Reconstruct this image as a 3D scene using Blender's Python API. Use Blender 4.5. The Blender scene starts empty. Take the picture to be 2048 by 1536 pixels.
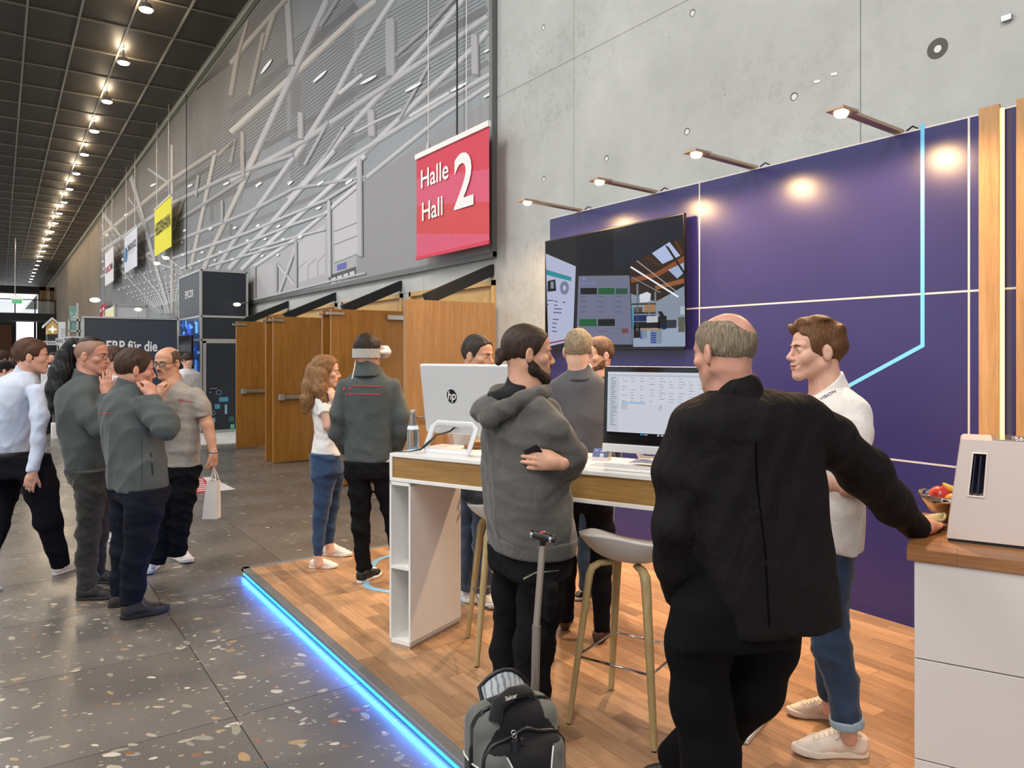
import bpy, math, random
import numpy as np
from mathutils import Vector, Matrix
from mathutils.bvhtree import BVHTree

SC = bpy.context.scene
COL = SC.collection
# ---------------------------------------------------------------- camera
F = 1490.0            # focal length in pixels of the 2048 x 1536 frame
HZ = 705.0            # pixel row of the horizon
HC = 1.73             # lens height above the hall floor
PZ0 = 0.07            # height of the booth platform
ANG = math.atan2(1024.0, F)
FWD = np.array([math.sin(ANG), math.cos(ANG), 0.0])
RGT = np.array([math.cos(ANG), -math.sin(ANG), 0.0])
UP = np.array([0.0, 0.0, 1.0])
CAMP = np.array([0.0, 0.0, HC])
cam_d = bpy.data.cameras.new('camera')
cam = bpy.data.objects.new('camera', cam_d); COL.objects.link(cam)
cam.location = (0, 0, HC)
cam.rotation_euler = (math.pi / 2, 0, -ANG)
cam_d.sensor_width = 36.0
cam_d.lens = F / 2048.0 * 36.0
cam_d.shift_y = -(768.0 - HZ) / 2048.0
cam_d.clip_end = 400
SC.camera = cam
# ---------------------------------------------------------------- world (daylight from the open glazed side of the foyer)
W = bpy.data.worlds.new('daylight'); SC.world = W; W.use_nodes = True
bgn = W.node_tree.nodes['Background']
bgn.inputs[0].default_value = (0.93, 0.97, 1.0, 1); bgn.inputs[1].default_value = 1.35
SC.view_settings.view_transform = 'Standard'
SC.view_settings.look = 'None'
SC.view_settings.gamma = 1.0
SC.view_settings.use_curve_mapping = False
SC.view_settings.exposure = -0.3
SC.cycles.max_bounces = 7
SC.cycles.diffuse_bounces = 4
SC.cycles.glossy_bounces = 4
SC.cycles.transmission_bounces = 6
SC.cycles.sample_clamp_indirect = 4.0
SC.cycles.caustics_reflective = False
SC.cycles.caustics_refractive = False

def ray(x, y):
    return FWD + RGT * ((x - 1024.0) / F) + UP * ((HZ - y) / F)
def PD(x, y, d):                 # point seen at pixel (x, y), d metres deep
    return CAMP + ray(x, y) * d
def PZ(x, y, z):                 # ... on a level plane
    r = ray(x, y); return CAMP + r * ((z - HC) / r[2])
def PX(x, y, X):                 # ... on a plane parallel to the long wall
    r = ray(x, y); return CAMP + r * (X / r[0])
def PY(x, y, Y):                 # ... on a plane across the foyer
    r = ray(x, y); return CAMP + r * (Y / r[1])
def PPL(x, y, p0, n):            # ... on any plane
    r = ray(x, y); n = np.asarray(n, float)
    return CAMP + r * (np.dot(np.asarray(p0) - CAMP, n) / np.dot(r, n))
def CW(r, d, z):                 # metres right of / ahead of the lens, height
    p = RGT * r + FWD * d; return np.array([p[0], p[1], z])

def area_light(name, loc, target, size, power, col=(1, 1, 1), size_y=None, shape=None):
    l = bpy.data.lights.new(name, 'AREA'); l.energy = power; l.color = col; l.size = size
    if size_y: l.shape = 'RECTANGLE'; l.size_y = size_y
    if shape: l.shape = shape
    o = bpy.data.objects.new(name, l); COL.objects.link(o); o.location = loc
    o.rotation_euler = (Vector(target) - Vector(loc)).to_track_quat('-Z', 'Y').to_euler()
    return o

# unseen area lights added overhead to brighten the floor, outside the view
for _y in (-2.0, 6.0, 15.0, 27.0, 42.0):
    area_light('overhead_fill', (-2.6, _y, 9.2), (-1.6, _y + 0.5, 0.0), 2.0, 900 if _y < 20 else 1100, (1.0, 0.95, 0.9), size_y=6.0)
# ================================================================ materials
def lin(c):
    if isinstance(c, str):
        c = c.lstrip('#'); c = [int(c[i:i + 2], 16) for i in (0, 2, 4)]
    c = [v / 255.0 for v in c]
    return tuple(v / 12.92 if v <= 0.04045 else ((v + 0.055) / 1.055) ** 2.4 for v in c) + (1.0,)
MATS = {}
class NT:
    def __init__(s, name):
        s.m = bpy.data.materials.new(name); s.m.use_nodes = True
        s.t = s.m.node_tree; s.b = s.t.nodes['Principled BSDF']
    def n(s, typ, **kw):
        nd = s.t.nodes.new(typ)
        for k, v in kw.items():
            if k.startswith('i_'):
                key = k[2:]; key = int(key) if key.isdigit() else key.replace('_', ' ')
                nd.inputs[key].default_value = v
            else: setattr(nd, k, v)
        return nd
    def l(s, a, ao, b, bi): s.t.links.new(a.outputs[ao], b.inputs[bi])
    def ramp(s, stops):
        r = s.n('ShaderNodeValToRGB'); e = r.color_ramp.elements
        while len(e) < len(stops): e.new(0.5)
        for el, (p, c) in zip(e, stops): el.position = p; el.color = c
        return r
    def coord(s, out='Object', scale=(1, 1, 1), rot=(0, 0, 0), loc=(0, 0, 0)):
        c = s.n('ShaderNodeTexCoord'); m = s.n('ShaderNodeMapping')
        m.inputs['Scale'].default_value = scale; m.inputs['Rotation'].default_value = rot; m.inputs['Location'].default_value = loc
        s.l(c, out, m, 0); return m
    def bump(s, src, out, strength, dist=0.01):
        b = s.n('ShaderNodeBump'); b.inputs['Strength'].default_value = strength; b.inputs['Distance'].default_value = dist
        s.l(src, out, b, 'Height'); s.l(b, 0, s.b, 'Normal'); return b

def mat(name, col, rough=0.5, metal=0.0, spec=0.5, var=0.0, vscale=8.0, bump=0.0, bscale=60.0, coat=0.0, emit=None, estr=0.0, sheen=0.0, alpha=None, trans=0.0, ior=None, sub=0.0):
    """plain material with a little procedural colour variation and relief"""
    if name in MATS: return MATS[name]
    t = NT(name); b = t.b; c = lin(col)
    b.inputs['Base Color'].default_value = c
    b.inputs['Roughness'].default_value = rough; b.inputs['Metallic'].default_value = metal
    b.inputs['Specular IOR Level'].default_value = spec
    b.inputs['Coat Weight'].default_value = coat
    if sheen: b.inputs['Sheen Weight'].default_value = sheen
    if trans: b.inputs['Transmission Weight'].default_value = trans
    if ior: b.inputs['IOR'].default_value = ior
    if alpha is not None: b.inputs['Alpha'].default_value = alpha
    if sub:
        b.inputs['Subsurface Weight'].default_value = sub; b.inputs['Subsurface Radius'].default_value = (0.012, 0.005, 0.003)
        b.inputs['Subsurface Scale'].default_value = 1.0
    if emit: b.inputs['Emission Color'].default_value = lin(emit); b.inputs['Emission Strength'].default_value = estr
    if var or bump:
        m = t.coord('Object')
        if var:
            nz = t.n('ShaderNodeTexNoise'); nz.inputs['Scale'].default_value = vscale; nz.inputs['Detail'].default_value = 4
            t.l(m, 0, nz, 'Vector')
            lo = tuple(max(0, v * (1 - var)) for v in c[:3]) + (1,); hi = tuple(min(1, v * (1 + var)) for v in c[:3]) + (1,)
            r = t.ramp([(0.3, lo), (0.7, hi)]); t.l(nz, 0, r, 0); t.l(r, 0, b, 'Base Color')
        if bump:
            n2 = t.n('ShaderNodeTexNoise'); n2.inputs['Scale'].default_value = bscale; n2.inputs['Detail'].default_value = 3
            t.l(m, 0, n2, 'Vector'); t.bump(n2, 0, bump, 0.004)
    MATS[name] = t.m; return t.m

def fabric(name, col, var=0.12, weave=420.0, bump=0.25, rough=0.9, fold=0.5, heather=0.0, spec=0.25, sheen=0.2):
    """woven cloth: fine weave relief, soft crease relief, slight colour variation"""
    if name in MATS: return MATS[name]
    t = NT(name); b = t.b; c = lin(col)
    b.inputs['Roughness'].default_value = rough; b.inputs['Specular IOR Level'].default_value = spec
    b.inputs['Sheen Weight'].default_value = sheen; b.inputs['Sheen Roughness'].default_value = 0.4
    m = t.coord('Object')
    nz = t.n('ShaderNodeTexNoise'); nz.inputs['Scale'].default_value = 7.0; nz.inputs['Detail'].default_value = 5; t.l(m, 0, nz, 'Vector')
    lo = tuple(max(0, v * (1 - var)) for v in c[:3]) + (1,); hi = tuple(min(1, v * (1 + var)) for v in c[:3]) + (1,)
    r = t.ramp([(0.3, lo), (0.7, hi)]); t.l(nz, 0, r, 0)
    src = r
    if heather:
        hz = t.n('ShaderNodeTexNoise'); hz.inputs['Scale'].default_value = 320.0; hz.inputs['Detail'].default_value = 2; t.l(m, 0, hz, 'Vector')
        hr = t.ramp([(0.35, (1 - heather,) * 3 + (1,)), (0.65, (1 + heather,) * 3 + (1,))]); t.l(hz, 0, hr, 0)
        mx = t.n('ShaderNodeMix', data_type='RGBA', blend_type='MULTIPLY'); mx.inputs['Factor'].default_value = 1.0
        t.l(r, 0, mx, 6); t.l(hr, 0, mx, 7); t.t.links.new(mx.outputs[2], b.inputs['Base Color'])
    else:
        t.l(r, 0, b, 'Base Color')
    w = t.n('ShaderNodeTexNoise'); w.inputs['Scale'].default_value = weave; w.inputs['Detail'].default_value = 1; t.l(m, 0, w, 'Vector')
    fm = t.coord('Object', scale=(1, 1, 0.55), rot=(0.4, 0.3, 0))
    f1 = t.n('ShaderNodeTexNoise'); f1.inputs['Scale'].default_value = 9.0; f1.inputs['Detail'].default_value = 3; f1.inputs['Distortion'].default_value = 1.2; t.l(fm, 0, f1, 'Vector')
    b1 = t.n('ShaderNodeBump'); b1.inputs['Strength'].default_value = fold; b1.inputs['Distance'].default_value = 0.03; t.l(f1, 0, b1, 'Height')
    b2 = t.n('ShaderNodeBump'); b2.inputs['Strength'].default_value = bump; b2.inputs['Distance'].default_value = 0.0015
    t.l(w, 0, b2, 'Height'); t.l(b1, 0, b2, 'Normal'); t.l(b2, 0, b, 'Normal')
    MATS[name] = t.m; return t.m

def wood(name, col, dark, axis='Y', scale=1.0, rough=0.45, rnd=0.0, contrast=1.0, coat=0.0):
    """grain running along one object axis"""
    if name in MATS: return MATS[name]
    t = NT(name); b = t.b
    b.inputs['Roughness'].default_value = rough; b.inputs['Coat Weight'].default_value = coat
    sc = {'X': (0.6, 9, 9), 'Y': (9, 0.6, 9), 'Z': (9, 9, 0.6)}[axis]
    m = t.coord('Object', scale=tuple(v * scale for v in sc))
    oi = t.n('ShaderNodeObjectInfo')
    ad = t.n('ShaderNodeVectorMath', operation='ADD'); t.l(m, 0, ad, 0)
    mu = t.n('ShaderNodeVectorMath', operation='SCALE'); cb = t.n('ShaderNodeCombineXYZ')
    for i in range(3): t.l(oi, 'Random', cb, i)
    t.l(cb, 0, mu, 0); mu.inputs['Scale'].default_value = 37.0; t.l(mu, 0, ad, 1)
    nz = t.n('ShaderNodeTexNoise'); nz.inputs['Scale'].default_value = 2.2; nz.inputs['Detail'].default_value = 6; nz.inputs['Distortion'].default_value = 0.9
    t.l(ad, 0, nz, 'Vector')
    r = t.ramp([(0.5 - 0.22 / contrast, lin(dark)), (0.5 + 0.2 / contrast, lin(col))]); t.l(nz, 0, r, 0)
    n2 = t.n('ShaderNodeTexNoise'); n2.inputs['Scale'].default_value = 14.0; n2.inputs['Detail'].default_value = 3; t.l(ad, 0, n2, 'Vector')
    r2 = t.ramp([(0.35, (0.82, 0.82, 0.82, 1)), (0.6, (1.05, 1.05, 1.05, 1))]); t.l(n2, 0, r2, 0)
    mx = t.n('ShaderNodeMix', data_type='RGBA', blend_type='MULTIPLY'); mx.inputs['Factor'].default_value = 0.8
    t.l(r, 0, mx, 6); t.l(r2, 0, mx, 7)
    if rnd:
        mr = t.n('ShaderNodeMapRange'); mr.inputs['To Min'].default_value = 1 - rnd; mr.inputs['To Max'].default_value = 1 + rnd
        t.l(oi, 'Random', mr, 0)
        m2 = t.n('ShaderNodeVectorMath', operation='SCALE'); t.t.links.new(mx.outputs[2], m2.inputs[0]); t.l(mr, 0, m2, 'Scale'); t.l(m2, 0, b, 'Base Color')
    else:
        t.t.links.new(mx.outputs[2], b.inputs['Base Color'])
    t.bump(n2, 0, 0.08, 0.002)
    MATS[name] = t.m; return t.m

def emat(name, col, strength):
    if name in MATS: return MATS[name]
    t = NT(name); t.b.inputs['Base Color'].default_value = (0, 0, 0, 1)
    t.b.inputs['Emission Color'].default_value = lin(col); t.b.inputs['Emission Strength'].default_value = strength
    MATS[name] = t.m; return t.m

# ================================================================ objects
def tag(o, label=None, cat=None, group=None, kind=None):
    if label: o['label'] = label
    if cat: o['category'] = cat
    if group: o['group'] = group
    if kind: o['kind'] = kind
    return o
def empty(name, loc=(0, 0, 0), rz=0.0, label=None, cat=None, group=None, kind=None, parent=None):
    o = bpy.data.objects.new(name, None); COL.objects.link(o); o.location = tuple(loc); o.rotation_euler = (0, 0, rz)
    o.empty_display_size = 0.05
    if parent: o.parent = parent
    return tag(o, label, cat, group, kind)
def rot2(x, y, a):
    c, s = math.cos(a), math.sin(a); return x * c - y * s, x * s + y * c

class MB:
    """collects shapes; build() links them as ONE mesh object. World coordinates are turned local to the parent's origin."""
    def __init__(s): s.v = []; s.f = []; s.mi = []; s.m = 0; s.sm = []
    def add(s, vs, fs, smooth=False):
        o = len(s.v); s.v.extend([tuple(map(float, p)) for p in vs])
        for f in fs: s.f.append(tuple(i + o for i in f)); s.mi.append(s.m); s.sm.append(smooth)
        return s
    def box(s, c, size, rz=0.0, M=None):
        hx, hy, hz = size[0] / 2, size[1] / 2, size[2] / 2; vs = []
        for z in (-hz, hz):
            for x, y in ((-hx, -hy), (hx, -hy), (hx, hy), (-hx, hy)):
                if M is not None: p = M @ Vector((x, y, z)); vs.append((p.x + c[0], p.y + c[1], p.z + c[2]))
                else:
                    a, b = rot2(x, y, rz); vs.append((c[0] + a, c[1] + b, c[2] + z))
        return s.add(vs, [(3, 2, 1, 0), (4, 5, 6, 7), (0, 1, 5, 4), (1, 2, 6, 5), (2, 3, 7, 6), (3, 0, 4, 7)])
    def bb(s, x0, x1, y0, y1, z0, z1): return s.box(((x0 + x1) / 2, (y0 + y1) / 2, (z0 + z1) / 2), (abs(x1 - x0), abs(y1 - y0), abs(z1 - z0)))
    def quad(s, a, b, c, d): return s.add([a, b, c, d], [(0, 1, 2, 3)])
    def poly(s, pts): return s.add(pts, [tuple(range(len(pts)))])
    def prism(s, pts, vec):
        n = len(pts); vec = np.asarray(vec, float); v2 = [np.asarray(p, float) + vec for p in pts]
        fs = [tuple(range(n))[::-1], tuple(range(n, 2 * n))] + [(i, (i + 1) % n, n + (i + 1) % n, n + i) for i in range(n)]
        return s.add(list(pts) + v2, fs)
    def cyl(s, p0, p1, r0, r1=None, n=16, cap=True):
        r1 = r0 if r1 is None else r1; p0 = Vector(p0); p1 = Vector(p1); ax = (p1 - p0).normalized()
        u = ax.orthogonal().normalized(); w = ax.cross(u); vs = []
        for p, r in ((p0, r0), (p1, r1)):
            for i in range(n):
                a = 2 * math.pi * i / n; vs.append(p + (u * math.cos(a) + w * math.sin(a)) * r)
        s.add(vs, [(i, (i + 1) % n, n + (i + 1) % n, n + i) for i in range(n)], True)
        if cap: s.add(vs, [tuple(range(n))[::-1], tuple(range(n, 2 * n))])
        return s
    def lathe(s, c, prof, n=24, ax=None):
        M = Matrix.Identity(3) if ax is None else Vector((0, 0, 1)).rotation_difference(Vector(ax)).to_matrix()
        vs = []
        for r, z in prof:
            for i in range(n):
                a = 2 * math.pi * i / n; p = M @ Vector((r * math.cos(a), r * math.sin(a), z)); vs.append((c[0] + p.x, c[1] + p.y, c[2] + p.z))
        k = len(prof)
        fs = [(j * n + i, j * n + (i + 1) % n, (j + 1) * n + (i + 1) % n, (j + 1) * n + i) for j in range(k - 1) for i in range(n)]
        s.add(vs, fs, True)
        s.add(vs[:n], [tuple(range(n))[::-1]]); s.add(vs[-n:], [tuple(range(n))])
        return s
    def tube(s, pts, r, n=10, closed=False, flat=None):
        pts = [Vector(p) for p in pts]; k = len(pts); vs = []; prev = None
        for i, p in enumerate(pts):
            if closed: t = (pts[(i + 1) % k] - pts[i - 1]).normalized()
            else: t = (pts[min(i + 1, k - 1)] - pts[max(i - 1, 0)]).normalized()
            if prev is None: u = t.orthogonal().normalized() if flat is None else (Vector(flat) - t * Vector(flat).dot(t)).normalized()
            else: u = (prev - t * prev.dot(t)).normalized()
            prev = u; w = t.cross(u); rr = r[i] if isinstance(r, list) else r
            ra, rb = rr if isinstance(rr, (list, tuple)) else (rr, rr)
            for j in range(n):
                a = 2 * math.pi * j / n; vs.append(p + u * math.cos(a) * ra + w * math.sin(a) * rb)
        m = k if closed else k - 1
        s.add(vs, [(i * n + j, i * n + (j + 1) % n, ((i + 1) % k) * n + (j + 1) % n, ((i + 1) % k) * n + j) for i in range(m) for j in range(n)], True)
        if not closed: s.add(vs[:n], [tuple(range(n))[::-1]]); s.add(vs[-n:], [tuple(range(n))])
        return s
    def ball(s, c, r, n=16, m=10):
        r = r if isinstance(r, (list, tuple)) else (r, r, r); vs = []
        for j in range(1, m):
            th = math.pi * j / m
            for i in range(n):
                a = 2 * math.pi * i / n; vs.append((c[0] + r[0] * math.sin(th) * math.cos(a), c[1] + r[1] * math.sin(th) * math.sin(a), c[2] + r[2] * math.cos(th)))
        vs += [(c[0], c[1], c[2] + r[2]), (c[0], c[1], c[2] - r[2])]; T = len(vs) - 2; B = T + 1
        fs = [(j * n + i, (j + 1) * n + i, (j + 1) * n + (i + 1) % n, j * n + (i + 1) % n) for j in range(m - 2) for i in range(n)]
        fs += [(T, i, (i + 1) % n) for i in range(n)] + [(B, (m - 2) * n + (i + 1) % n, (m - 2) * n + i) for i in range(n)]
        return s.add(vs, fs, True)
    def build(s, name, mats, parent=None, origin=None, bevel=0.0, bseg=2, world=True, smooth=None):
        me = bpy.data.meshes.new(name)
        vs = np.array(s.v, float).reshape(-1, 3)
        M = None
        if parent is not None and world:
            bpy.context.view_layer.update() if False else None
            M = chain_matrix(parent).inverted()
        if origin is not None: vs = vs - np.asarray(origin, float)
        elif M is not None:
            A = np.array(M); vs = vs @ A[:3, :3].T + A[:3, 3]
        me.from_pydata(vs.tolist(), [], s.f)
        mats = mats if isinstance(mats, (list, tuple)) else [mats]
        for m_ in mats: me.materials.append(m_)
        me.polygons.foreach_set('material_index', s.mi)
        me.polygons.foreach_set('use_smooth', s.sm if smooth is None else [smooth] * len(s.f))
        me.update()
        o = bpy.data.objects.new(name, me); COL.objects.link(o)
        if origin is not None: o.location = tuple(origin)
        if parent is not None: o.parent = parent
        if bevel:
            b = o.modifiers.new('bevel', 'BEVEL'); b.width = bevel; b.segments = bseg; b.limit_method = 'ANGLE'; b.angle_limit = 0.6
            b.harden_normals = False
        return o
def chain_matrix(o):
    M = Matrix.Identity(4)
    while o is not None:
        M = o.matrix_basis @ M; o = o.parent
    return M
def copy_tree(o, parent=None):
    c = o.copy(); COL.objects.link(c); c.parent = parent
    for ch in list(o.children): copy_tree(ch, c)
    return c

TXT_CACHE = {}
def text_geo(txt, bold=0.0, italic=0.0, spacing=1.0):
    """outline of a word as flat triangles, lower-left at 0, cap height about 0.7"""
    key = (txt, bold, italic, spacing)
    if key in TXT_CACHE: return TXT_CACHE[key]
    cu = bpy.data.curves.new('word', 'FONT'); cu.body = txt; cu.offset = bold; cu.shear = italic; cu.space_character = spacing
    cu.resolution_u = 4
    ob = bpy.data.objects.new('word', cu); COL.objects.link(ob)
    dg = bpy.context.evaluated_depsgraph_get(); dg.update()
    me = bpy.data.meshes.new_from_object(ob.evaluated_get(dg))
    v = np.array([x.co[:] for x in me.vertices], float).reshape(-1, 3); f = [tuple(p.vertices) for p in me.polygons]
    bpy.data.objects.remove(ob); bpy.data.curves.remove(cu); bpy.data.meshes.remove(me)
    if len(v):
        v[:, 0] -= v[:, 0].min(); v[:, 1] -= v[:, 1].min()
    TXT_CACHE[key] = (v, f); return v, f
def put_text(mb, txt, org, right, up, width=None, height=None, bold=0.0, off=0.0, italic=0.0, spacing=1.0):
    """letters on a plane: org = lower-left corner, right/up = unit axes, width/height in metres"""
    v, f = text_geo(txt, bold, italic, spacing)
    w = v[:, 0].max(); h = v[:, 1].max()
    sx = (width / w) if width else (height / h); sy = (height / h) if height else (width / w)
    org = np.asarray(org, float); right = np.asarray(right, float); up = np.asarray(up, float)
    n = np.cross(right, up)
    P = org + np.outer(v[:, 0] * sx, right) + np.outer(v[:, 1] * sy, up) + n * off
    mb.add(P, f)
# ================================================================ implicit surfaces for people, cloth and soft things
def smin(a, b, k):
    if k <= 1e-6: return np.minimum(a, b)
    h = np.clip(0.5 + 0.5 * (b - a) / k, 0, 1)
    return b * (1 - h) + a * h - k * h * (1 - h)
def smax(a, b, k): return -smin(-a, -b, k)
class Sdf:
    """grid field; shapes are blended in with smooth unions, then meshed by surface nets"""
    def __init__(s, lo, hi, h):
        s.lo = np.asarray(lo, float) - 2 * h; s.h = h
        s.n = np.ceil((np.asarray(hi, float) + 2 * h - s.lo) / h).astype(int) + 1
        s.ax = [(s.lo[i] + np.arange(s.n[i]) * h).astype(np.float32) for i in range(3)]
        s.d = np.full(tuple(s.n), 0.5, np.float32)
    def _sl(s, lo, hi):
        out = []
        for i in range(3):
            a = max(0, int(math.floor((lo[i] - s.lo[i]) / s.h))); b = min(int(s.n[i]), int(math.ceil((hi[i] - s.lo[i]) / s.h)) + 1)
            if b <= a: return None
            out.append(slice(a, b))
        return tuple(out)
    def apply(s, shape, k=0.0, op='add', pad=0.0):
        fn, lo, hi = shape
        m = max(k * 1.2, 3 * s.h) + pad
        sl = s._sl(np.asarray(lo) - m, np.asarray(hi) + m)
        if sl is None: return s
        X = s.ax[0][sl[0]][:, None, None]; Y = s.ax[1][sl[1]][None, :, None]; Z = s.ax[2][sl[2]][None, None, :]
        v = fn(X, Y, Z); cur = s.d[sl]
        v = np.broadcast_to(v, cur.shape)
        if op == 'add': s.d[sl] = smin(cur, v, k)
        elif op == 'sub': s.d[sl] = smax(cur, -v, k)
        return s
    def cut(s, p, n, k=0.0):                     # keep the side the normal points away from
        n = np.asarray(n, float); n = n / np.linalg.norm(n)
        v = (s.ax[0][:, None, None] - p[0]) * n[0] + (s.ax[1][None, :, None] - p[1]) * n[1] + (s.ax[2][None, None, :] - p[2]) * n[2]
        s.d = smax(s.d, v.astype(np.float32), k); return s
    def displace(s, fn):
        m = np.abs(s.d) < 0.05
        i, j, k = np.nonzero(m)
        s.d[i, j, k] += fn(s.ax[0][i], s.ax[1][j], s.ax[2][k]).astype(np.float32); return s
    def mesh(s):
        d = s.d; d[0] = d[-1] = 0.5; d[:, 0] = d[:, -1] = 0.5; d[:, :, 0] = d[:, :, -1] = 0.5
        sg = d < 0; nx, ny, nz = d.shape
        c = [sg[i:nx - 1 + i, j:ny - 1 + j, k:nz - 1 + k] for i in (0, 1) for j in (0, 1) for k in (0, 1)]
        tot = np.zeros(c[0].shape, np.int8)
        for q in c: tot += q
        I, J, K = np.nonzero((tot > 0) & (tot < 8))
        if len(I) == 0: return np.zeros((0, 3)), np.zeros((0, 4), int)
        idx = np.full(c[0].shape, -1, np.int64); idx[I, J, K] = np.arange(len(I))
        acc = np.zeros((len(I), 3)); cnt = np.zeros(len(I))
        cor = [(i, j, k) for i in (0, 1) for j in (0, 1) for k in (0, 1)]
        for a in cor:
            for ax in range(3):
                if a[ax]: continue
                b = list(a); b[ax] = 1
                da = d[I + a[0], J + a[1], K + a[2]]; db = d[I + b[0], J + b[1], K + b[2]]
                m = (da < 0) != (db < 0); t = np.where(m, da / np.where(m, da - db, 1), 0)
                p = np.array(a, float)[None, :] + np.zeros((len(I), 3)); p[:, ax] += t
                acc[m] += p[m]; cnt[m] += 1
        V = (np.stack([I, J, K], 1) + acc / cnt[:, None]) * s.h + s.lo
        quads = []
        for ax in range(3):
            o1, o2 = [(1, 2), (2, 0), (0, 1)][ax]
            sl0 = [slice(1, -1)] * 3; sl1 = [slice(1, -1)] * 3
            sl0[ax] = slice(0, -1); sl1[ax] = slice(1, None)
            A = sg[tuple(sl0)]; B = sg[tuple(sl1)]
            E = np.argwhere(A != B)
            if len(E) == 0: continue
            ins = A[E[:, 0], E[:, 1], E[:, 2]]
            off = np.ones(3, int); off[ax] = 0; base = E + off
            def cell(u, v):
                q = base.copy(); q[:, o1] += u; q[:, o2] += v
                return idx[q[:, 0], q[:, 1], q[:, 2]]
            Q = np.stack([cell(-1, -1), cell(0, -1), cell(0, 0), cell(-1, 0)], 1)
            Q[~ins] = Q[~ins][:, ::-1]
            quads.append(Q)
        Q = np.concatenate(quads); Q = Q[(Q >= 0).all(1)]
        return V, Q

def drop_bits(V, Q):
    """keep only the largest connected piece of a mesh"""
    lab = np.arange(len(V))
    for _ in range(200):
        m = lab[Q].min(1); new = lab.copy(); np.minimum.at(new, Q.ravel(), np.repeat(m, 4)); new = new[new]
        if (new == lab).all(): break
        lab = new
    best = np.bincount(lab).argmax(); keep = lab == best; idx = np.cumsum(keep) - 1
    return V[keep], idx[Q[keep[Q[:, 0]]]]
def nrm(v):
    v = np.asarray(v, float); return v / (np.linalg.norm(v) + 1e-12)
def cone(a, b, ra, rb):
    """tapered limb with rounded ends"""
    a = np.asarray(a, float); b = np.asarray(b, float); ba = b - a; L2 = float(ba @ ba) + 1e-9
    R = max(ra, rb)
    def fn(X, Y, Z):
        px, py, pz = X - a[0], Y - a[1], Z - a[2]
        t = np.clip((px * ba[0] + py * ba[1] + pz * ba[2]) / L2, 0, 1)
        return np.sqrt((px - t * ba[0]) ** 2 + (py - t * ba[1]) ** 2 + (pz - t * ba[2]) ** 2) - (ra + (rb - ra) * t)
    return fn, np.minimum(a, b) - R, np.maximum(a, b) + R
def limb(pts, k=0.02, cut0=None, cut1=None):
    """chain of tapered segments [(p, r), ...] blended into one; optional flat ends"""
    segs = [cone(pts[i][0], pts[i + 1][0], pts[i][1], pts[i + 1][1]) for i in range(len(pts) - 1)]
    lo = np.min([q[1] for q in segs], 0); hi = np.max([q[2] for q in segs], 0)
    e0 = np.asarray(pts[0][0], float); n0 = nrm(e0 - np.asarray(pts[1][0])); e1 = np.asarray(pts[-1][0], float); n1 = nrm(e1 - np.asarray(pts[-2][0]))
    def fn(X, Y, Z):
        d = segs[0][0](X, Y, Z)
        for q in segs[1:]: d = smin(d, q[0](X, Y, Z), k)
        for use, e, n in ((cut0, e0, n0), (cut1, e1, n1)):
            if use is not None:
                nn = n if use is True else nrm(use)
                d = smax(d, (X - e[0]) * nn[0] + (Y - e[1]) * nn[1] + (Z - e[2]) * nn[2], 0.004)
        return d
    return fn, lo, hi
def ell(c, r, R=None):
    """ellipsoid; R = 3x3 whose rows are its local axes"""
    c = np.asarray(c, float); r = np.asarray(r, float); A = np.eye(3) if R is None else np.asarray(R, float); m = r.max()
    def fn(X, Y, Z):
        px, py, pz = X - c[0], Y - c[1], Z - c[2]
        q = [(A[i][0] * px + A[i][1] * py + A[i][2] * pz) / r[i] for i in range(3)]
        k0 = np.sqrt(q[0] ** 2 + q[1] ** 2 + q[2] ** 2); k1 = np.sqrt((q[0] / r[0]) ** 2 + (q[1] / r[1]) ** 2 + (q[2] / r[2]) ** 2)
        return k0 * (k0 - 1) / (k1 + 1e-6)
    return fn, c - m, c + m
def rbox(c, r, rad, R=None):
    """rounded box, half sizes r"""
    c = np.asarray(c, float); r = np.asarray(r, float); A = np.eye(3) if R is None else np.asarray(R, float); m = float(np.linalg.norm(r))
    def fn(X, Y, Z):
        px, py, pz = X - c[0], Y - c[1], Z - c[2]
        q = [np.abs(A[i][0] * px + A[i][1] * py + A[i][2] * pz) - (r[i] - rad) for i in range(3)]
        out = np.sqrt(np.maximum(q[0], 0) ** 2 + np.maximum(q[1], 0) ** 2 + np.maximum(q[2], 0) ** 2)
        return out + np.minimum(np.maximum(np.maximum(q[0], q[1]), q[2]), 0) - rad
    return fn, c - m, c + m
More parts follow.
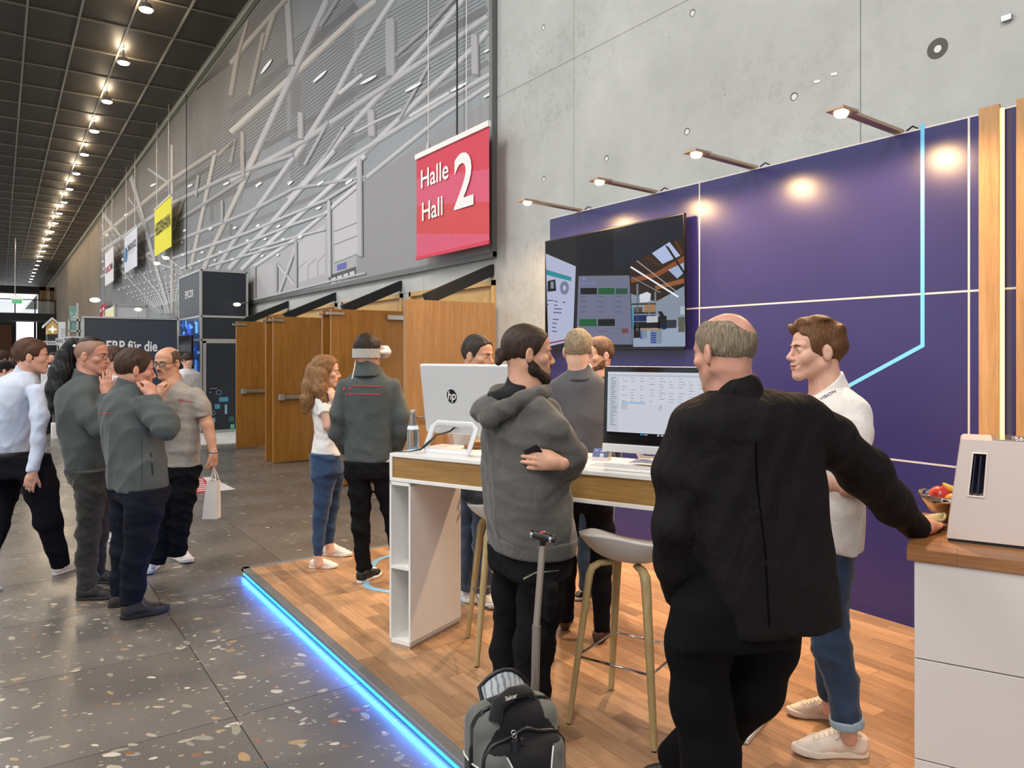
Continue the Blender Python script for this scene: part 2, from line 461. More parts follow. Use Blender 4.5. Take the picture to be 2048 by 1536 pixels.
def loft(secs, n=2.3, capr=0.01):
    """stack of oval sections (centre, half width, half depth, yaw of the facing direction), bottom to top, parameter = height"""
    zs = np.array([s_[0][2] for s_ in secs], float); C = np.array([s_[0] for s_ in secs], float)
    w = np.array([s_[1] for s_ in secs]); t = np.array([s_[2] for s_ in secs]); yw = np.unwrap([s_[3] for s_ in secs])
    zz = np.linspace(zs[0], zs[-1], 80)
    def sm(a):
        v = np.interp(zz, zs, a); ker = np.array([1, 2, 3, 2, 1.0]); ker /= ker.sum()
        for _ in range(3):
            p = np.pad(v, 2, mode='reflect', reflect_type='odd'); v = np.convolve(p, ker, 'valid')
        return v
    cx, cy, ww, tt, yy = sm(C[:, 0]), sm(C[:, 1]), sm(w), sm(t), sm(yw)
    R = max(w.max(), t.max())
    lo = np.array([C[:, 0].min() - R, C[:, 1].min() - R, zs[0]]); hi = np.array([C[:, 0].max() + R, C[:, 1].max() + R, zs[-1]])
    def fn(X, Y, Z):
        zc = np.clip(Z, zs[0], zs[-1]).astype(float)
        g = lambda a: np.interp(zc, zz, a)
        px, py = X - g(cx), Y - g(cy); ya = g(yy); fx, fy = np.cos(ya), np.sin(ya)
        u = np.abs(px * fy - py * fx) / g(ww); v = np.abs(px * fx + py * fy) / g(tt)
        k = (u ** n + v ** n) ** (1.0 / n) + 1e-5
        rad = np.sqrt(px ** 2 + py ** 2) + 1e-5
        d = np.maximum(rad * (1 - 1 / k), -0.06)
        dz = np.maximum(zs[0] - Z, Z - zs[-1])
        return smax(d, dz, capr)
    return fn, lo, hi
def folds(seed, amp, freq=22.0, stretch=(1, 1, 1.6), warp=0.9, diag=0.6):
    """cloth folds: a few warped ridged waves"""
    rs = np.random.RandomState(seed); W_ = []
    for i in range(6):
        v = nrm(np.array([rs.normal() * diag, rs.normal() * diag, 1.0]) * np.array(stretch)); W_.append((v * freq * rs.uniform(0.6, 1.4), rs.uniform(0, 6.28), rs.uniform(0.5, 1)))
    def fn(x, y, z):
        qx = x + 0.05 * warp * np.sin(9 * y + 5 * z + seed); qy = y + 0.05 * warp * np.sin(8 * z + 7 * x + 2 * seed); qz = z + 0.05 * warp * np.sin(10 * x + 6 * y)
        o = 0
        for v, p, a in W_:
            s_ = np.sin(qx * v[0] + qy * v[1] + qz * v[2] + p); o = o + a * (1 - np.abs(s_)) ** 2
        return 2.3 * amp * (0.9 - o * 0.55)
    return fn
def mesh_obj(name, parts, mats, parent, zones=None, smooth=True):
    """parts = [(V, Q), ...] in world metres -> ONE mesh object under parent"""
    V = []; Q = []; o = 0
    for v, q in parts: V.append(v); Q.append(q + o); o += len(v)
    V = np.concatenate(V); Q = np.concatenate(Q)
    A = np.array(chain_matrix(parent).inverted()) if parent is not None else np.eye(4)
    L = V @ A[:3, :3].T + A[:3, 3]
    me = bpy.data.meshes.new(name)
    me.vertices.add(len(L)); me.vertices.foreach_set('co', L.astype(np.float32).ravel())
    me.loops.add(len(Q) * 4); me.polygons.add(len(Q))
    me.loops.foreach_set('vertex_index', Q.astype(np.int32).ravel())
    me.polygons.foreach_set('loop_start', (np.arange(len(Q)) * 4).astype(np.int32))
    mats = mats if isinstance(mats, (list, tuple)) else [mats]
    for m_ in mats: me.materials.append(m_)
    if zones:
        ctr = V[Q].mean(1); mi = np.zeros(len(Q), np.int32)
        for k_, fn in zones: mi[fn(ctr)] = k_
        me.polygons.foreach_set('material_index', mi)
    me.polygons.foreach_set('use_smooth', np.full(len(Q), smooth))
    me.update(calc_edges=True); me.validate()
    ob = bpy.data.objects.new(name, me); COL.objects.link(ob)
    if parent is not None: ob.parent = parent
    ob['_bvh'] = 0
    del ob['_bvh']
    return ob
def bvh_world(objs):
    V = []; P = []; o = 0
    for ob in objs:
        M = np.array(chain_matrix(ob)); me = ob.data; n = len(me.vertices); a = np.empty(n * 3, np.float32); me.vertices.foreach_get('co', a)
        a = a.reshape(-1, 3) @ M[:3, :3].T + M[:3, 3]; V.extend(a.tolist())
        P.extend([tuple(i + o for i in p.vertices) for p in me.polygons]); o += n
    return BVHTree.FromPolygons(V, P)
# ================================================================ setting
random.seed(7); RS = np.random.RandomState(11)
XW = 4.68             # face of the long concrete wall
CZ = 9.4              # ceiling
# ---- materials of the shell
def m_terrazzo():
    t = NT('terrazzo'); b = t.b
    m = t.coord('Object')
    nz = t.n('ShaderNodeTexNoise'); nz.inputs['Scale'].default_value = 1.3; nz.inputs['Detail'].default_value = 6; t.l(m, 0, nz, 'Vector')
    base = t.ramp([(0.3, lin('#605c57')), (0.7, lin('#716c67'))]); t.l(nz, 0, base, 0)
    fn = t.n('ShaderNodeTexNoise'); fn.inputs['Scale'].default_value = 160; fn.inputs['Detail'].default_value = 2; t.l(m, 0, fn, 'Vector')
    fr = t.ramp([(0.35, (0.8, 0.8, 0.8, 1)), (0.7, (1.2, 1.2, 1.2, 1))]); t.l(fn, 0, fr, 0)
    mx = t.n('ShaderNodeMix', data_type='RGBA', blend_type='MULTIPLY'); mx.inputs['Factor'].default_value = 1; t.l(base, 0, mx, 6); t.l(fr, 0, mx, 7)
    vm = t.coord('Object', scale=(1.0, 1.7, 1))
    vo = t.n('ShaderNodeTexVoronoi'); vo.inputs['Scale'].default_value = 17; t.l(vm, 0, vo, 'Vector')
    th = t.ramp([(0.16, (1, 1, 1, 1)), (0.2, (0, 0, 0, 1))]); t.l(vo, 'Distance', th, 0)
    sp = t.n('ShaderNodeSeparateColor'); t.l(vo, 'Color', sp, 0)
    sel = t.ramp([(0.6, (0, 0, 0, 1)), (0.62, (1, 1, 1, 1))]); t.l(sp, 0, sel, 0)
    mm = t.n('ShaderNodeMath', operation='MULTIPLY'); t.l(th, 0, mm, 0); t.l(sel, 0, mm, 1)
    pc = t.ramp([(0, lin('#8d8373')), (0.5, lin('#b3aa9b')), (1, lin('#776a5c'))]); t.l(sp, 1, pc, 0)
    m2 = t.n('ShaderNodeMix', data_type='RGBA'); t.l(mm, 0, m2, 0); t.t.links.new(mx.outputs[2], m2.inputs[6]); t.l(pc, 0, m2, 7)
    t.t.links.new(m2.outputs[2], b.inputs['Base Color'])
    rr = t.ramp([(0.3, (0.2,) * 3 + (1,)), (0.7, (0.34,) * 3 + (1,))]); t.l(nz, 0, rr, 0); t.l(rr, 0, b, 'Roughness')
    return t.m
M_TERR = m_terrazzo()
def m_concrete():
    t = NT('concrete'); b = t.b; m = t.coord('Object')
    oi = t.n('ShaderNodeObjectInfo')
    n1 = t.n('ShaderNodeTexNoise'); n1.inputs['Scale'].default_value = 0.9; n1.inputs['Detail'].default_value = 8; n1.inputs['Roughness'].default_value = 0.65; t.l(m, 0, n1, 'Vector')
    base = t.ramp([(0.3, lin('#a9aba8')), (0.7, lin('#bfc1be'))]); t.l(n1, 0, base, 0)
    n2 = t.n('ShaderNodeTexNoise'); n2.inputs['Scale'].default_value = 11; n2.inputs['Detail'].default_value = 8; n2.inputs['Roughness'].default_value = 0.75; n2.inputs['Distortion'].default_value = 0.6; t.l(m, 0, n2, 'Vector')
    mot = t.ramp([(0.38, (0.8, 0.8, 0.79, 1)), (0.5, (1, 1, 1, 1)), (1, (1.03, 1.03, 1.03, 1))]); t.l(n2, 0, mot, 0)
    sm_ = t.coord('Object', scale=(1, 0.35, 1.5))
    n3 = t.n('ShaderNodeTexNoise'); n3.inputs['Scale'].default_value = 1.1; n3.inputs['Detail'].default_value = 5; t.l(sm_, 0, n3, 'Vector')
    msk = t.ramp([(0.42, (0.12, 0.12, 0.12, 1)), (0.62, (0.85, 0.85, 0.85, 1))]); t.l(n3, 0, msk, 0)
    mx = t.n('ShaderNodeMix', data_type='RGBA', blend_type='MULTIPLY'); t.l(msk, 0, mx, 0); t.l(base, 0, mx, 6); t.l(mot, 0, mx, 7)
    vo = t.n('ShaderNodeTexVoronoi'); vo.inputs['Scale'].default_value = 4.5; t.l(m, 0, vo, 'Vector')
    pit = t.ramp([(0.025, (0.45, 0.45, 0.44, 1)), (0.05, (1, 1, 1, 1))]); t.l(vo, 'Distance', pit, 0)
    m2 = t.n('ShaderNodeMix', data_type='RGBA', blend_type='MULTIPLY'); m2.inputs[0].default_value = 0.8; t.t.links.new(mx.outputs[2], m2.inputs[6]); t.l(pit, 0, m2, 7)
    t.t.links.new(m2.outputs[2], b.inputs['Base Color']); b.inputs['Roughness'].default_value = 0.75
    t.bump(n2, 0, 0.12, 0.01)
    return t.m
M_CONC = m_concrete()
M_DARK = mat('joint_dark', '#2b2a28', 0.9)
M_HOLE = mat('tie_hole_grey', '#d8d8d4', 0.8)
M_HOLED = mat('tie_hole_dark', '#5a5955', 0.9)
M_BLACKSTEEL = mat('black_steel', '#1f2326', 0.45, 0.3, var=0.1)
M_DOOR = wood('door_oak', '#a06c28', '#8c5a1c', 'Z', 0.7, rough=0.42, contrast=0.9)
M_DOORL = wood('door_oak_light', '#a8845a', '#967148', 'Z', 0.6, rough=0.42, contrast=0.8)
M_FRAME = wood('pale_frame_wood', '#cfa868', '#c29a5c', 'X', 0.7, rough=0.5)
M_STEEL = mat('brushed_steel', '#b9b7b2', 0.32, 0.9, var=0.05)
M_ALU = mat('aluminium', '#b4b6b6', 0.38, 0.75, var=0.04)
M_WHITE = mat('white_lacquer', '#e9e8e4', 0.35)
M_BLACK = mat('black_plastic', '#141416', 0.45)

# ---- floor: slabs of ground terrazzo with inlaid pebbles
floor = MB().bb(-8, 4.7, -10, 112, -0.12, -0.012).build('floor', M_TERR); tag(floor, 'dark grey polished terrazzo floor of the foyer', kind='structure')
def sub_part(mb, name, m, parent, **kw): return mb.build(name, m, parent, **kw)
slab_me = {}
def slab(x0, x1, y0, y1):
    key = (round(x1 - x0, 3), round(y1 - y0, 3))
    if key not in slab_me:
        o = MB().bb(-key[0] / 2, key[0] / 2, -key[1] / 2, key[1] / 2, -0.012, 0).build('floor_slab', M_TERR, world=False); slab_me[key] = o.data
    else:
        o = bpy.data.objects.new('floor_slab', slab_me[key]); COL.objects.link(o)
    o.parent = floor; o.location = ((x0 + x1) / 2, (y0 + y1) / 2, 0); return o
g = 0.0025
for j in range(-3, 24):
    for i in range(-2, 5):
        x0, x1 = 0.92 + (i - 1) * 1.0, 0.92 + i * 1.0
        y0, y1 = 2.66 + j * 1.0, 3.66 + j * 1.0
        x1 = min(x1, 4.68)
        if x1 - x0 < 0.05: continue
        slab(x0 + g, x1 - g, y0 + g, y1 - g)
far_f = MB(); far_f.bb(-8, -2.08 - g, -10, 112, -0.012, 0); far_f.bb(-2.08 + g, 4.7, 26.66, 112, -0.012, 0); far_f.bb(-2.08 + g, 4.7, -10, -0.34 - g, -0.012, 0)
far_f.build('floor_field', M_TERR, floor)
PEB = [mat('pebble_beige', '#a39a88', 0.3, var=0.15, vscale=60), mat('pebble_grey', '#8d877c', 0.3, var=0.15, vscale=60), mat('pebble_tan', '#a08561', 0.3, var=0.15, vscale=60), mat('pebble_rust', '#8a5f44', 0.3, var=0.15, vscale=60), mat('pebble_pale', '#bdb5a6', 0.3, var=0.1, vscale=60)]
peb_me = []
for q in range(10):
    n = 9; ph = RS.uniform(0, 6.28, 4); pts = []
    for i in range(n):
        a = 2 * math.pi * i / n; r = 1 + 0.16 * math.sin(2 * a + ph[0]) + 0.1 * math.sin(3 * a + ph[1]); pts.append((r * math.cos(a), r * math.sin(a) * 0.62))
    mb = MB(); mb.add([(x, y, 0.0) for x, y in pts] + [(x * 0.9, y * 0.9, 1.0) for x, y in pts], [(i, (i + 1) % n, n + (i + 1) % n, n + i) for i in range(n)] + [tuple(range(n, 2 * n))])
    o = mb.build('pebble', PEB[[0, 1, 0, 2, 1, 4, 0, 1, 3, 4][q]], world=False); peb_me.append(o.data); bpy.data.objects.remove(o)
def peb_pos(rs, y0, y1, x0, x1):
    return rs.uniform(x0, x1), rs.uniform(y0, y1)
cnt = 0; rs = np.random.RandomState(5)
clus = [(rs.uniform(0.0, 1.5), rs.uniform(2.4, 6.5)) for _ in range(26)]
while cnt < 290:
    if rs.rand() < 0.62:
        c = clus[rs.randint(len(clus))]; x, y = c[0] + rs.normal() * 0.2, c[1] + rs.normal() * 0.22
    else: x, y = rs.uniform(-0.2, 1.5), rs.uniform(2.4, 6.8)
    if x > 1.48 or x < -0.4 or y < 2.3: continue
    s_ = 0.010 + 0.026 * rs.rand() ** 2.0
    o = bpy.data.objects.new('pebble', peb_me[rs.randint(10)]); COL.objects.link(o); o.parent = floor
    o.location = (x, y, -0.0004); o.scale = (s_ * rs.uniform(1.0, 1.5), s_, 0.0009); o.rotation_euler = (0, 0, -ANG + rs.normal() * 0.5); cnt += 1
pm = [MB() for _ in PEB]
for q in range(2600):
    x, y = rs.uniform(-0.6, 4.6), 2.4 + 14 * rs.rand() ** 1.4
    if 1.45 < x and y < 6.0: continue
    s_ = (0.005 + 0.016 * rs.rand() ** 2) if y < 6.5 else (0.009 + 0.02 * rs.rand() ** 2)
    a = -ANG + rs.normal() * 0.5; n = 7; k = rs.uniform(1, 1.7)
    pts = [(x + rot2(s_ * k * math.cos(t), s_ * 0.62 * math.sin(t), a)[0], y + rot2(s_ * k * math.cos(t), s_ * 0.62 * math.sin(t), a)[1], 0.0006) for t in [2 * math.pi * i / n + rs.uniform(-.2, .2) for i in range(n)]]
    pm[[0, 1, 0, 1, 2, 4, 3, 1][rs.randint(8)]].poly(pts)
allp = MB()
for k, q in enumerate(pm):
    allp.m = k; allp.add(q.v, q.f)
po = allp.build('pebble_inlay', PEB, floor); po['kind'] = 'stuff'

# ---- long concrete wall, cast in panels, with the row of door openings
wall = MB().bb(XW + 0.03, XW + 0.35, -14, 112, 0, CZ + 0.6)
OPEN = [(7.14, 9.28), (9.52, 11.74), (12.0, 14.16), (14.5, 16.66)]      # door openings along Y
wall_back = MB()
wall_back.bb(XW + 0.02, XW + 0.4, -10, 7.14, 0, CZ + 0.6); wall_back.bb(XW + 0.02, XW + 0.4, 7.14, 112, 2.56, CZ + 0.6); wall_back.bb(XW + 0.02, XW + 0.4, 16.66, 112, 0, 2.56)
for a, b_ in ((9.28, 9.52), (11.74, 12.0), (14.16, 14.5)): wall_back.bb(XW + 0.02, XW + 0.4, a, b_, 0, 2.56)
wall_r = wall_back.build('wall_right', mat("panel_joint", "#8f918d", 0.9)); tag(wall_r, 'tall fair-faced concrete wall cast in large panels', kind='structure')
cp_n = 0
M_CONCB = mat('concrete_warm_lit', '#8f7f6c', 0.8, var=0.12, vscale=0.5)  # far concrete panels: warm, dim downlight put into their colour
def cpanel(y0, y1, z0, z1):
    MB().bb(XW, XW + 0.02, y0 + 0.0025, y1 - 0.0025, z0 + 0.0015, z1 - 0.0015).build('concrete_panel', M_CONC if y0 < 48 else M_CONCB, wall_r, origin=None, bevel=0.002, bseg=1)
ys = [-10, -9.2, -6.2, -3.2, -0.25, 2.75, 5.73, 7.14]
for a, b_ in zip(ys[:-1], ys[1:]):
    for z0, z1 in ((0, 1.55), (1.55, 4.64), (4.64, 7.7), (7.7, CZ + 0.5)): cpanel(a, b_, z0, z1)
ys = [7.14, 8.9, 12.0, 15.1, 18.2, 21.3, 24.4, 27.5]
for a, b_ in zip(ys[:-1], ys[1:]): cpanel(a, b_, 2.56, 4.64)
for a, b_ in ((7.14, 27.5), (27.5, 48.5)): cpanel(a, b_, 4.64, CZ + 0.5)
cpanel(27.5, 48.5, 2.56, 4.64)
for a, b_ in ((9.28, 9.52), (11.74, 12.0), (14.16, 14.5), (16.66, 19.6)): cpanel(a, b_, 0, 2.56)
cpanel(19.6, 34, 0, 2.56); cpanel(34, 48.5, 0, 2.56)
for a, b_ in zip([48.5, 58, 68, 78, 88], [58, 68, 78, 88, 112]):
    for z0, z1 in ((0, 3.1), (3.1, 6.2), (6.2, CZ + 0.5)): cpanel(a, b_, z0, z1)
for (x, y, big) in ((1087, 55, 1), (1588, 193, 1), (1374, 263, 1), (1213, 317, 1), (1088, 358, 1), (1875, 97, 2), (1094, 683, 1), (1385, 26, 0)):
    p = PX(x, y, XW); r = 0.026
    mb = MB(); n = 20
    if big == 2: mb.m = 1; mb.cyl(p + [-0.001, 0, 0], p + [0.01, 0, 0], 0.062, n=24); mb.m = 0
    mb.m = 1; mb.cyl(p + [-0.0025, 0, 0], p + [0.004, 0, 0], r * 1.12, n=n)
    mb.m = 0; mb.cyl(p + [-0.0035, -0.003, -0.004], p + [0.004, -0.003, -0.004], r * 0.86, n=n)
    mb.build('tie_hole', [M_HOLE, M_HOLED], wall_r)
for (x, y) in ((1634, 163), (1668, 148)):
    p = PX(x, y, XW - 0.003)
    MB().box(p, (0.004, 0.045, 0.018), M=Matrix.Rotation(0.15, 3, 'X')).build('tape_scrap', M_WHITE, wall_r)
p = PX(2014, 36, XW - 0.012); MB().box(p, (0.024, 0.05, 0.03)).build('wall_clip', M_STEEL, wall_r)

# ---- far end wall with glazing
endw = MB(); YE = 108.0
endw.bb(-7, 5, YE, YE + 0.4, 0, CZ + 0.6)
endo = endw.build('wall_far', mat('far_wall_dark', '#3a332c', 0.7)); tag(endo, 'dark end wall of the foyer behind the balcony', kind='structure')
M_SKYGL = mat('bright_glazing', '#f4f8fb', 0.2, emit='#f2f8ff', estr=1.6)
winf = MB(); a0 = PY(30, 642, YE - 0.1); a1 = PY(76, 705, YE - 0.1)
winf.bb(a0[0], a1[0], YE - 0.12, YE - 0.02, 0.0, a0[2] + 0.3)
wn = winf.build('window_1', M_SKYGL); tag(wn, 'bright glazed end wall seen under the balcony', kind='structure')
for px_ in (30, 70, 76):
    q = PY(px_, 640, YE - 0.2); MB().bb(q[0] - 0.12, q[0] + 0.12, YE - 0.3, YE - 0.13, 0, a0[2] + 0.3).build('window_mullion', M_BLACKSTEEL, wn)
a2 = PY(0, 618, YE - 0.1); w2 = MB().bb(a2[0] - 6, PY(76, 618, YE)[0], YE - 0.12, YE - 0.02, a2[2] - 0.4, a2[2] + 1.9).build('window_2', M_SKYGL); tag(w2, 'bright clerestory band seen through the balcony glass', kind='structure')
d0 = PY(0, 650, YE - 0.5); d1 = PY(24, 650, YE - 0.5)
dd = MB().bb(d0[0] - 5, d1[0], YE - 0.6, YE - 0.4, 0, d0[2]).build('door_1', wood('brown_far_door', '#6a3c1a', '#56300f', 'Z')); tag(dd, 'brown timber door wall at the far end', kind='structure')
# balcony bridge
YB = 88.0
b0 = PY(110, 628, YB); b1 = PY(110, 643, YB)
bal = MB().bb(-6, 4.66, YB, YB + 3, b1[2], b0[2]).build('balcony', M_BLACKSTEEL); tag(bal, 'dark steel balcony bridge crossing the far end of the foyer', 'balcony')
r0 = PY(110, 601, YB)
mb = MB().cyl((-6, YB + 0.05, r0[2]), (4.6, YB + 0.05, r0[2]), 0.05); mb.build('handrail', M_BLACKSTEEL, bal)
M_GLASS = mat('clear_glass', '#cfe0dc', 0.05, trans=0.0, alpha=0.25)
MB().bb(-6, 4.6, YB + 0.03, YB + 0.06, b0[2], r0[2] - 0.15).build('glass_balustrade', M_GLASS, bal)
for px_ in (30, 70, 110):
    q = PY(px_, 640, YB); MB().bb(q[0] - 0.05, q[0] + 0.05, YB - 0.03, YB + 0.03, b1[2], r0[2]).build('baluster_post', M_BLACKSTEEL, bal)
# glazed timber box on the balcony, sloping white wall beside it
q0 = PY(80, 574, YB + 1.6); q1 = PY(111, 628, YB + 1.6)
gb = empty('glazed_cabin', (q0[0], YB + 1.6, b0[2]), label='timber framed glass cabin on the far balcony', cat='cabin')
M_OCH = wood('ochre_timber', '#8a5a20', '#74480f', 'Z')
MB().bb(q0[0], q0[0] + 0.5, YB + 1.5, YB + 1.9, b0[2] + 0.01, q0[2]).bb(q0[0], 4.6, YB + 1.5, YB + 1.9, q0[2] - 0.35, q0[2]).bb(4.2, 4.6, YB + 1.5, YB + 1.9, b0[2] + 0.01, q0[2]).build('frame', M_OCH, gb)
MB().bb(q0[0] + 0.5, 4.2, YB + 1.7, YB + 1.75, b0[2], q0[2] - 0.35).build('pane', mat('cabin_glass', '#b9c4b8', 0.15, alpha=0.6), gb)
s0 = PY(50, 618, YE - 3); s1 = PY(75, 588, YE - 3)
MB().prism([(s0[0], YE - 3, s0[2]), (s1[0], YE - 3, s0[2]), (s1[0], YE - 3, s1[2])], (0, 0.3, 0)).build('trim_1', mat('white_plaster', '#dfe4e0', 0.8)); tag(bpy.data.objects['trim_1'], 'white sloping stair soffit at the far end', kind='structure')

# ---- ceiling: dark metal mesh panels in a grid
M_MESHP = NT('ceiling_mesh')
def m_ceil():
    t = M_MESHP; b = t.b; m = t.coord('Object', scale=(1, 1, 1))
    wv = t.n('ShaderNodeTexWave', wave_type='BANDS', bands_direction='X'); wv.inputs['Scale'].default_value = 9.0; wv.inputs['Distortion'].default_value = 0.0; t.l(m, 0, wv, 'Vector')
    r = t.ramp([(0.25, lin('#1c1916')), (0.75, lin('#453d33'))]); t.l(wv, 0, r, 0); t.l(r, 0, b, 'Base Color')
    b.inputs['Roughness'].default_value = 0.45; b.inputs['Metallic'].default_value = 0.4
    return t.m
M_CEIL = m_ceil()
M_RAIL = mat('ceiling_rail', '#8a887e', 0.5, 0.3); M_CONCD = mat('dim_soffit', '#6c6a5c', 0.9, var=0.2)
ceil = MB().bb(-6, 4.7, -6, 112, CZ + 0.45, CZ + 0.7).build('ceiling', mat('soffit_black', '#0f0e0d', 0.9)); tag(ceil, 'high dark ceiling of metal mesh panels', kind='structure')
cpo = None
for i in range(-1, 4):
    x0 = 0.5 + i * 1.0
    for j in range(0, 46):
        y0 = 13.9 + j * 1.94
        if cpo is None:
            cpo = MB().bb(-0.475, 0.475, -0.945, 0.945, 0.0, 0.02).build('ceiling_panel', M_CEIL, ceil, world=False); o = cpo
        else:
            o = bpy.data.objects.new('ceiling_panel', cpo.data); COL.objects.link(o); o.parent = ceil
        o.location = (x0 + 0.5, y0 + 0.97, CZ + 0.03)
rail = MB()
for i in range(-1, 5): rail.bb(0.5 + i - 0.022, 0.5 + i + 0.022, 13.9, 103, CZ, CZ + 0.06)
rail.build('ceiling_rail', M_RAIL, ceil)
rail = MB()
for j in range(0, 47): rail.bb(-0.5, 4.5, 13.9 + j * 1.94 - 0.035, 13.9 + j * 1.94 + 0.035, CZ + 0.005, CZ + 0.06)
rail.build('ceiling_cross_rail', mat('ceiling_cross_rail', '#6a675e', 0.5, 0.3), ceil)
rest = MB().bb(-6, -0.55, 2, 103, CZ + 0.02, CZ + 0.06); rest.bb(-0.5, 4.5, 2, 13.85, CZ + 0.02, CZ + 0.06); rest.build('ceiling_field', M_CEIL, ceil)
MB().bb(4.5, 4.66, 2, 104, CZ + 0.12, CZ + 0.2).build('soffit_strip', M_CONCD, ceil)
edge = MB().bb(4.5, 4.6, 7.1, 104, CZ - 0.1, CZ + 0.0).bb(4.62, 4.67, 7.1, 104, CZ - 0.14, CZ + 0.08); edge.build('edge_rail', mat('edge_rail', '#8c8f84', 0.5, 0.3), ceil)
# ---- row of pendant downlights under the ceiling
M_LENS = emat('downlight_lens', '#fff0dc', 30.0)
dl = None; M_HOUS = mat('lamp_housing', '#8c8a84', 0.5, 0.3)
for k in range(22):
    Y = 17.6 + 3.55 * k
    if dl is None:
        dl = empty('ceiling_downlight', (2.58, Y, CZ), label='small round pendant downlight under the dark mesh ceiling', cat='ceiling light', group='downlights in a row under the ceiling')
        MB().cyl((2.58, Y, CZ - 0.32), (2.58, Y, CZ - 0.2), 0.15, 0.1, n=16).cyl((2.58, Y, CZ - 0.2), (2.58, Y, CZ), 0.02, n=8).build('housing', M_HOUS, dl)
        MB().lathe((2.58, Y, CZ - 0.34), [(0.02, -0.03), (0.12, -0.012), (0.145, 0.02)], n=16).build('lens', M_LENS, dl); o = dl
    else:
        o = copy_tree(dl); o.location = (2.58, Y, CZ)
    if k < 16:
        l = bpy.data.lights.new('downlight_glow', 'POINT'); l.energy = 70 if k < 8 else 110; l.color = (1.0, 0.78, 0.52); l.shadow_soft_size = 0.12
        lo = bpy.data.objects.new('downlight_glow', l); COL.objects.link(lo); lo.location = (2.58 + 0.02, Y + 0.4, CZ - 0.3)
# ---- exit sign hanging on a rod
p = PY(34, 597, 60); ex = empty('exit_sign', p, label='green and white illuminated exit sign hanging on a thin rod', cat='sign')
MB().bb(p[0] - 0.32, p[0] + 0.32, p[1], p[1] + 0.12, p[2] - 0.05, p[2] + 0.22).build('casing', mat('sign_white', '#eef2ee', 0.5, emit='#ffffff', estr=0.6), ex)
MB().bb(p[0] - 0.28, p[0] + 0.28, p[1] + 0.03, p[1] + 0.09, p[2] - 0.33, p[2] - 0.05).build('pictogram_panel', mat('sign_green', '#35b56a', 0.4, emit='#3fc47a', estr=0.7), ex)
e = MB(); e.box((p[0] - 0.12, p[1] + 0.025, p[2] - 0.2), (0.12, 0.01, 0.18)); e.add([(p[0] + 0.02, p[1] + 0.024, p[2] - 0.26), (p[0] + 0.18, p[1] + 0.024, p[2] - 0.19), (p[0] + 0.02, p[1] + 0.024, p[2] - 0.12)], [(0, 1, 2)]); e.build('running_figure', M_WHITE, ex)
MB().cyl((p[0] - 0.1, p[1] + 0.05, p[2] + 0.2), (p[0] - 0.1, p[1] + 0.05, CZ), 0.03, n=6).build('rod', M_STEEL, ex)
# ================================================================ printed hall picture covering the wall
XM = XW - 0.045
def m_mural():
    t = NT('mural_print'); b = t.b
    c = t.n('ShaderNodeTexCoord'); sp = t.n('ShaderNodeSeparateXYZ'); t.l(c, 'Object', sp, 0)
    # colours printed on the sheet: brownish dark roof far left and top, pale grey wall low on the near side
    ay = t.n('ShaderNodeMapRange'); ay.inputs['From Min'].default_value = 7; ay.inputs['From Max'].default_value = 40; t.l(sp, 1, ay, 0)
    az = t.n('ShaderNodeMapRange'); az.inputs['From Min'].default_value = 3; az.inputs['From Max'].default_value = 9; t.l(sp, 2, az, 0)
    ad = t.n('ShaderNodeMath', operation='ADD'); t.l(ay, 0, ad, 0); t.l(az, 0, ad, 1)
    nz = t.n('ShaderNodeTexNoise'); nz.inputs['Scale'].default_value = 0.8; nz.inputs['Detail'].default_value = 5; t.l(c, 'Object', nz, 'Vector')
    mu = t.n('ShaderNodeMath', operation='MULTIPLY_ADD'); t.l(nz, 0, mu, 0); mu.inputs[1].default_value = 0.5; t.l(ad, 0, mu, 2)
    r = t.ramp([(0.12, lin('#a2a9ad')), (0.35, lin('#959b9f')), (0.62, lin('#83878a')), (0.95, lin('#6b6968'))])
    dv = t.n('ShaderNodeMath', operation='MULTIPLY'); t.l(mu, 0, dv, 0); dv.inputs[1].default_value = 0.55; t.l(dv, 0, r, 0)
    t.l(r, 0, b, 'Base Color'); b.inputs['Roughness'].default_value = 0.6; b.inputs['Specular IOR Level'].default_value = 0.2
    return t.m
M_MUR = m_mural()
mural = empty('wall_mural', (XM, 7.14, 2.9), label='huge grey print of a hall roof truss stretched on the concrete wall', cat='mural')
zb = 2.88; zt = CZ - 0.14
ysm = [7.16] + [PX(x, 400, XM)[1] for x in (853, 710, 581, 455, 343)] + [33.5, 41.0, 48.2]
for a, b_ in zip(ysm[:-1], ysm[1:]):
    MB().bb(XM, XM + 0.02, a + 0.004, b_ - 0.004, zb, zt).build('print_panel', M_MUR, mural, origin=(0, 0, 0))
for o in mural.children: o.location = Vector((0, 0, 0)) - Vector(mural.location)
MB().bb(XM - 0.03, XM + 0.03, 7.1, 7.16, zb - 0.06, zt).bb(XM - 0.02, XM + 0.03, 7.1, 48.3, zb - 0.07, zb).build('stretch_frame', mat('mural_frame', '#6d6f6e', 0.5, 0.4), mural)
GR = {}
def grey(v, warm=0):
    k = (int(v), warm)
    if k not in GR:
        GR[k] = mat('print_grey_%d_%d' % k, (min(255, v + 5 * warm), v, max(0, v - 6 * warm + 2 * (1 - warm))), 0.6, spec=0.2)
    return GR[k]
CA = lambda x, y: (460 + x / 3.793, y / 3.793)
CB = lambda x, y: (190 + x / 3.793, 300 + y / 3.793)
YMAX = 48.0
def in_mural(p): return p[1] < YMAX and p[1] > 7.16
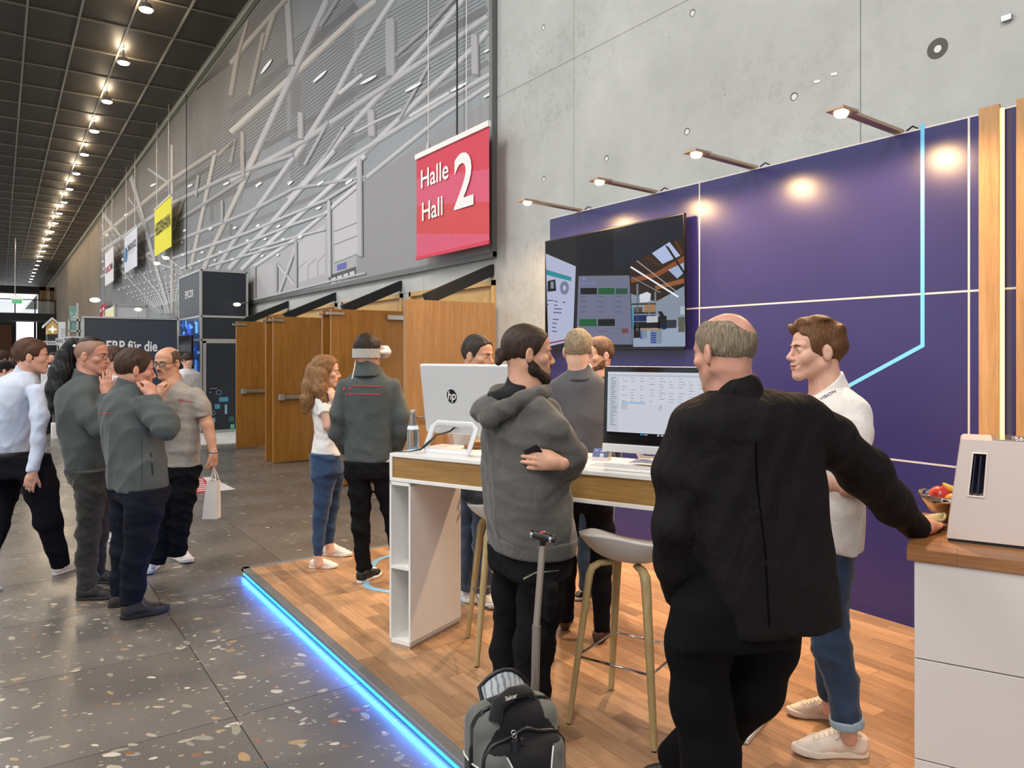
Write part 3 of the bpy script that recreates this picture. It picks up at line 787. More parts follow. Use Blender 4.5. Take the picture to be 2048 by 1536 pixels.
def strip(mb, pts, w, off):
    P = [np.array(p, float) for p in pts]; L = []; R = []
    for i, p in enumerate(P):
        t = nrm(P[min(i + 1, len(P) - 1)] - P[max(0, i - 1)]); n = np.array([-t[1], t[0]]); ww = w if not isinstance(w, (list, tuple)) else w[i]
        L.append(p + n * ww / 2); R.append(p - n * ww / 2)
    ok = []
    vs = []
    for l, r in zip(L, R):
        a = PX(l[0], l[1], XM - off); b = PX(r[0], r[1], XM - off)
        for q in (a, b):
            q[1] = min(max(q[1], 7.165), YMAX); q[2] = min(max(q[2], zb), zt)
        vs += [a, b]
    mb.add(vs, [(2 * i, 2 * i + 1, 2 * i + 3, 2 * i + 2) for i in range(len(P) - 1)])
def blob(mb, c, a, b, ang, off, n=10):
    pts = []
    for i in range(n):
        t = 2 * math.pi * i / n; x = a * math.cos(t); y = b * math.sin(t); dx, dy = rot2(x, y, ang)
        q = PX(c[0] + dx, c[1] + dy, XM - off); q[1] = min(max(q[1], 7.165), YMAX); q[2] = min(max(q[2], zb), zt); pts.append(q)
    mb.poly(pts)
def shape(mb, pts, off):
    P = []
    for x, y in pts:
        q = PX(x, y, XM - off); q[1] = min(max(q[1], 7.165), YMAX); q[2] = min(max(q[2], zb), zt); P.append(q)
    mb.poly(P)
pr = {}
def lay(v, warm=0, off=0.002): return pr.setdefault((v, warm, off), MB())
# corrugated roof stripes
for k in range(46):
    y = 60 + k * 26; strip(lay(96, 1, .001), [CA(-260, y + 260), CA(430, y - 240)], 1.9, .001)
for k in range(44):
    y = 20 + k * 27; strip(lay(101, 0, .001), [CA(460, y + 300), CA(940, y - 60)], 1.8, .001)
for k in range(26):
    y = -60 + k * 30; strip(lay(108, 0, .001), [CA(960, y + 300), CA(1940, y - 260)], 1.8, .001)
# pale rooms low on the near side
shape(lay(176, 0, .0015), [CB(1180, 880), CB(1500, 690), CB(1980, 290), CB(2046, 240), CB(2046, 960), CB(1180, 1140)], .0015)
shape(lay(150, 0, .0018), [CA(960, 1400), CA(1430, 1110), CA(1960, 760), CA(1975, 1900), CA(960, 2130)], .0018)
shape(lay(192, 0, .002), [CB(1500, 740), CB(1745, 560), CB(1745, 940), CB(1520, 1010)], .002)
shape(lay(196, 0, .002), [CB(1810, 430), CB(1985, 300), CB(1990, 790), CB(1820, 850)], .002)
shape(lay(185, 0, .002), [CB(1210, 900), CB(1360, 850), CB(1365, 1090), CB(1215, 1120)], .002)
shape(lay(90, 0, .0024), [CB(1770, 955), CB(1980, 882), CB(1985, 965), CB(1775, 1015)], .0024)
for i in range(4):
    x = 1790 + i * 47; y = 975 - i * 16; shape(lay(205, 0, .0028), [CB(x, y), CB(x + 36, y - 12), CB(x + 37, y + 35), CB(x + 1, y + 46)], .0028)
shape(lay('sign', 0, .0028), [CB(1835, 872), CB(1908, 848), CB(1910, 896), CB(1836, 918)], .0028)
for (x0, y0, x1, y1) in ((1540, 900, 1610, 840), (1615, 880, 1680, 822), (1690, 850, 1745, 790)): strip(lay(150, 0, .0024), [CB(x0, y0), CB(x0, y0 + 100)], 1.6, .0024); strip(lay(150, 0, .0024), [CB(x0, y0), CB(x1, y1)], 1.6, .0024)
for yy in (560, 660, 800): strip(lay(140, 0, .0024), [CB(1815, yy + 60), CB(1990, yy - 10)], 2.4, .0024)
# grey bands (ducts, beams in shade)
BK = 0
for pts, w, v in (([CA(0, 860), CA(450, 470), CA(960, 40)], 14, 105), ([CA(560, 980), CA(960, 680), CA(1500, 330), CA(1950, 60)], 13, 118), ([CA(0, 1250), CA(450, 1010), CA(960, 700)], 10, 112),
                  ([CA(560, 1300), CA(960, 1060), CA(1500, 740), CA(1960, 470)], 10, 128), ([CB(580, 560), CB(1000, 340), CB(1490, 120)], 10, 112), ([CB(40, 640), CB(420, 400), CB(900, 120)], 9, 96), ([CB(580, 800), CB(1160, 560), CB(1980, 220)], 8, 132)):
    BK += 1; strip(lay(v, 0, .0015), pts, w, .0015 + BK * 5e-5)
for pts, w in (([CA(497, 600), CA(500, 880)], 17), ([CA(547, 1080), CA(547, 1260)], 15), ([CB(885, 420), CB(885, 540)], 7), ([CB(1030, 560), CB(1030, 650)], 7)): strip(lay(118, 0, .002), pts, w, .002)
# pale truss members
TR = [([CA(0, 1000), CA(450, 590), CA(960, 110), CA(1100, 0)], 8.5, 158), ([CA(450, 600), CA(730, 0)], 10, 146), ([CA(450, 600), CA(120, 1300), CA(40, 1536)], 8.5, 152), ([CA(430, -20), CA(460, 490)], 10, 132),
      ([CA(1240, -20), CA(950, 420), CA(800, 700), CA(560, 1080), CA(240, 1536)], 7.5, 160), ([CA(1210, 140), CA(1215, 570)], 17, 138), ([CA(1770, -20), CA(1480, 330), CA(1200, 640), CA(960, 900), CA(560, 1380), CA(440, 1510)], 7.5, 164),
      ([CA(1950, 120), CA(1500, 430), CA(960, 790), CA(560, 1060), CA(0, 1370)], 7.5, 156), ([CA(1950, 230), CA(1850, 350), CA(1480, 700), CA(1080, 1090), CA(960, 1200), CA(640, 1536)], 7, 166), ([CA(1965, 560), CA(1480, 840), CA(960, 1160), CA(540, 1385)], 6, 164),
      ([CA(1975, 630), CA(1600, 880), CA(960, 1400), CA(780, 1550)], 5, 168), ([CA(0, 480), CA(120, 330), CA(420, -10)], 7, 130), ([CA(60, 400), CA(130, 100)], 6, 124), ([CA(240, 380), CA(325, 110)], 7, 128), ([CA(0, 720), CA(55, 400)], 7, 126), ([CA(145, 720), CA(250, 250)], 6, 122),
      ([CA(1065, 830), CA(1070, 1030)], 12, 150), ([CA(530, 850), CA(532, 1050)], 9, 146), ([CA(90, 1000), CA(95, 1340)], 6, 138), ([CA(-100, 1180), CA(40, 1050), CA(0, 1230)], 5, 130), ([CA(1850, 260), CA(1855, 560)], 12, 146), ([CA(1500, 1080), CA(1420, 1500)], 4, 158),
      ([CA(820, 710), CA(1000, 560)], 5, 176), ([CA(1360, 880), CA(1660, 700)], 4, 182), ([CA(950, 1000), CA(1100, 920), CA(1300, 830)], 3, 172), ([CA(680, 200), CA(820, -20)], 5, 128), ([CA(1250, 420), CA(1500, 200), CA(1700, -20)], 5, 134), ([CA(1280, 900), CA(1500, 500)], 4, 146), ([CA(560, 1250), CA(740, 920)], 4, 150), ([CA(640, 1300), CA(860, 960)], 3, 150),
      ([CB(580, -40), CB(580, 1240)], 4.5, 146), ([CB(910, 0), CB(810, 480), CB(720, 900)], 5, 158), ([CB(1230, 0), CB(1100, 290), CB(900, 710), CB(820, 900)], 6, 160), ([CB(1500, 50), CB(1230, 430), CB(1060, 670), CB(920, 900)], 6, 164), ([CB(1810, 0), CB(1600, 240), CB(1340, 540), CB(1170, 720), CB(1010, 900)], 6, 172),
      ([CB(2046, 40), CB(1500, 530), CB(1170, 840), CB(1105, 905)], 5, 186), ([CB(1980, 275), CB(1500, 680), CB(1200, 880)], 4, 190), ([CB(2046, 200), CB(1500, 290), CB(1160, 470), CB(580, 700), CB(40, 960)], 4, 156), ([CB(1500, 30), CB(1000, 200), CB(580, 400), CB(50, 760)], 5, 148), ([CB(1160, 190), CB(580, 560), CB(100, 830)], 4, 140),
      ([CB(900, 10), CB(580, 220), CB(60, 640)], 5, 142), ([CB(60, 400), CB(190, 650), CB(450, 850)], 4.5, 138), ([CB(270, 170), CB(340, 440), CB(450, 850), CB(510, 1060), CB(560, 1240)], 5.5, 148), ([CB(400, 140), CB(560, 250)], 5, 136), ([CB(140, 850), CB(400, 1130), CB(500, 1240)], 3.6, 142), ([CB(320, 900), CB(480, 1080), CB(545, 1240)], 3.6, 146),
      ([CB(250, 360), CB(330, 470), CB(420, 700)], 3.5, 134), ([CB(670, 350), CB(590, 620)], 3.5, 146), ([CB(780, 190), CB(760, 350)], 3.5, 140), ([CB(960, 380), CB(960, 540)], 4, 142), ([CB(1110, 0), CB(1120, 200)], 6, 138), ([CB(1370, 850), CB(1510, 1020)], 4, 170), ([CB(1510, 760), CB(1390, 1090)], 3.5, 165), ([CB(1520, 690), CB(1520, 1060)], 4, 150), ([CB(1370, 850), CB(1370, 1100)], 4, 150), ([CB(1770, 380), CB(1775, 960)], 5, 164), ([CB(2000, 60), CB(2005, 800)], 8, 156), ([CB(1205, 880), CB(1205, 1140)], 4, 150),
      ([CB(1980, 230), CB(1740, 380), CB(1490, 480), CB(1160, 620), CB(580, 820)], 3.5, 168), ([CB(1740, 480), CB(1500, 560), CB(1100, 720), CB(640, 900)], 3, 172), ([CB(1510, 690), CB(1160, 790), CB(860, 880)], 2.6, 170), ([CB(1740, 600), CB(1500, 660), CB(1170, 760)], 2.4, 176), ([CB(1200, 1135), CB(2046, 930)], 3, 160)]
TK = 0
for pts, w, v in TR:
    v = min(215, int(v * 1.14 + 6))
    warm = 1 if pts[0][0] < 560 and pts[0][1] < 330 else 0
    TK += 1; o_ = .003 + TK * 2.2e-4
    strip(lay(v, warm, .003), pts, w, o_ + 1.1e-4)
    strip(lay(max(70, v - 38), warm, .0026), [(x + 1.2 + w * .25, y + 1.0 + w * .3) for x, y in pts], w, o_)
# dense far lattice converging to the far corner of the picture
rsm = np.random.RandomState(3)
for k in range(16):
    x0 = 40 + k * 62; strip(lay(158, 0, .0024), [CB(x0, 560 + 14 * k), CB(540 + (x0 - 540) * 0.18, 1235)], 1.7, .0024)
for k in range(6):
    y = 640 + k * 45; strip(lay(128, 0, .0022), [CB(40, y + 30), CB(640, y - 120 + 10 * k)], 1.6, .0022)
for k in range(60):
    x = rsm.uniform(45, 640); y = rsm.uniform(560, 1230); l = rsm.uniform(15, 45); strip(lay(130 + 10 * rsm.randint(3), 0, .0024), [CB(x, y), CB(x + rsm.normal() * 8, y - l)], 1.2, .0024)
# lights in the picture
ML = lay('light', 0, .004)
for x, y, l in ((275, 505, 70), (680, 580, 70), (1050, 605, 74), (1390, 660, 74), (1735, 660, 76), (1955, 720, 40), (215, 1400, 28), (455, 1390, 22), (685, 1390, 30), (900, 1380, 32), (1945, 385, 24)):
    c = CA(x, y); blob(ML, c, l / 3.793, 12 / 3.793 if l > 50 else 8 / 3.793, -0.93 if x < 400 else -0.72 if x < 1000 else -0.5, .022)
for x, y, l in ((440, 265, 26), (720, 270, 24), (995, 255, 28), (1240, 260, 30), (1480, 245, 24), (1710, 250, 30), (1925, 240, 32), (235, 490, 18), (90, 645, 14), (680, 610, 15), (875, 597, 17), (1060, 590, 18), (1235, 573, 19), (1390, 578, 19), (1695, 440, 24), (1155, 685, 14), (1290, 675, 16), (1425, 678, 17), (1555, 660, 20), (360, 820, 11), (512, 805, 10), (665, 793, 13), (812, 776, 13), (948, 772, 13), (210, 830, 10), (1040, 828, 13), (1268, 803, 13), (1385, 795, 13), (910, 835, 8), (790, 843, 11), (60, 845, 8), (660, 700, 8)):
    blob(ML, CB(x, y), l / 3.793, 9 / 3.793, -0.45, .0222, 8)
VP_ = np.array([585.0, 1262.0])
for j in range(13):
    sj = 1 / (1 + j * 0.30); prev = None
    for i in range(15):
        Q = np.array([-60 + 62 * i, 935 - 16 * i], float); q = VP_ + (Q - VP_) * sj
        if 45 < q[0] < 650 and q[1] < 1238 and q[1] > 860:
            blob(ML, CB(q[0], q[1]), (2.5 + 6.5 * sj) / 3.793, (2.0 + 4.5 * sj) / 3.793, -0.3, .0215, 6)
            if prev is not None: strip(lay(160, 0, .0024), [CB(*prev), CB(q[0], q[1] - 14 * sj)], 0.5 + 1.3 * sj, .0024 + 1e-5 * i)
            prev = (q[0], q[1] - 14 * sj)
for (v, warm, off), mb in pr.items():
    if v == 'sign': m_ = mat('print_blue', '#5c62a8', 0.6)
    elif v == 'light': m_ = mat('print_white', '#eceff0', 0.6)
    else: m_ = grey(v, warm)
    tag(mb.build('printed_lines', m_, mural), kind='stuff')
# hanging cables in front of the print
for x, y0, y1 in ((914, 0, 500), (373, 190, 545)):
    a = PX(x, y0, XM - 0.12) if y0 else PX(x, -40, XM - 0.12); b = PX(x, y1, XM - 0.12); b[1] = a[1]
    c_ = MB().cyl((a[0], a[1], CZ), (a[0], a[1], b[2]), 0.012, n=6).build('cable', M_BLACKSTEEL); tag(c_, 'thin dark cable hanging down the print %s' % ('behind the red hall banner' if x > 800 else 'beside the yellow banner'), 'cable')

# ---- hanging banners
def banner(label, x0, x1, X, corners, mats_fn, name='hanging_banner', rods=True):
    """corners: (xl, top_l, bot_l, xr, top_r, bot_r) in the photo, sheet parallel to the wall"""
    xl, tl, bl, xr, tr, br = corners
    A = PX(xl, tl, X); B = PX(xr, tr, X); z1 = (A[2] + B[2]) / 2; z0 = (PX(xl, bl, X)[2] + PX(xr, br, X)[2]) / 2
    e = empty(name, (X, B[1], z0), label=label, cat='banner')
    return e, A[1], B[1], z0, z1
def cloth_sheet(X, ya, yb, z0, z1, amp=0.012, nu=40, nv=16, seed=0):
    mb = MB(); vs = []
    for j in range(nv + 1):
        for i in range(nu + 1):
            u = i / nu; v = j / nv
            dx = amp * (1 - v * 0.8) * (math.sin(u * 19 + seed) * 0.5 + math.sin(u * 8 + 1.3 * seed + v) * 0.6) + 0.0
            vs.append((X + dx, ya + (yb - ya) * u, z0 + (z1 - z0) * v))
    mb.add(vs, [(j * (nu + 1) + i, j * (nu + 1) + i + 1, (j + 1) * (nu + 1) + i + 1, (j + 1) * (nu + 1) + i) for j in range(nv) for i in range(nu)], True)
    return mb
hb, ya, yb, z0, z1 = banner('large red hall 2 banner with white lettering hanging before the grey print', 0, 0, 4.42, (833, 318, 515, 978, 254, 487), None)
M_RED = mat('banner_red', '#cf4256', 0.75, bump=0.1); M_RED2 = mat('banner_red_light', '#d45a76', 0.75, bump=0.1); M_RED3 = mat('banner_orange_red', '#cf4a4e', 0.75, bump=0.1)
mb = cloth_sheet(4.42, ya, yb, z0, z1, 0.008, 40, 60)
nu, nv = 40, 60
for k in range(len(mb.f)):
    j = k // nu; i = k % nu; s_ = j / nv + 0.18 * (i / nu)
    mb.mi[k] = 1 if s_ < 0.24 else 2 if s_ < 0.52 else 1 if s_ < 0.8 else 0
mb.build('banner_sheet', [M_RED, M_RED2, M_RED3], hb)
MB().bb(4.40, 4.44, yb - 0.01, ya + 0.01, z1 - 0.005, z1 + 0.06).build('top_bar', M_WHITE, hb)
MB().bb(4.408, 4.432, yb, ya, z0 - 0.02, z0 + 0.02).build('bottom_hem', M_RED, hb)
tw = MB(); Rv = (0, -1, 0); Uv = (0, 0, 1); XT = 4.42 - 0.0135
def bpt(px, py): q = PX(px, py, XT); return q
a = bpt(843, 374); b = bpt(898, 350); put_text(tw, 'Halle', (XT, bpt(842, 384)[1], bpt(842, 378)[2]), Rv, Uv, width=a[1] - b[1], height=0.235, bold=0.012)
a = bpt(844, 441); b = bpt(885, 430); put_text(tw, 'Hall', (XT, a[1], bpt(844, 443)[2]), Rv, Uv, width=a[1] - b[1], height=0.235, bold=0.012)
a = bpt(908, 421); b = bpt(947, 413); put_text(tw, '2', (XT, a[1], a[2]), Rv, Uv, width=a[1] - b[1], height=0.64, bold=0.02)
tw.build('lettering', M_WHITE, hb)
for px_ in (857, 933):
    q = PX(px_, 290, 4.42); MB().cyl((4.42, q[1], z1), (4.42, q[1], CZ), 0.006, n=6).build('wire', M_STEEL, hb)
FB = [('yellow banner with dark lettering hanging high before the grey print', (309, 420, 513, 343, 393, 493), mat('banner_yellow', '#dcd52a', 0.7, bump=0.08), 'HEIDENHAIN', mat('ink_dark', '#2b2b20', 0.7)),
      ('white banner with a blue drop mark hanging beside the yellow banner', (249, 473, 547, 274, 453, 532), mat('banner_white', '#dfe3ee', 0.7, bump=0.08), 'CIMSOURCE', mat('ink_navy', '#2d3a5c', 0.7)),
      ('white banner with red lettering hanging farthest along the wall', (210, 505, 573, 227, 495, 561), mat('banner_white2', '#d9d9de', 0.7, bump=0.08), 'SolidCAM', mat('ink_red', '#a83448', 0.7))]
for lb, cr, m_, tx, mi_ in FB:
    e, ya, yb, z0, z1 = banner(lb, 0, 0, 4.3, cr, None)
    cloth_sheet(4.3, ya, yb, z0, z1, 0.01, 20, 6, seed=len(tx)).build('banner_sheet', m_, e)
    MB().bb(4.28, 4.32, yb, ya, z1, z1 + 0.05).build('top_bar', M_ALU, e)
    t_ = MB(); L = ya - yb; hh = z1 - z0
    if tx == 'HEIDENHAIN': put_text(t_, tx, (4.28, ya - 0.08 * L, z0 + hh * 0.42), Rv, Uv, width=L * 0.86, height=hh * 0.26, bold=0.02)
    elif tx == 'CIMSOURCE':
        put_text(t_, tx, (4.28, ya - 0.26 * L, z0 + hh * 0.52), Rv, Uv, width=L * 0.68, height=hh * 0.17, bold=0.02)
        for k in range(2): put_text(t_, 'information systems', (4.28, ya - 0.26 * L, z0 + hh * (0.46 - 0.05 * k)), Rv, Uv, width=L * 0.6, height=hh * 0.025)
    else: put_text(t_, tx, (4.28, ya - 0.1 * L, z0 + hh * 0.36), Rv, Uv, width=L * 0.8, height=hh * 0.2, bold=0.02)
    t_.build('lettering', mi_, e)
    if tx == 'CIMSOURCE':
        d_ = MB(); n = 16; yc = ya - 0.13 * L; zc = z0 + hh * 0.48
        d_.poly([(4.278, yc + 0.1 * L * math.cos(2 * math.pi * i / n) * -1, zc + hh * 0.2 * math.sin(2 * math.pi * i / n)) for i in range(n)]); d_.build('drop_mark', mat('ink_blue', '#2d86c8', 0.6), e)
    for y_ in (ya - 0.15 * L, yb + 0.15 * L): MB().cyl((4.3, y_, z1), (4.3, y_, CZ), 0.012, n=6).build('wire', M_STEEL, e)
e, ya, yb, z0, z1 = banner('small red hall 2 banner half hidden behind the white exhibition box', 0, 0, 4.4, (199.5, 611, 645, 212, 607, 648), None)
cloth_sheet(4.4, ya, yb, z0, z1, 0.01, 16, 6).build('banner_sheet', mat('banner_darkred', '#a12740', 0.75), e)
t_ = MB(); L = ya - yb; hh = z1 - z0; put_text(t_, '2', (4.37, ya - 0.6 * L, z0 + hh * 0.28), Rv, Uv, width=L * 0.28, height=hh * 0.55, bold=0.02); put_text(t_, 'Halle', (4.37, ya - 0.1 * L, z0 + hh * 0.62), Rv, Uv, width=L * 0.4, height=hh * 0.2); t_.build('lettering', M_WHITE, e)
MB().cyl((4.4, (ya + yb) / 2, z1), (4.4, (ya + yb) / 2, CZ), 0.012, n=6).build('wire', M_STEEL, e)

# ================================================================ doors
LW = 1.12; LT = 0.05; LH = 2.29
def leaf(Y, mtl, name_n, label, bar=True, closer=True, hinge=XW - 0.06, width=LW, trackside=True, handle=False, face=-1):
    d = empty('door_%d' % name_n, (hinge, Y, 0), label=label, kind='structure')
    MB().bb(hinge - width, hinge, Y - LT / 2, Y + LT / 2, 0.012, LH).build('leaf', mtl, d, bevel=0.004)
    yf = Y - LT / 2
    if bar:
        b_ = MB().bb(hinge - width + 0.1, hinge - 0.12, yf - 0.075, yf - 0.035, 1.0, 1.06); b_.build('push_bar', M_STEEL, d, bevel=0.012)
        MB().bb(hinge - width + 0.07, hinge - width + 0.15, yf - 0.085, yf, 0.985, 1.075).bb(hinge - 0.16, hinge - 0.08, yf - 0.085, yf, 0.985, 1.075).build('bar_bracket', M_ALU, d, bevel=0.008)
    if closer: MB().bb(hinge - 0.36, hinge - 0.06, yf - 0.07, yf, LH - 0.12, LH - 0.055).build('door_closer', M_STEEL, d, bevel=0.006)
    if trackside: MB().bb(hinge - width - 0.07, hinge - width + 0.17, yf - 0.03, yf, LH - 0.075, LH - 0.04).build('coordinator_arm', M_STEEL, d, bevel=0.004)
    if handle:
        MB().cyl((hinge - width + 0.12, yf - 0.055, 1.05), (hinge - width + 0.26, yf - 0.055, 1.05), 0.011, n=10).cyl((hinge - width + 0.12, yf, 1.05), (hinge - width + 0.12, yf - 0.055, 1.05), 0.011, n=10).build('door_handle', M_STEEL, d)
    return d
leaf(7.09, M_DOORL, 2, 'wide plain oak door leaf standing open next to the concrete wall', bar=False, closer=False, trackside=False, handle=True)
leaf(9.21, M_DOOR, 3, 'open oak door leaf with closer behind the headset wearer')
leaf(9.46, M_DOOR, 4, 'oak door leaf folded back behind the next one, only its edge showing', bar=False, closer=False, width=LW + 0.02)
leaf(11.67, M_DOOR, 5, 'open oak door leaf with push bar beside the long-haired woman')
leaf(11.95, M_DOOR, 6, 'second folded oak door leaf whose edge shows behind its neighbour', bar=False, closer=False, width=LW + 0.03)
leaf(13.86, M_DOOR, 7, 'farthest open oak door leaf with push bar beside the dark exhibition tower')
for k, (y0, y1) in enumerate(OPEN):
    f = empty('trim_%d' % (k + 2), (XW, y0, 0), label='pale timber lining of a doorway in the concrete wall', kind='structure')
    MB().bb(XW - 0.03, XW + 0.34, y0, y0 + 0.05, 0, 2.56).build('jamb', M_FRAME, f); MB().bb(XW - 0.03, XW + 0.34, y1 - 0.05, y1, 0, 2.56).build('jamb', M_FRAME, f)
    MB().bb(XW - 0.03, XW + 0.34, y0, y1, 2.5, 2.56).bb(XW + 0.02, XW + 0.06, y0, y1, 2.28, 2.5).build('head_panel', M_FRAME, f)
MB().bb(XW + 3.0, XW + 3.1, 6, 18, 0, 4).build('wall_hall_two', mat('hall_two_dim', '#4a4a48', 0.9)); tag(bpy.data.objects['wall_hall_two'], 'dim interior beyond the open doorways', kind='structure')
# black inclined beams over the doorways
for k, Y in enumerate((7.17, 9.55, 12.05, 14.55)):
    a = np.array([XW + 0.02, Y, 2.69]); b = np.array([XW - 0.86, Y, 2.31]); u = nrm(b - a); w = np.array([-u[2], 0, u[0]])
    h = 0.062; pts = [a + w * h, b + w * h, b - w * h, a - w * h]
    o = MB().prism(pts, (0, 0.09, 0)).build('inclined_beam', M_BLACKSTEEL, origin=(XW, Y, 2.69), bevel=0.004)
    tag(o, 'black steel beam sloping out over the ' + ['doorway nearest the purple booth wall', 'second doorway from the purple booth wall', 'third doorway from the purple booth wall', 'doorway nearest the dark exhibition tower'][k], 'beam', 'black beams over the doorways')
# ================================================================ the booth
PX0, PX1, PYE = 1.535, 4.54, 5.92        # platform: open long edge, purple wall, far edge
PYN = -3.0
M_VINYL = wood('vinyl_plank', '#b8906c', '#94704f', 'Y', 1.1, rough=0.38, rnd=0.26, contrast=0.8)
plat = empty('booth_platform', (PX0, PYE, 0), label='low booth platform of brown wood-look planks with glowing blue edge', cat='platform')
MB().bb(PX0 + 0.03, PX1 + 0.08, PYN, PYE - 0.03, 0.001, 0.062).build('base', mat('platform_base', '#5a5b5e', 0.6), plat)
pl_me = {}; rsb = np.random.RandomState(21); nind = 0; extra = MB()
PW, PL = 0.1, 0.52
row = 0; x = PX0 + 0.055
while x < PX1 - 0.001:
    x1 = min(x + PW, PX1); y = PYE - 0.055 + (row * 0.193) % PL
    while y > PYN:
        y1 = min(y, PYE - 0.055); y0 = y - PL
        if y1 - y0 > 0.02:
            key = (round(x1 - x, 3), round(y1 - y0, 3))
            vis = y1 > 1.05 and (y1 > 1.7 or x > 2.2) and nind < 300
            if vis:
                if key not in pl_me:
                    o = MB().bb(-key[0] / 2 + 0.0007, key[0] / 2 - 0.0007, -key[1] / 2 + 0.0007, key[1] / 2 - 0.0007, -0.008, 0).build('plank', M_VINYL, world=False); pl_me[key] = o.data
                else: o = bpy.data.objects.new('plank', pl_me[key]); COL.objects.link(o)
                o.parent = plat; o.location = Vector(((x + x1) / 2, (y0 + y1) / 2, PZ0)) - Vector(plat.location); nind += 1
            else: extra.bb(x + 0.0007, x1 - 0.0007, y0 + 0.0007, y1 - 0.0007, PZ0 - 0.008, PZ0)
        y -= PL
    x = x1; row += 1
eo = extra.build('plank_field', M_VINYL, plat); eo['kind'] = 'stuff'
M_TRIM = mat('edge_trim', '#8e8f90', 0.4, 0.55, var=0.05, vscale=3)
MB().bb(PX0, PX0 + 0.055, PYN, PYE, 0.045, PZ0 + 0.002).bb(PX0, PX1, PYE - 0.055, PYE, 0.045, PZ0 + 0.002).build('edge_profile', M_TRIM, plat, bevel=0.003)
MB().bb(PX0 + 0.012, PX0 + 0.03, PYN, PYE - 0.01, 0.016, 0.030).build('led_strip', emat('led_blue', '#1f8fff', 9.0), plat)
for k in range(6): area_light('led_strip_glow', (PX0 + 0.008, PYE - 0.6 - k * 1.2, 0.024), (PX0 - 1, PYE - 0.6 - k * 1.2, -0.25), 1.2, 6.0, (0.03, 0.2, 1.0), size_y=0.02)
# pale blue curved line laid into the planks
M_CYAN = mat('line_light_blue', '#7fb6dc', 0.45)
def floor_line(pts, w, parent, name='floor_line'):
    P = [np.array(PZ(x_, y_, PZ0 + 0.002)) for x_, y_ in pts]; mb = MB(); vs = []
    Q = []
    for i in range(len(P) - 1):
        for t in np.linspace(0, 1, 6, endpoint=False):
            p0, p1, p2, p3 = P[max(i - 1, 0)], P[i], P[i + 1], P[min(i + 2, len(P) - 1)]
            Q.append(0.5 * ((2 * p1) + (-p0 + p2) * t + (2 * p0 - 5 * p1 + 4 * p2 - p3) * t * t + (-p0 + 3 * p1 - 3 * p2 + p3) * t ** 3))
    Q.append(P[-1])
    for i, p in enumerate(Q):
        t = nrm(Q[min(i + 1, len(Q) - 1)] - Q[max(i - 1, 0)]); n = np.array([-t[1], t[0], 0]); vs += [p + n * w / 2, p - n * w / 2]
    mb.add(vs, [(2 * i, 2 * i + 1, 2 * i + 3, 2 * i + 2) for i in range(len(Q) - 1)])
    return mb.build(name, M_CYAN, parent)
floor_line([(830, 1105), (778, 1112), (752, 1122), (742, 1138), (735, 1155), (732, 1168), (742, 1176), (778, 1183), (840, 1189), (930, 1203), (1010, 1190)], 0.05, plat)
tag(plat.children[-1], 'pale blue curved line on the planks')

# ---- purple back wall in 2 m x 1 m panels
M_PURP = mat('purple_panel', '#2f2b62', 0.27, spec=0.5, var=0.03, vscale=2)
bw = empty('booth_wall', (PX1, PYE, PZ0), label='deep purple panelled booth back wall', cat='wall panel')
ytop = PZ0 + 3.0
MB().bb(PX1 + 0.012, PX1 + 0.075, -2.0, PYE + 0.02, PZ0, ytop).build('wall_core', mat('wall_core_white', '#d9d6d2', 0.6), bw)
yy = [PYE + 0.02, 4.0, 2.02, 0.02, -2.0]; zz_ = [PZ0, PZ0 + 1.0, PZ0 + 2.01, ytop]
for a, b_ in zip(yy[1:], yy[:-1]):
    for z0, z1 in zip(zz_[:-1], zz_[1:]):
        MB().bb(PX1, PX1 + 0.012, a + 0.006, b_ - 0.006, z0 + (0.006 if z0 > PZ0 else 0), z1 - 0.006).build('purple_panel', M_PURP, bw)
M_SEAM = mat('seam_profile', '#d8d0c6', 0.35, 0.2)
for y_ in yy[1:-1]: MB().bb(PX1 + 0.0005, PX1 + 0.012, y_ - 0.006, y_ + 0.006, PZ0, ytop).build('seam_profile', M_SEAM, bw)
for z_ in zz_[1:-1]:
    for a, b_ in zip(yy[1:], yy[:-1]): MB().bb(PX1 + 0.0005, PX1 + 0.012, a + 0.006, b_ - 0.006, z_ - 0.006, z_ + 0.006).build('seam_profile', M_SEAM, bw)
MB().bb(PX1, PX1 + 0.075, -2.0, PYE + 0.02, ytop - 0.006, ytop + 0.003).build('top_profile', M_SEAM, bw)
def wall_strip(mb, pts, w, X):
    P = [np.array(PX(x_, y_, X)) for x_, y_ in pts]; n = len(P); vs = []
    for i, p in enumerate(P):
        if 0 < i < n - 1:
            t0 = nrm(P[i] - P[i - 1]); t1 = nrm(P[i + 1] - P[i]); n0 = np.array([0, -t0[2], t0[1]]); n1 = np.array([0, -t1[2], t1[1]]); nn = nrm(n0 + n1); nn = nn / max(0.4, nn @ n0)
        else:
            t = nrm(P[min(i + 1, n - 1)] - P[max(i - 1, 0)]); nn = np.array([0, -t[2], t[1]])
        vs += [p + nn * w / 2, p - nn * w / 2]
    mb.add(vs, [(2 * i, 2 * i + 1, 2 * i + 3, 2 * i + 2) for i in range(n - 1)])
ls = MB(); wall_strip(ls, [(1845, 247), (1845, 691), (1640, 803), (1400, 934)], 0.024, PX1 - 0.0015)
ls.build('light_blue_line', mat('line_cyan', '#6fc0e8', 0.4), bw)
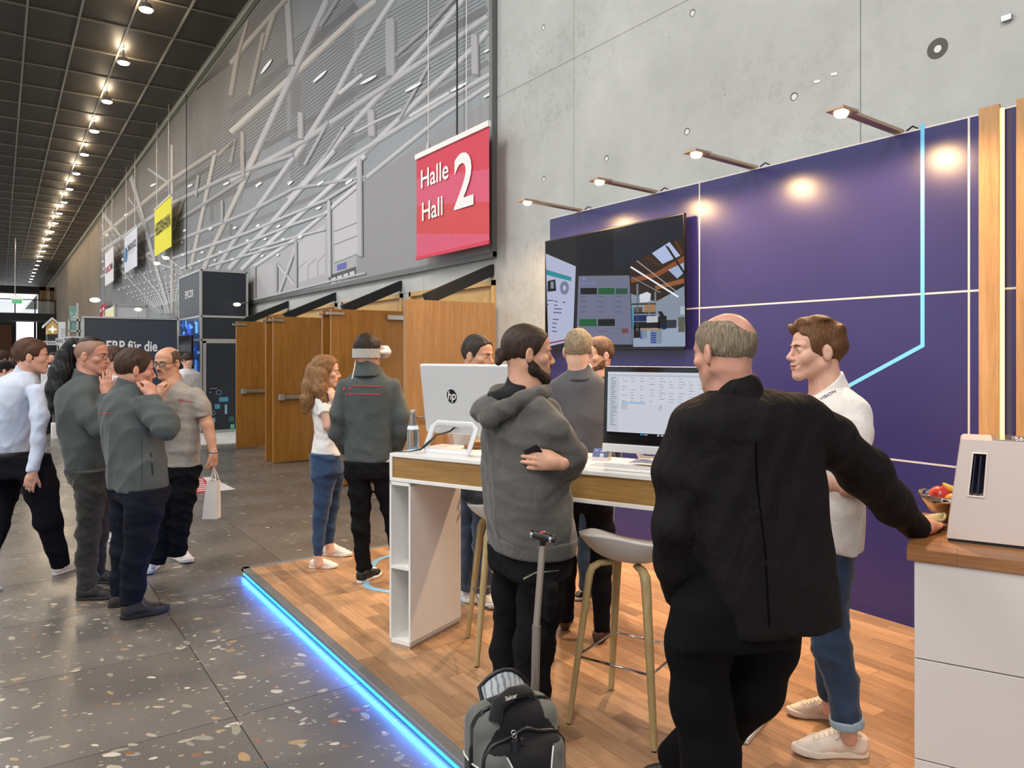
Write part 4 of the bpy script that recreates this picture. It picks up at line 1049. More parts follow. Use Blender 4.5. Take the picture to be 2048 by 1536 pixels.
# slats with light strips
M_SLAT = wood('slat_oak', '#c79a68', '#b28350', 'Z', 0.8, rough=0.45, contrast=0.9)
def slat(x0, x1, lb, glow=True):
    ya = PX(x0, 400, PX1 - 0.06)[1]; yb = PX(x1, 400, PX1 - 0.06)[1]
    s_ = empty('wall_slat', (PX1 - 0.04, (ya + yb) / 2, PZ0), label=lb, cat='wood slat')
    MB().bb(PX1 - 0.06, PX1 - 0.035, yb, ya, PZ0, ytop + 0.015).build('board', M_SLAT, s_, bevel=0.002)
    MB().bb(PX1 - 0.035, PX1 - 0.001, yb + 0.03, ya - 0.03, PZ0, ytop - 0.02).build('batten', mat('batten_dark', '#6a5236', 0.7), s_)
    MB().bb(PX1 - 0.05, PX1 - 0.034, yb - 0.017, yb - 0.001, PZ0 + 0.05, ytop - 0.01).build('light_strip', emat('warm_led', '#ffdf8c', 3.0), s_)
    MB().bb(PX1 - 0.03, PX1 - 0.02, ya - 0.012, ya + 0.001, PZ0 + 0.05, ytop - 0.03).build('light_strip', emat('violet_led', '#8f7dff', 2.5), s_)
slat(1957, 1998, 'oak slat with glowing edge on the purple wall above the white machine')
slat(2032, 2075, 'oak slat on the purple wall cut off by the edge of the view')
# ---- arm lamps on top of the wall
M_LAMP = mat('lamp_arm_champagne', '#b9a08a', 0.35, 0.6)
LAMPS = [((1663, 238), (1800, 255)), ((1383, 318), (1510, 327)), ((1193, 374), (1312, 379)), ((1052, 411), (1162, 417))]
LBL = ['arm lamp on the booth wall next to the pale blue vertical line', 'arm lamp on the booth wall left of the vertical panel seam', 'arm lamp on the booth wall above the seam beside the television', 'arm lamp at the end of the booth wall over the television']
LBL = ['arm lamp on the purple wall top, nearest the oak slats', 'arm lamp on the purple wall top, second from the oak slats', 'arm lamp on the purple wall top, third from the oak slats', 'arm lamp on the purple wall top at its end over the television']
for k, (h, e) in enumerate(LAMPS):
    B = PX(e[0], e[1], PX1 + 0.03); B[2] = ytop + 0.015
    # the arm leaves the wall squarely and reaches out over the booth
    Y = B[1]; q = PY(h[0], h[1], Y); Hd = np.array([q[0], Y, q[2]])
    Hd[2] = ytop + 0.035; Hd[0] = PX1 - 0.57
    lp = empty('arm_lamp', (B[0], Y, ytop), label=LBL[k], cat='lamp', group='arm lamps on the purple wall')
    u = nrm(Hd - B); Bq = B
    a_ = MB(); w_ = 0.03
    for s0, s1, wd, th in ((0, 1, 0.028, 0.012),):
        n_ = np.cross(u, [0, 1, 0]); n_ = n_ if n_[2] > 0 else -n_
        pts = [Bq + np.array([0, -wd, 0]) - n_ * th, Bq + np.array([0, wd, 0]) - n_ * th, Bq + np.array([0, wd, 0]) + n_ * th, Bq + np.array([0, -wd, 0]) + n_ * th]
        a_.prism(pts, Hd - Bq)
    a_.build('arm', M_LAMP, lp, bevel=0.004)
    c = Hd; MB().bb(c[0] - 0.1, c[0] + 0.06, Y - 0.055, Y + 0.055, c[2] - 0.012, c[2] + 0.008).build('head', M_LAMP, lp, bevel=0.004)
    MB().lathe((c[0] - 0.03, Y, c[2] - 0.034), [(0.008, -0.008), (0.028, -0.003), (0.038, 0.01), (0.04, 0.022)], n=20).build('bulb', emat('lamp_bulb', '#ffdca8', 12.0), lp)
    MB().tube([(B[0] + 0.02, Y - 0.03, ytop + 0.02), (B[0] + 0.05, Y - 0.05, ytop + 0.05), (B[0] + 0.07, Y - 0.08, ytop + 0.03), (B[0] + 0.075, Y - 0.1, ytop - 0.1)], 0.006, 8).build('cord', M_BLACK, lp)
    l = bpy.data.lights.new('lamp_beam', 'SPOT'); l.energy = 95; l.color = (1.0, 0.62, 0.3); l.spot_size = 3.1; l.spot_blend = 0.35; l.shadow_soft_size = 0.045
    lo = bpy.data.objects.new('lamp_beam', l); COL.objects.link(lo); lo.location = (c[0] - 0.03, Y, c[2] - 0.06)
    lo.rotation_euler = (Vector((PX1 - 0.75, Y, 0)) - Vector(lo.location)).to_track_quat('-Z', 'Y').to_euler()
    l = bpy.data.lights.new('lamp_flood', 'SPOT'); l.energy = 200; l.color = (1.0, 0.74, 0.48); l.spot_size = 1.75; l.spot_blend = 0.8; l.shadow_soft_size = 0.045
    lo = bpy.data.objects.new('lamp_flood', l); COL.objects.link(lo); lo.location = (c[0] - 0.03, Y, c[2] - 0.06)
    lo.rotation_euler = (Vector((PX1 - 1.5, Y, 0)) - Vector(lo.location)).to_track_quat('-Z', 'Y').to_euler()

# ---- television on the wall
def screen_draw(mb_by, col, pts, plane, off, strength=1.0):
    """flat picture element on a lit screen: pts in photo pixels, plane = (point, normal)"""
    p0, n = plane; n = nrm(n); key = (col, round(strength, 2))
    mb = mb_by.setdefault(key, MB()); mb.poly([PPL(x_, y_, np.asarray(p0) + n * off, n) for x_, y_ in pts])
def screen_build(mb_by, parent, name='screen_image'):
    for (col, st), mb in mb_by.items():
        o = mb.build(name, mat('screen_%s_%s' % (col, st), '#050506', 0.12, spec=0.12, emit=col, estr=st * 1.1), parent); o['kind'] = 'stuff'
tv_tl = PX(1088, 483, PX1 - 0.13); tv_tr = PX(1367, 424, PX1 - 0.05); tv_br = PX(1372, 694, PX1 - 0.05)
# hung slightly off the wall; one flat panel
ty0 = PX(1367, 424, PX1 - 0.09)[1]; ty1 = PX(1089, 483, PX1 - 0.09)[1]; tz1 = (PX(1367, 424, PX1 - 0.09)[2] + PX(1089, 483, PX1 - 0.09)[2]) / 2; tz0 = (PX(1372, 695, PX1 - 0.09)[2] + PX(1096, 703, PX1 - 0.09)[2]) / 2
tv = empty('television', (PX1 - 0.06, (ty0 + ty1) / 2, tz0), label='large flat television showing a workshop picture on the purple wall', cat='television')
MB().bb(PX1 - 0.085, PX1 - 0.055, ty0, ty1, tz0, tz1).build('casing', mat('tv_black', '#0b0b0d', 0.3), tv, bevel=0.004)
MB().bb(PX1 - 0.056, PX1 - 0.004, ty0 + 0.35, ty1 - 0.35, tz0 + 0.2, tz1 - 0.2).build('wall_bracket', M_BLACKSTEEL, tv)
M_TVGLASS = mat('tv_panel', '#07080b', 0.08, spec=0.2)
MB().bb(PX1 - 0.0875, PX1 - 0.085, ty0 + 0.012, ty1 - 0.012, tz0 + 0.015, tz1 - 0.012).build('screen', M_TVGLASS, tv)
TP = ((PX1 - 0.0875, 0, 0), (-1, 0, 0)); D = {}
CT = lambda x_, y_: (1050 + x_ / 5.12, 400 + y_ / 5.12)
def T(col, pts, off, st=0.8): screen_draw(D, col, [CT(*p) for p in pts], TP, off, st)
T('#1d212c', [(520, 372), (905, 292), (905, 740), (540, 770)], .0006, .6); T('#2b3140', [(905, 292), (1612, 150), (1620, 480), (1080, 660), (905, 720)], .0006, .55)
T('#8c90ad', [(548, 778), (1070, 772), (1100, 1480), (524, 1480)], .0008, .62)
T('#c3c8e6', [(212, 548), (520, 680), (490, 1440), (240, 1500)], .001, .85)
T('#2fa3b4', [(216, 712), (476, 790), (474, 832), (219, 766)], .0014, .7)
T('#141414', [(232, 830), (310, 812), (320, 930), (230, 940)], .0014, .5); T('#9aa0b5', [(262, 838), (292, 832), (296, 905), (262, 905)], .0018, .7)
n = 20; T('#8b93b4', [(404 + 46 * math.cos(2 * math.pi * i / n), 900 + 70 * math.sin(2 * math.pi * i / n)) for i in range(n)], .0014, .7); T('#c3c8e6', [(404 + 17 * math.cos(2 * math.pi * i / n), 900 + 27 * math.sin(2 * math.pi * i / n)) for i in range(n)], .0018, .85)
for (x_, y_, w_) in ((230, 1022, 60), (300, 1030, 36), (382, 1040, 30), (228, 1064, 16), (296, 1070, 36), (294, 1108, 82), (290, 1146, 84), (286, 1216, 60), (280, 1256, 46), (276, 1298, 40), (276, 1338, 52)): T('#5b6180', [(x_, y_), (x_ + w_, y_ + 4), (x_ + w_, y_ + 14), (x_, y_ + 10)], .0014, .6)
T('#a31e4a', [(238, 1462), (490, 1410), (490, 1424), (240, 1476)], .0016, .8)
for x_, y_, w_, h_, c in ((568, 902, 168, 64, '#16181a'), (750, 902, 166, 64, '#1f6b3d'), (930, 906, 120, 58, '#2f6048'), (556, 1220, 176, 72, '#1f6b3d'), (748, 1220, 172, 70, '#16181a'), (990, 1318, 66, 44, '#8a4a52')): T(c, [(x_, y_), (x_ + w_, y_ - 2), (x_ + w_, y_ + h_), (x_, y_ + h_)], .0014, .7)
for x_ in (570, 752, 935):
    for i in range(4): T('#6a6f8c', [(x_, 985 + i * 52), (x_ + 55, 985 + i * 52), (x_ + 55, 993 + i * 52), (x_, 993 + i * 52)], .0014, .6)
for x_, y_, w_, h_ in ((568, 966, 2, 230), (735, 966, 2, 230), (916, 966, 2, 230), (568, 1196, 350, 2), (850, 1318, 140, 2), (850, 1362, 140, 2), (750, 1340, 86, 8)): T('#70758f', [(x_, y_), (x_ + w_, y_), (x_ + w_, y_ + h_), (x_, y_ + h_)], .0014, .6)
t_ = MB(); tp = PPL(*CT(556, 878), (PX1 - 0.0889, 0, 0), (1, 0, 0)); tq = PPL(*CT(716, 878), (PX1 - 0.0889, 0, 0), (1, 0, 0)); put_text(t_, 'Meldung bearbeiten', tp, (0, -1, 0), (0, 0, 1), width=tp[1] - tq[1], height=0.022)
tp = PPL(*CT(588, 818), (PX1 - 0.0889, 0, 0), (1, 0, 0)); tq = PPL(*CT(630, 818), (PX1 - 0.0889, 0, 0), (1, 0, 0)); put_text(t_, 'BDE', tp, (0, -1, 0), (0, 0, 1), width=tp[1] - tq[1], height=0.022, bold=0.03)
t_.build('screen_text', mat('screen_ink', '#3a4a9a', 0.2, emit='#3a4a9a', estr=0.5), tv)
# workshop picture on the right half
T('#3c2a20', [(1075, 660), (1620, 370), (1632, 850), (1340, 1040), (1085, 960)], .001, .7)
T('#b9c6ea', [(1300, 545), (1480, 430), (1590, 570), (1410, 655)], .0014, .95); T('#aebbe0', [(1465, 715), (1628, 640), (1630, 740), (1560, 805)], .0014, .9)
T('#96552b', [(1080, 800), (1340, 740), (1630, 570), (1630, 640), (1350, 790), (1090, 850)], .0013, .8); T('#a5653a', [(1330, 880), (1630, 800), (1632, 850), (1340, 920)], .0013, .8)
T('#26262a', [(1430, 460), (1470, 480), (1632, 730), (1632, 770)], .0018, .6); T('#5a3420', [(1230, 590), (1250, 580), (1400, 660), (1380, 680)], .0016, .7); T('#6b3f24', [(1530, 420), (1550, 410), (1620, 540), (1600, 560)], .0016, .7)
T('#9aa6b8', [(1085, 960), (1340, 1040), (1632, 880), (1640, 1310), (1100, 1330)], .001, .75)
T('#a9b7cf', [(1100, 1330), (1640, 1290), (1642, 1500), (1108, 1505)], .0012, .8)
T('#e9edf5', [(1075, 690), (1090, 680), (1575, 985), (1565, 1000)], .002, 1.1); T('#b9b4ac', [(1140, 625), (1150, 620), (1540, 925), (1530, 930)], .002, .8); T('#8d9098', [(1085, 790), (1095, 785), (1390, 945), (1380, 952)], .002, .8)
T('#dfe3ea', [(1170, 970), (1250, 940), (1290, 960), (1280, 1040), (1180, 1050)], .0018, .9)
for x_, y_, w_, h_, c in ((1090, 1060, 250, 10, '#23242a'), (1090, 1150, 250, 14, '#1d2440'), (1110, 1100, 90, 50, '#6a4a28'), (1225, 1070, 100, 80, '#b98a50'), (1100, 1180, 240, 60, '#1e2c66'), (1140, 860, 22, 480, '#7d8690'), (1265, 1040, 16, 160, '#8d95a0'), (1325, 940, 18, 260, '#8d95a0'), (1100, 1250, 280, 60, '#17181e'), (1245, 1190, 116, 62, '#d5d9e0'), (1360, 1190, 90, 130, '#20222a'), (1440, 1230, 110, 80, '#3a3f46'), (1570, 1200, 66, 150, '#6b6a5c'), (1590, 1090, 46, 80, '#c9d3de'), (1390, 1290, 48, 36, '#2a56b8'), (1110, 1300, 70, 110, '#24140f'), (1180, 1330, 70, 90, '#8f9fb5'), (1180, 1340, 18, 80, '#2346a8'), (1280, 1330, 120, 140, '#93a1b5')):
    T(c, [(x_, y_), (x_ + w_, y_ - 4), (x_ + w_, y_ + h_), (x_, y_ + h_ + 4)], .002 + (0.0004 if c in ('#d5d9e0', '#93a1b5') else 0), .75)
T('#c49a63', [(1180, 1318), (1405, 1318), (1408, 1334), (1180, 1330)], .0026, .8); T('#1b1d26', [(1360, 1140), (1400, 1140), (1450, 1220), (1400, 1225)], .0026, .6); T('#5fa6c0', [(1090, 1100), (1118, 1100), (1112, 1310), (1100, 1320)], .0026, .7)
for i in range(5): T('#2346a8', [(1290, 1355 + i * 23), (1342, 1360 + i * 23), (1342, 1375 + i * 23), (1290, 1370 + i * 23)], .003, .8)
screen_build(D, tv)
# ================================================================ high table
E1 = RGT * 0.8567 - FWD * 0.5159; E2 = RGT * 0.5158 + FWD * 0.8568
TRZ = math.atan2(E1[1], E1[0])
C0 = CW(-0.695, 4.228, PZ0); TL, TD, TH = 1.92, 0.50, 1.09
M_TW = mat('table_white', '#e4e2de', 0.35, var=0.02); M_TG = mat('niche_grey', '#c8ccca', 0.5)
M_APR = wood('apron_oak', '#a8834c', '#8c6632', 'X', 0.8, rough=0.4, contrast=1.1)
tb = empty('high_table', C0, TRZ, 'white bar-height table with oak drawer band and open shelf legs', 'table')
def LB(*boxes):
    m = MB()
    for b in boxes: m.bb(*b)
    return m
LB((0, TL, 0, TD, TH - 0.02, TH)).build('table_top', M_TW, tb, world=False, bevel=0.002)
LB((0, TL, 0, TD, TH - 0.158, TH - 0.138)).build('bottom_board', M_TW, tb, world=False, bevel=0.002)
LB((0, 0.018, 0, TD, TH - 0.138, TH - 0.02)).build('end_board', M_TW, tb, world=False); LB((TL - 0.018, TL, 0, TD, TH - 0.138, TH - 0.02)).build('end_board', M_TW, tb, world=False)
LB((0.018, TL - 0.018, 0.008, 0.03, TH - 0.138, TH - 0.02)).build('drawer_band', M_APR, tb, world=False); LB((0.018, TL - 0.018, TD - 0.03, TD - 0.008, TH - 0.138, TH - 0.02)).build('drawer_band', M_APR, tb, world=False)
for x0 in (0.0, 1.70):
    zt_ = TH - 0.16
    lg = LB((x0, x0 + 0.012, 0.0, TD - 0.01, 0.02, zt_), (x0 + 0.138, x0 + 0.15, 0.0, TD - 0.01, 0.02, zt_), (x0, x0 + 0.15, 0, TD - 0.01, zt_ - 0.018, zt_), (x0, x0 + 0.15, 0, TD - 0.01, 0.02, 0.042), (x0 + 0.012, x0 + 0.138, 0.0, TD - 0.02, 0.44, 0.456)).build('shelf_leg', M_TW, tb, world=False)
    b_ = LB((x0 + 0.012, x0 + 0.138, 0.2, 0.212, 0.042, zt_ - 0.018)).build('niche_back', M_TG, lg, world=False); b_.parent = lg
    p_ = LB((x0 + 0.008, x0 + 0.142, 0.008, TD - 0.018, 0.001, 0.02)).build('plinth', mat('plinth_beige', '#b8aca0', 0.6), lg, world=False)
def TT(x, y, z=0.0):                    # table coordinates -> world
    return C0 + E1 * x + E2 * y + np.array([0, 0, TH + z])

# ---- all-in-one computers
M_PCW = mat('pc_silver', '#c9cacb', 0.4, 0.15); M_PCB = mat('pc_bezel', '#101013', 0.15); M_KEY = mat('key_white', '#e2e0dc', 0.5)
def computer(name, label, x, y, rz, w, h, zc, tilt, cat='computer'):
    """screen faces local -y"""
    o = empty(name, TT(x, y), TRZ + rz, label, cat)
    R = Matrix.Rotation(-tilt, 3, 'X')       # lean the top backwards (+y)
    def pt(px_, py_, pz_):
        v = R @ Vector((px_, py_, pz_)); return (v.x, v.y, v.z + zc)
    def slab_(x0, x1, y0, y1, z0, z1):
        m = MB(); vs = [pt(a, b, c) for c in (z0, z1) for a, b in ((x0, y0), (x1, y0), (x1, y1), (x0, y1))]
        m.add(vs, [(3, 2, 1, 0), (4, 5, 6, 7), (0, 1, 5, 4), (1, 2, 6, 5), (2, 3, 7, 6), (3, 0, 4, 7)]); return m
    slab_(-w / 2, w / 2, 0.0, 0.03, -h / 2, h / 2).build('housing', M_PCW, o, world=False, bevel=0.012, bseg=3)
    slab_(-w / 2 + 0.004, w / 2 - 0.004, -0.004, 0.002, -h / 2 + 0.045, h / 2 - 0.003).build('bezel', M_PCB, o, world=False)
    slab_(-w / 2, w / 2, -0.006, 0.004, -h / 2, -h / 2 + 0.042).build('speaker_bar', M_PCW, o, world=False, bevel=0.004)
    return o, pt, slab_
def stand(o, x0, x1, y_top, z_top, y_foot, y_front, r=0.011):
    """bent flat-bar loop: hinge bar, two slanted legs, foot loop on the table"""
    loop = [(x0 + 0.03, y_top, z_top), (x1 - 0.03, y_top, z_top), (x1, y_top + (y_foot - y_top) * 0.1, z_top - 0.02), (x1, y_foot, 0.03), (x1 - 0.01, y_foot, 0.013), (x1 - 0.03, y_foot - 0.0, 0.010), (x0 + 0.03, y_foot, 0.010), (x0 + 0.01, y_foot, 0.013), (x0, y_foot, 0.03), (x0, y_top + (y_foot - y_top) * 0.1, z_top - 0.02)]
    m = MB().tube(loop, (0.006, 0.019), 10, closed=True, flat=(0, 1, 0)); m.build('stand', M_PCW, o, world=False, bevel=0)
pc1, pt1, sl1 = computer('desktop_computer', 'silver all-in-one computer seen from behind with round black logo', 0.42, 0.24, math.pi, 0.70, 0.41, 0.305, 0.16)
stand(pc1, -0.05, 0.245, 0.055, 0.165, 0.13, 0.0)
lg = MB(); n = 28; lx, lz = 0.135, 0.02
lg.add([pt1(lx + 0.034 * math.cos(2 * math.pi * i / n), 0.0315, lz + 0.041 * math.sin(2 * math.pi * i / n)) for i in range(n)], [tuple(range(n))]); lg.build('logo_disc', M_PCB, pc1, world=False)
tx = MB(); v, f = text_geo('hp', 0.012, 0.28); w_ = v[:, 0].max(); h_ = v[:, 1].max()
tx.add([pt1(lx + 0.03 - a / w_ * 0.06, 0.0322, lz - 0.036 + b / h_ * 0.066) for a, b, _ in v], f); tx.build('logo_letters', M_KEY, pc1, world=False)
pm_ = MB(); pm_.m = 0
for i, (dx, ww, m_) in enumerate(((0.0, 0.075, 0), (0.026, 0.008, 1), (0.012, 0.006, 1), (0.002, 0.006, 1), (-0.012, 0.012, 1), (-0.028, 0.006, 1))):
    pm_.m = m_; a = 0.115 + dx; y_ = 0.0318 + 0.0006 * m_; hz = 0.013 if m_ == 0 else 0.008
    pm_.add([pt1(a - ww / 2, y_, -0.150 - hz), pt1(a + ww / 2, y_, -0.150 - hz), pt1(a + ww / 2, y_, -0.150 + hz), pt1(a - ww / 2, y_, -0.150 + hz)], [(0, 1, 2, 3)])
pm_.build('ports', [M_KEY, M_BLACK], pc1, world=False)
cb = MB().tube([pt1(0.118, 0.034, -0.15), pt1(0.15, 0.06, -0.18), (0.2, 0.09, 0.1), (0.24, 0.13, 0.05), (0.27, 0.15, 0.02), (0.33, 0.17, 0.006), (0.40, 0.2, 0.005), (0.46, 0.21, 0.005)], [0.006, 0.006, 0.004, 0.008, 0.006, 0.003, 0.003, 0.003], 8); cb.build('power_cable', M_BLACK, pc1, world=False)
pc2, pt2, sl2 = computer('desktop_computer', 'all-in-one computer showing a white spreadsheet beside the business cards', 1.477, 0.33, 0.0, 0.61, 0.445, 0.277, 0.05)
stand(pc2, -0.15, 0.15, 0.05, 0.16, 0.12, 0.0)
# picture on its screen (local coordinates: u across, v up, both 0..1 over the lit area)
SW0, SW1, SZ0, SZ1 = -0.61 / 2 + 0.024, 0.61 / 2 - 0.024, -0.2225 + 0.09, 0.2225 - 0.03
def S(col, u0, v0, u1, v1, off, st=0.9):
    m = SCR.setdefault((col, st), MB()); X_ = lambda u: SW0 + (SW1 - SW0) * u; Z_ = lambda v: SZ0 + (SZ1 - SZ0) * v
    m.add([pt2(X_(u0), -0.0045 - off, Z_(v0)), pt2(X_(u1), -0.0045 - off, Z_(v0)), pt2(X_(u1), -0.0045 - off, Z_(v1)), pt2(X_(u0), -0.0045 - off, Z_(v1))], [(0, 1, 2, 3)])
SCR = {}; rr_ = np.random.RandomState(2)
S('#dfe3ee', 0, 0, 1, 1, 0, .8); S('#15181d', 0, 0, 1, 0.045, .0003, .5); S('#c6cddd', 0, 0.93, 1, 0.96, .0003, .8); S('#cfd4e0', 0.0, 0.06, 0.115, 0.92, .0003, .82)
for i in range(26): S('#6b7388', 0.03, 0.9 - i * 0.03, 0.03 + rr_.uniform(0.03, 0.075), 0.908 - i * 0.03, .0006, .7)
for j in range(9):
    for i in range(9): 
        if rr_.rand() < .7: S('#7c8499', 0.14 + i * 0.09, 0.9 - j * 0.045, 0.14 + i * 0.09 + rr_.uniform(0.02, 0.06), 0.906 - j * 0.045, .0006, .7)
S('#a9c4e4', 0.14, 0.50, 0.37, 0.53, .0005, .85)
for i in range(15): S('#c3c9d6', 0.125, 0.08 + i * 0.028, 0.98, 0.083 + i * 0.028, .0005, .8)
for i in range(4): S('#6b7388', 0.14, 0.485 - i * 0.025, 0.2, 0.49 - i * 0.025, .0006, .7); S('#6b7388', 0.5, 0.485 - i * 0.025, 0.53, 0.49 - i * 0.025, .0006, .7)
S('#3aa0e8', 0.33, 0.012, 0.35, 0.034, .0006, .8); S('#e8e8e8', 0.36, 0.018, 0.4, 0.028, .0006, .7)
for i in range(5): S(['#f0f0f0', '#f0f0f0', '#f2d060', '#5aa0e8', '#f0f0f0'][i], 0.49 + i * 0.035, 0.014, 0.508 + i * 0.035, 0.034, .0006, .8)
for (c_, st_), m_ in SCR.items():
    o = m_.build('screen_image', mat('pcscreen_%s' % c_, '#060607', 0.15, spec=0.15, emit=c_, estr=st_ * 1.2), pc2, world=False); o['kind'] = 'stuff'
# ---- things on the table
M_BOT = mat('bottle_glass', '#dfe8ea', 0.03, trans=0.92, ior=1.35); 
bt = PZ(826, 897, PZ0 + TH); bo = empty('water_bottle', bt, 0, 'clear glass water bottle with blue base standing at the table corner', 'bottle')
MB().lathe((0, 0, 0), [(0.03, 0.0), (0.034, 0.006), (0.035, 0.03), (0.036, 0.08), (0.033, 0.11), (0.026, 0.135), (0.018, 0.16), (0.0145, 0.19), (0.0145, 0.225)], n=28).build('glass_body', M_BOT, bo, world=False)
MB().lathe((0, 0, 0), [(0.0352, 0.115), (0.0300, 0.132), (0.0275, 0.137)], n=24).build('label_band', mat('label_paleblue', '#cfdcec', 0.5), bo, world=False)
MB().lathe((0, 0, 0), [(0.036, -0.0), (0.037, 0.006), (0.036, 0.012)], n=24).build('base_ring', mat('bottle_blue', '#5b86a8', 0.4), bo, world=False)
MB().lathe((0, 0, 0), [(0.016, 0.206), (0.017, 0.21), (0.017, 0.226), (0.015, 0.23)], n=20).build('cap', M_STEEL, bo, world=False)
md = empty('mouse_pad', TT(0.60, 0.40), TRZ + 0.1, 'dark mouse pad under the silver computer', 'mouse pad'); MB().bb(-0.13, 0.13, -0.07, 0.07, 0.0005, 0.004).build('pad', mat('pad_dark', '#3c3733', 0.9), md, world=False)
F_ = Sdf((-0.04, -0.07, 0), (0.04, 0.07, 0.045), 0.004); F_.apply(ell((0, 0, 0.006), (0.031, 0.056, 0.028))); F_.cut((0, 0, 0.002), (0, 0, -1))
ms = empty('computer_mouse', TT(0.56, 0.38, 0.004), TRZ + 0.9, 'white wireless mouse lying on the dark pad', 'mouse'); mesh_obj('mouse_shell', [F_.mesh()], M_KEY, None).parent = ms
MB().cyl((-0.004, 0.03, 0.027), (0.004, 0.03, 0.027), 0.008, n=12).build('scroll_wheel', M_BLACK, ms, world=False)
# wooden coaster stack behind the computer
cs = empty('coaster_set', TT(0.30, 0.44), TRZ, 'round brown wooden tray behind the silver computer', 'tray')
MB().lathe((0, 0, 0), [(0.07, 0.0005), (0.075, 0.004), (0.075, 0.018), (0.07, 0.02)], n=24).build('tray', wood('tray_wood', '#a06c3c', '#7c4e26', 'X'), cs, world=False)
MB().lathe((0.01, 0, 0.02), [(0.03, 0), (0.032, 0.01), (0.03, 0.02)], n=20).build('knob', wood('tray_wood2', '#c08e5c', '#a8763f', 'X'), cs, world=False)
def keyboard(label, x, y, rz):
    k = empty('keyboard', TT(x, y), TRZ + rz, label, 'keyboard')
    MB().bb(-0.2, 0.2, -0.06, 0.06, 0.001, 0.014).build('keyboard_body', M_KEY, k, world=False, bevel=0.004)
    kk = MB()
    for j in range(5):
        for i in range(18): kk.bb(-0.19 + i * 0.021, -0.19 + i * 0.021 + 0.018, -0.052 + j * 0.021, -0.052 + j * 0.021 + 0.018, 0.014, 0.0175)
    o = kk.build('keys', mat('key_face', '#d9d4cd', 0.5), k, world=False); o['kind'] = 'stuff'
keyboard('white wireless keyboard lying in front of the spreadsheet computer', 1.40, 0.12, 0.0)
keyboard('white keyboard lying behind the silver computer', 0.86, 0.42, 0.0)
cd = empty('card_holder', PZ(1200, 921, PZ0 + TH), TRZ, 'acrylic holder with dark blue business cards on the table', 'card holder')
M_ACR = mat('acrylic', '#e8e2dc', 0.1, alpha=0.45)
MB().bb(-0.05, 0.05, -0.02, 0.035, 0.0005, 0.006).bb(-0.05, 0.05, 0.03, 0.035, 0.0, 0.05).bb(-0.05, 0.05, -0.022, -0.018, 0, 0.02).build('stand', M_ACR, cd, world=False)
vs = [(-0.043, -0.012, 0.008), (0.043, -0.012, 0.008), (0.043, 0.018, 0.06), (-0.043, 0.018, 0.06)]
cm = MB(); cm.prism(vs, (0, 0.006, 0.002)); cm.build('card_stack', mat('card_navy', '#2c3f72', 0.4), cd, world=False)
tx = MB()
for i, (a, b, w_) in enumerate(((-0.034, 0.05, 0.018), (0.0, 0.047, 0.03), (0.0, 0.034, 0.02), (0.0, 0.03, 0.022), (0.0, 0.026, 0.02), (0.0, 0.02, 0.024))):
    t_ = (b - 0.008) / 0.052; y_ = -0.012 + 0.03 * t_ - 0.0008; tx.add([(a, y_, b), (a + w_, y_, b), (a + w_, y_ + 0.0014, b + 0.0024), (a, y_ + 0.0014, b + 0.0024)], [(0, 1, 2, 3)])
tx.build('card_print', M_WHITE, cd, world=False)
nb = MB().bb(-0.05, 0.05, -0.03, 0.03, 0.0005, 0.012); o = nb.build('sticky_notes', mat('paper_white', '#f2efea', 0.7)); o.location = PZ(1193, 939, PZ0 + TH); o.rotation_euler = (0, 0, TRZ); tag(o, 'small white note block in front of the card holder', 'note block')
br = empty('brochure', PZ(1303, 933, PZ0 + TH), TRZ + 0.12, 'grey and blue printed brochure lying on the keyboard end', 'brochure')
bs = MB(); nx_ = 10; vs = []
for j in range(7):
    for i in range(nx_): vs.append((-0.1 + 0.2 * i / (nx_ - 1), -0.07 + 0.14 * j / 6, 0.019 + 0.006 * math.sin(i * 0.5) + 0.004 * j / 6))
bs.add(vs, [(j * nx_ + i, j * nx_ + i + 1, (j + 1) * nx_ + i + 1, (j + 1) * nx_ + i) for j in range(6) for i in range(nx_ - 1)], True)
t = NT('brochure_print'); m_ = t.coord('Object', scale=(1, 1, 1)); nz = t.n('ShaderNodeTexNoise'); nz.inputs['Scale'].default_value = 22; nz.inputs['Detail'].default_value = 3; t.l(m_, 0, nz, 'Vector')
rp = t.ramp([(0.35, lin('#3f4c68')), (0.5, lin('#9aa6b8')), (0.58, lin('#c2858a')), (0.7, lin('#e4e6ea'))]); t.l(nz, 0, rp, 0); t.l(rp, 0, t.b, 'Base Color')
bs.build('cover', t.m, br, world=False)
tx = MB(); put_text(tx, 'ROTTMANN', (-0.085, 0.046, 0.0305), (1, 0, 0), (0, 1, 0), width=0.17, height=0.016, bold=0.03); tx.build('title', M_WHITE, br, world=False)

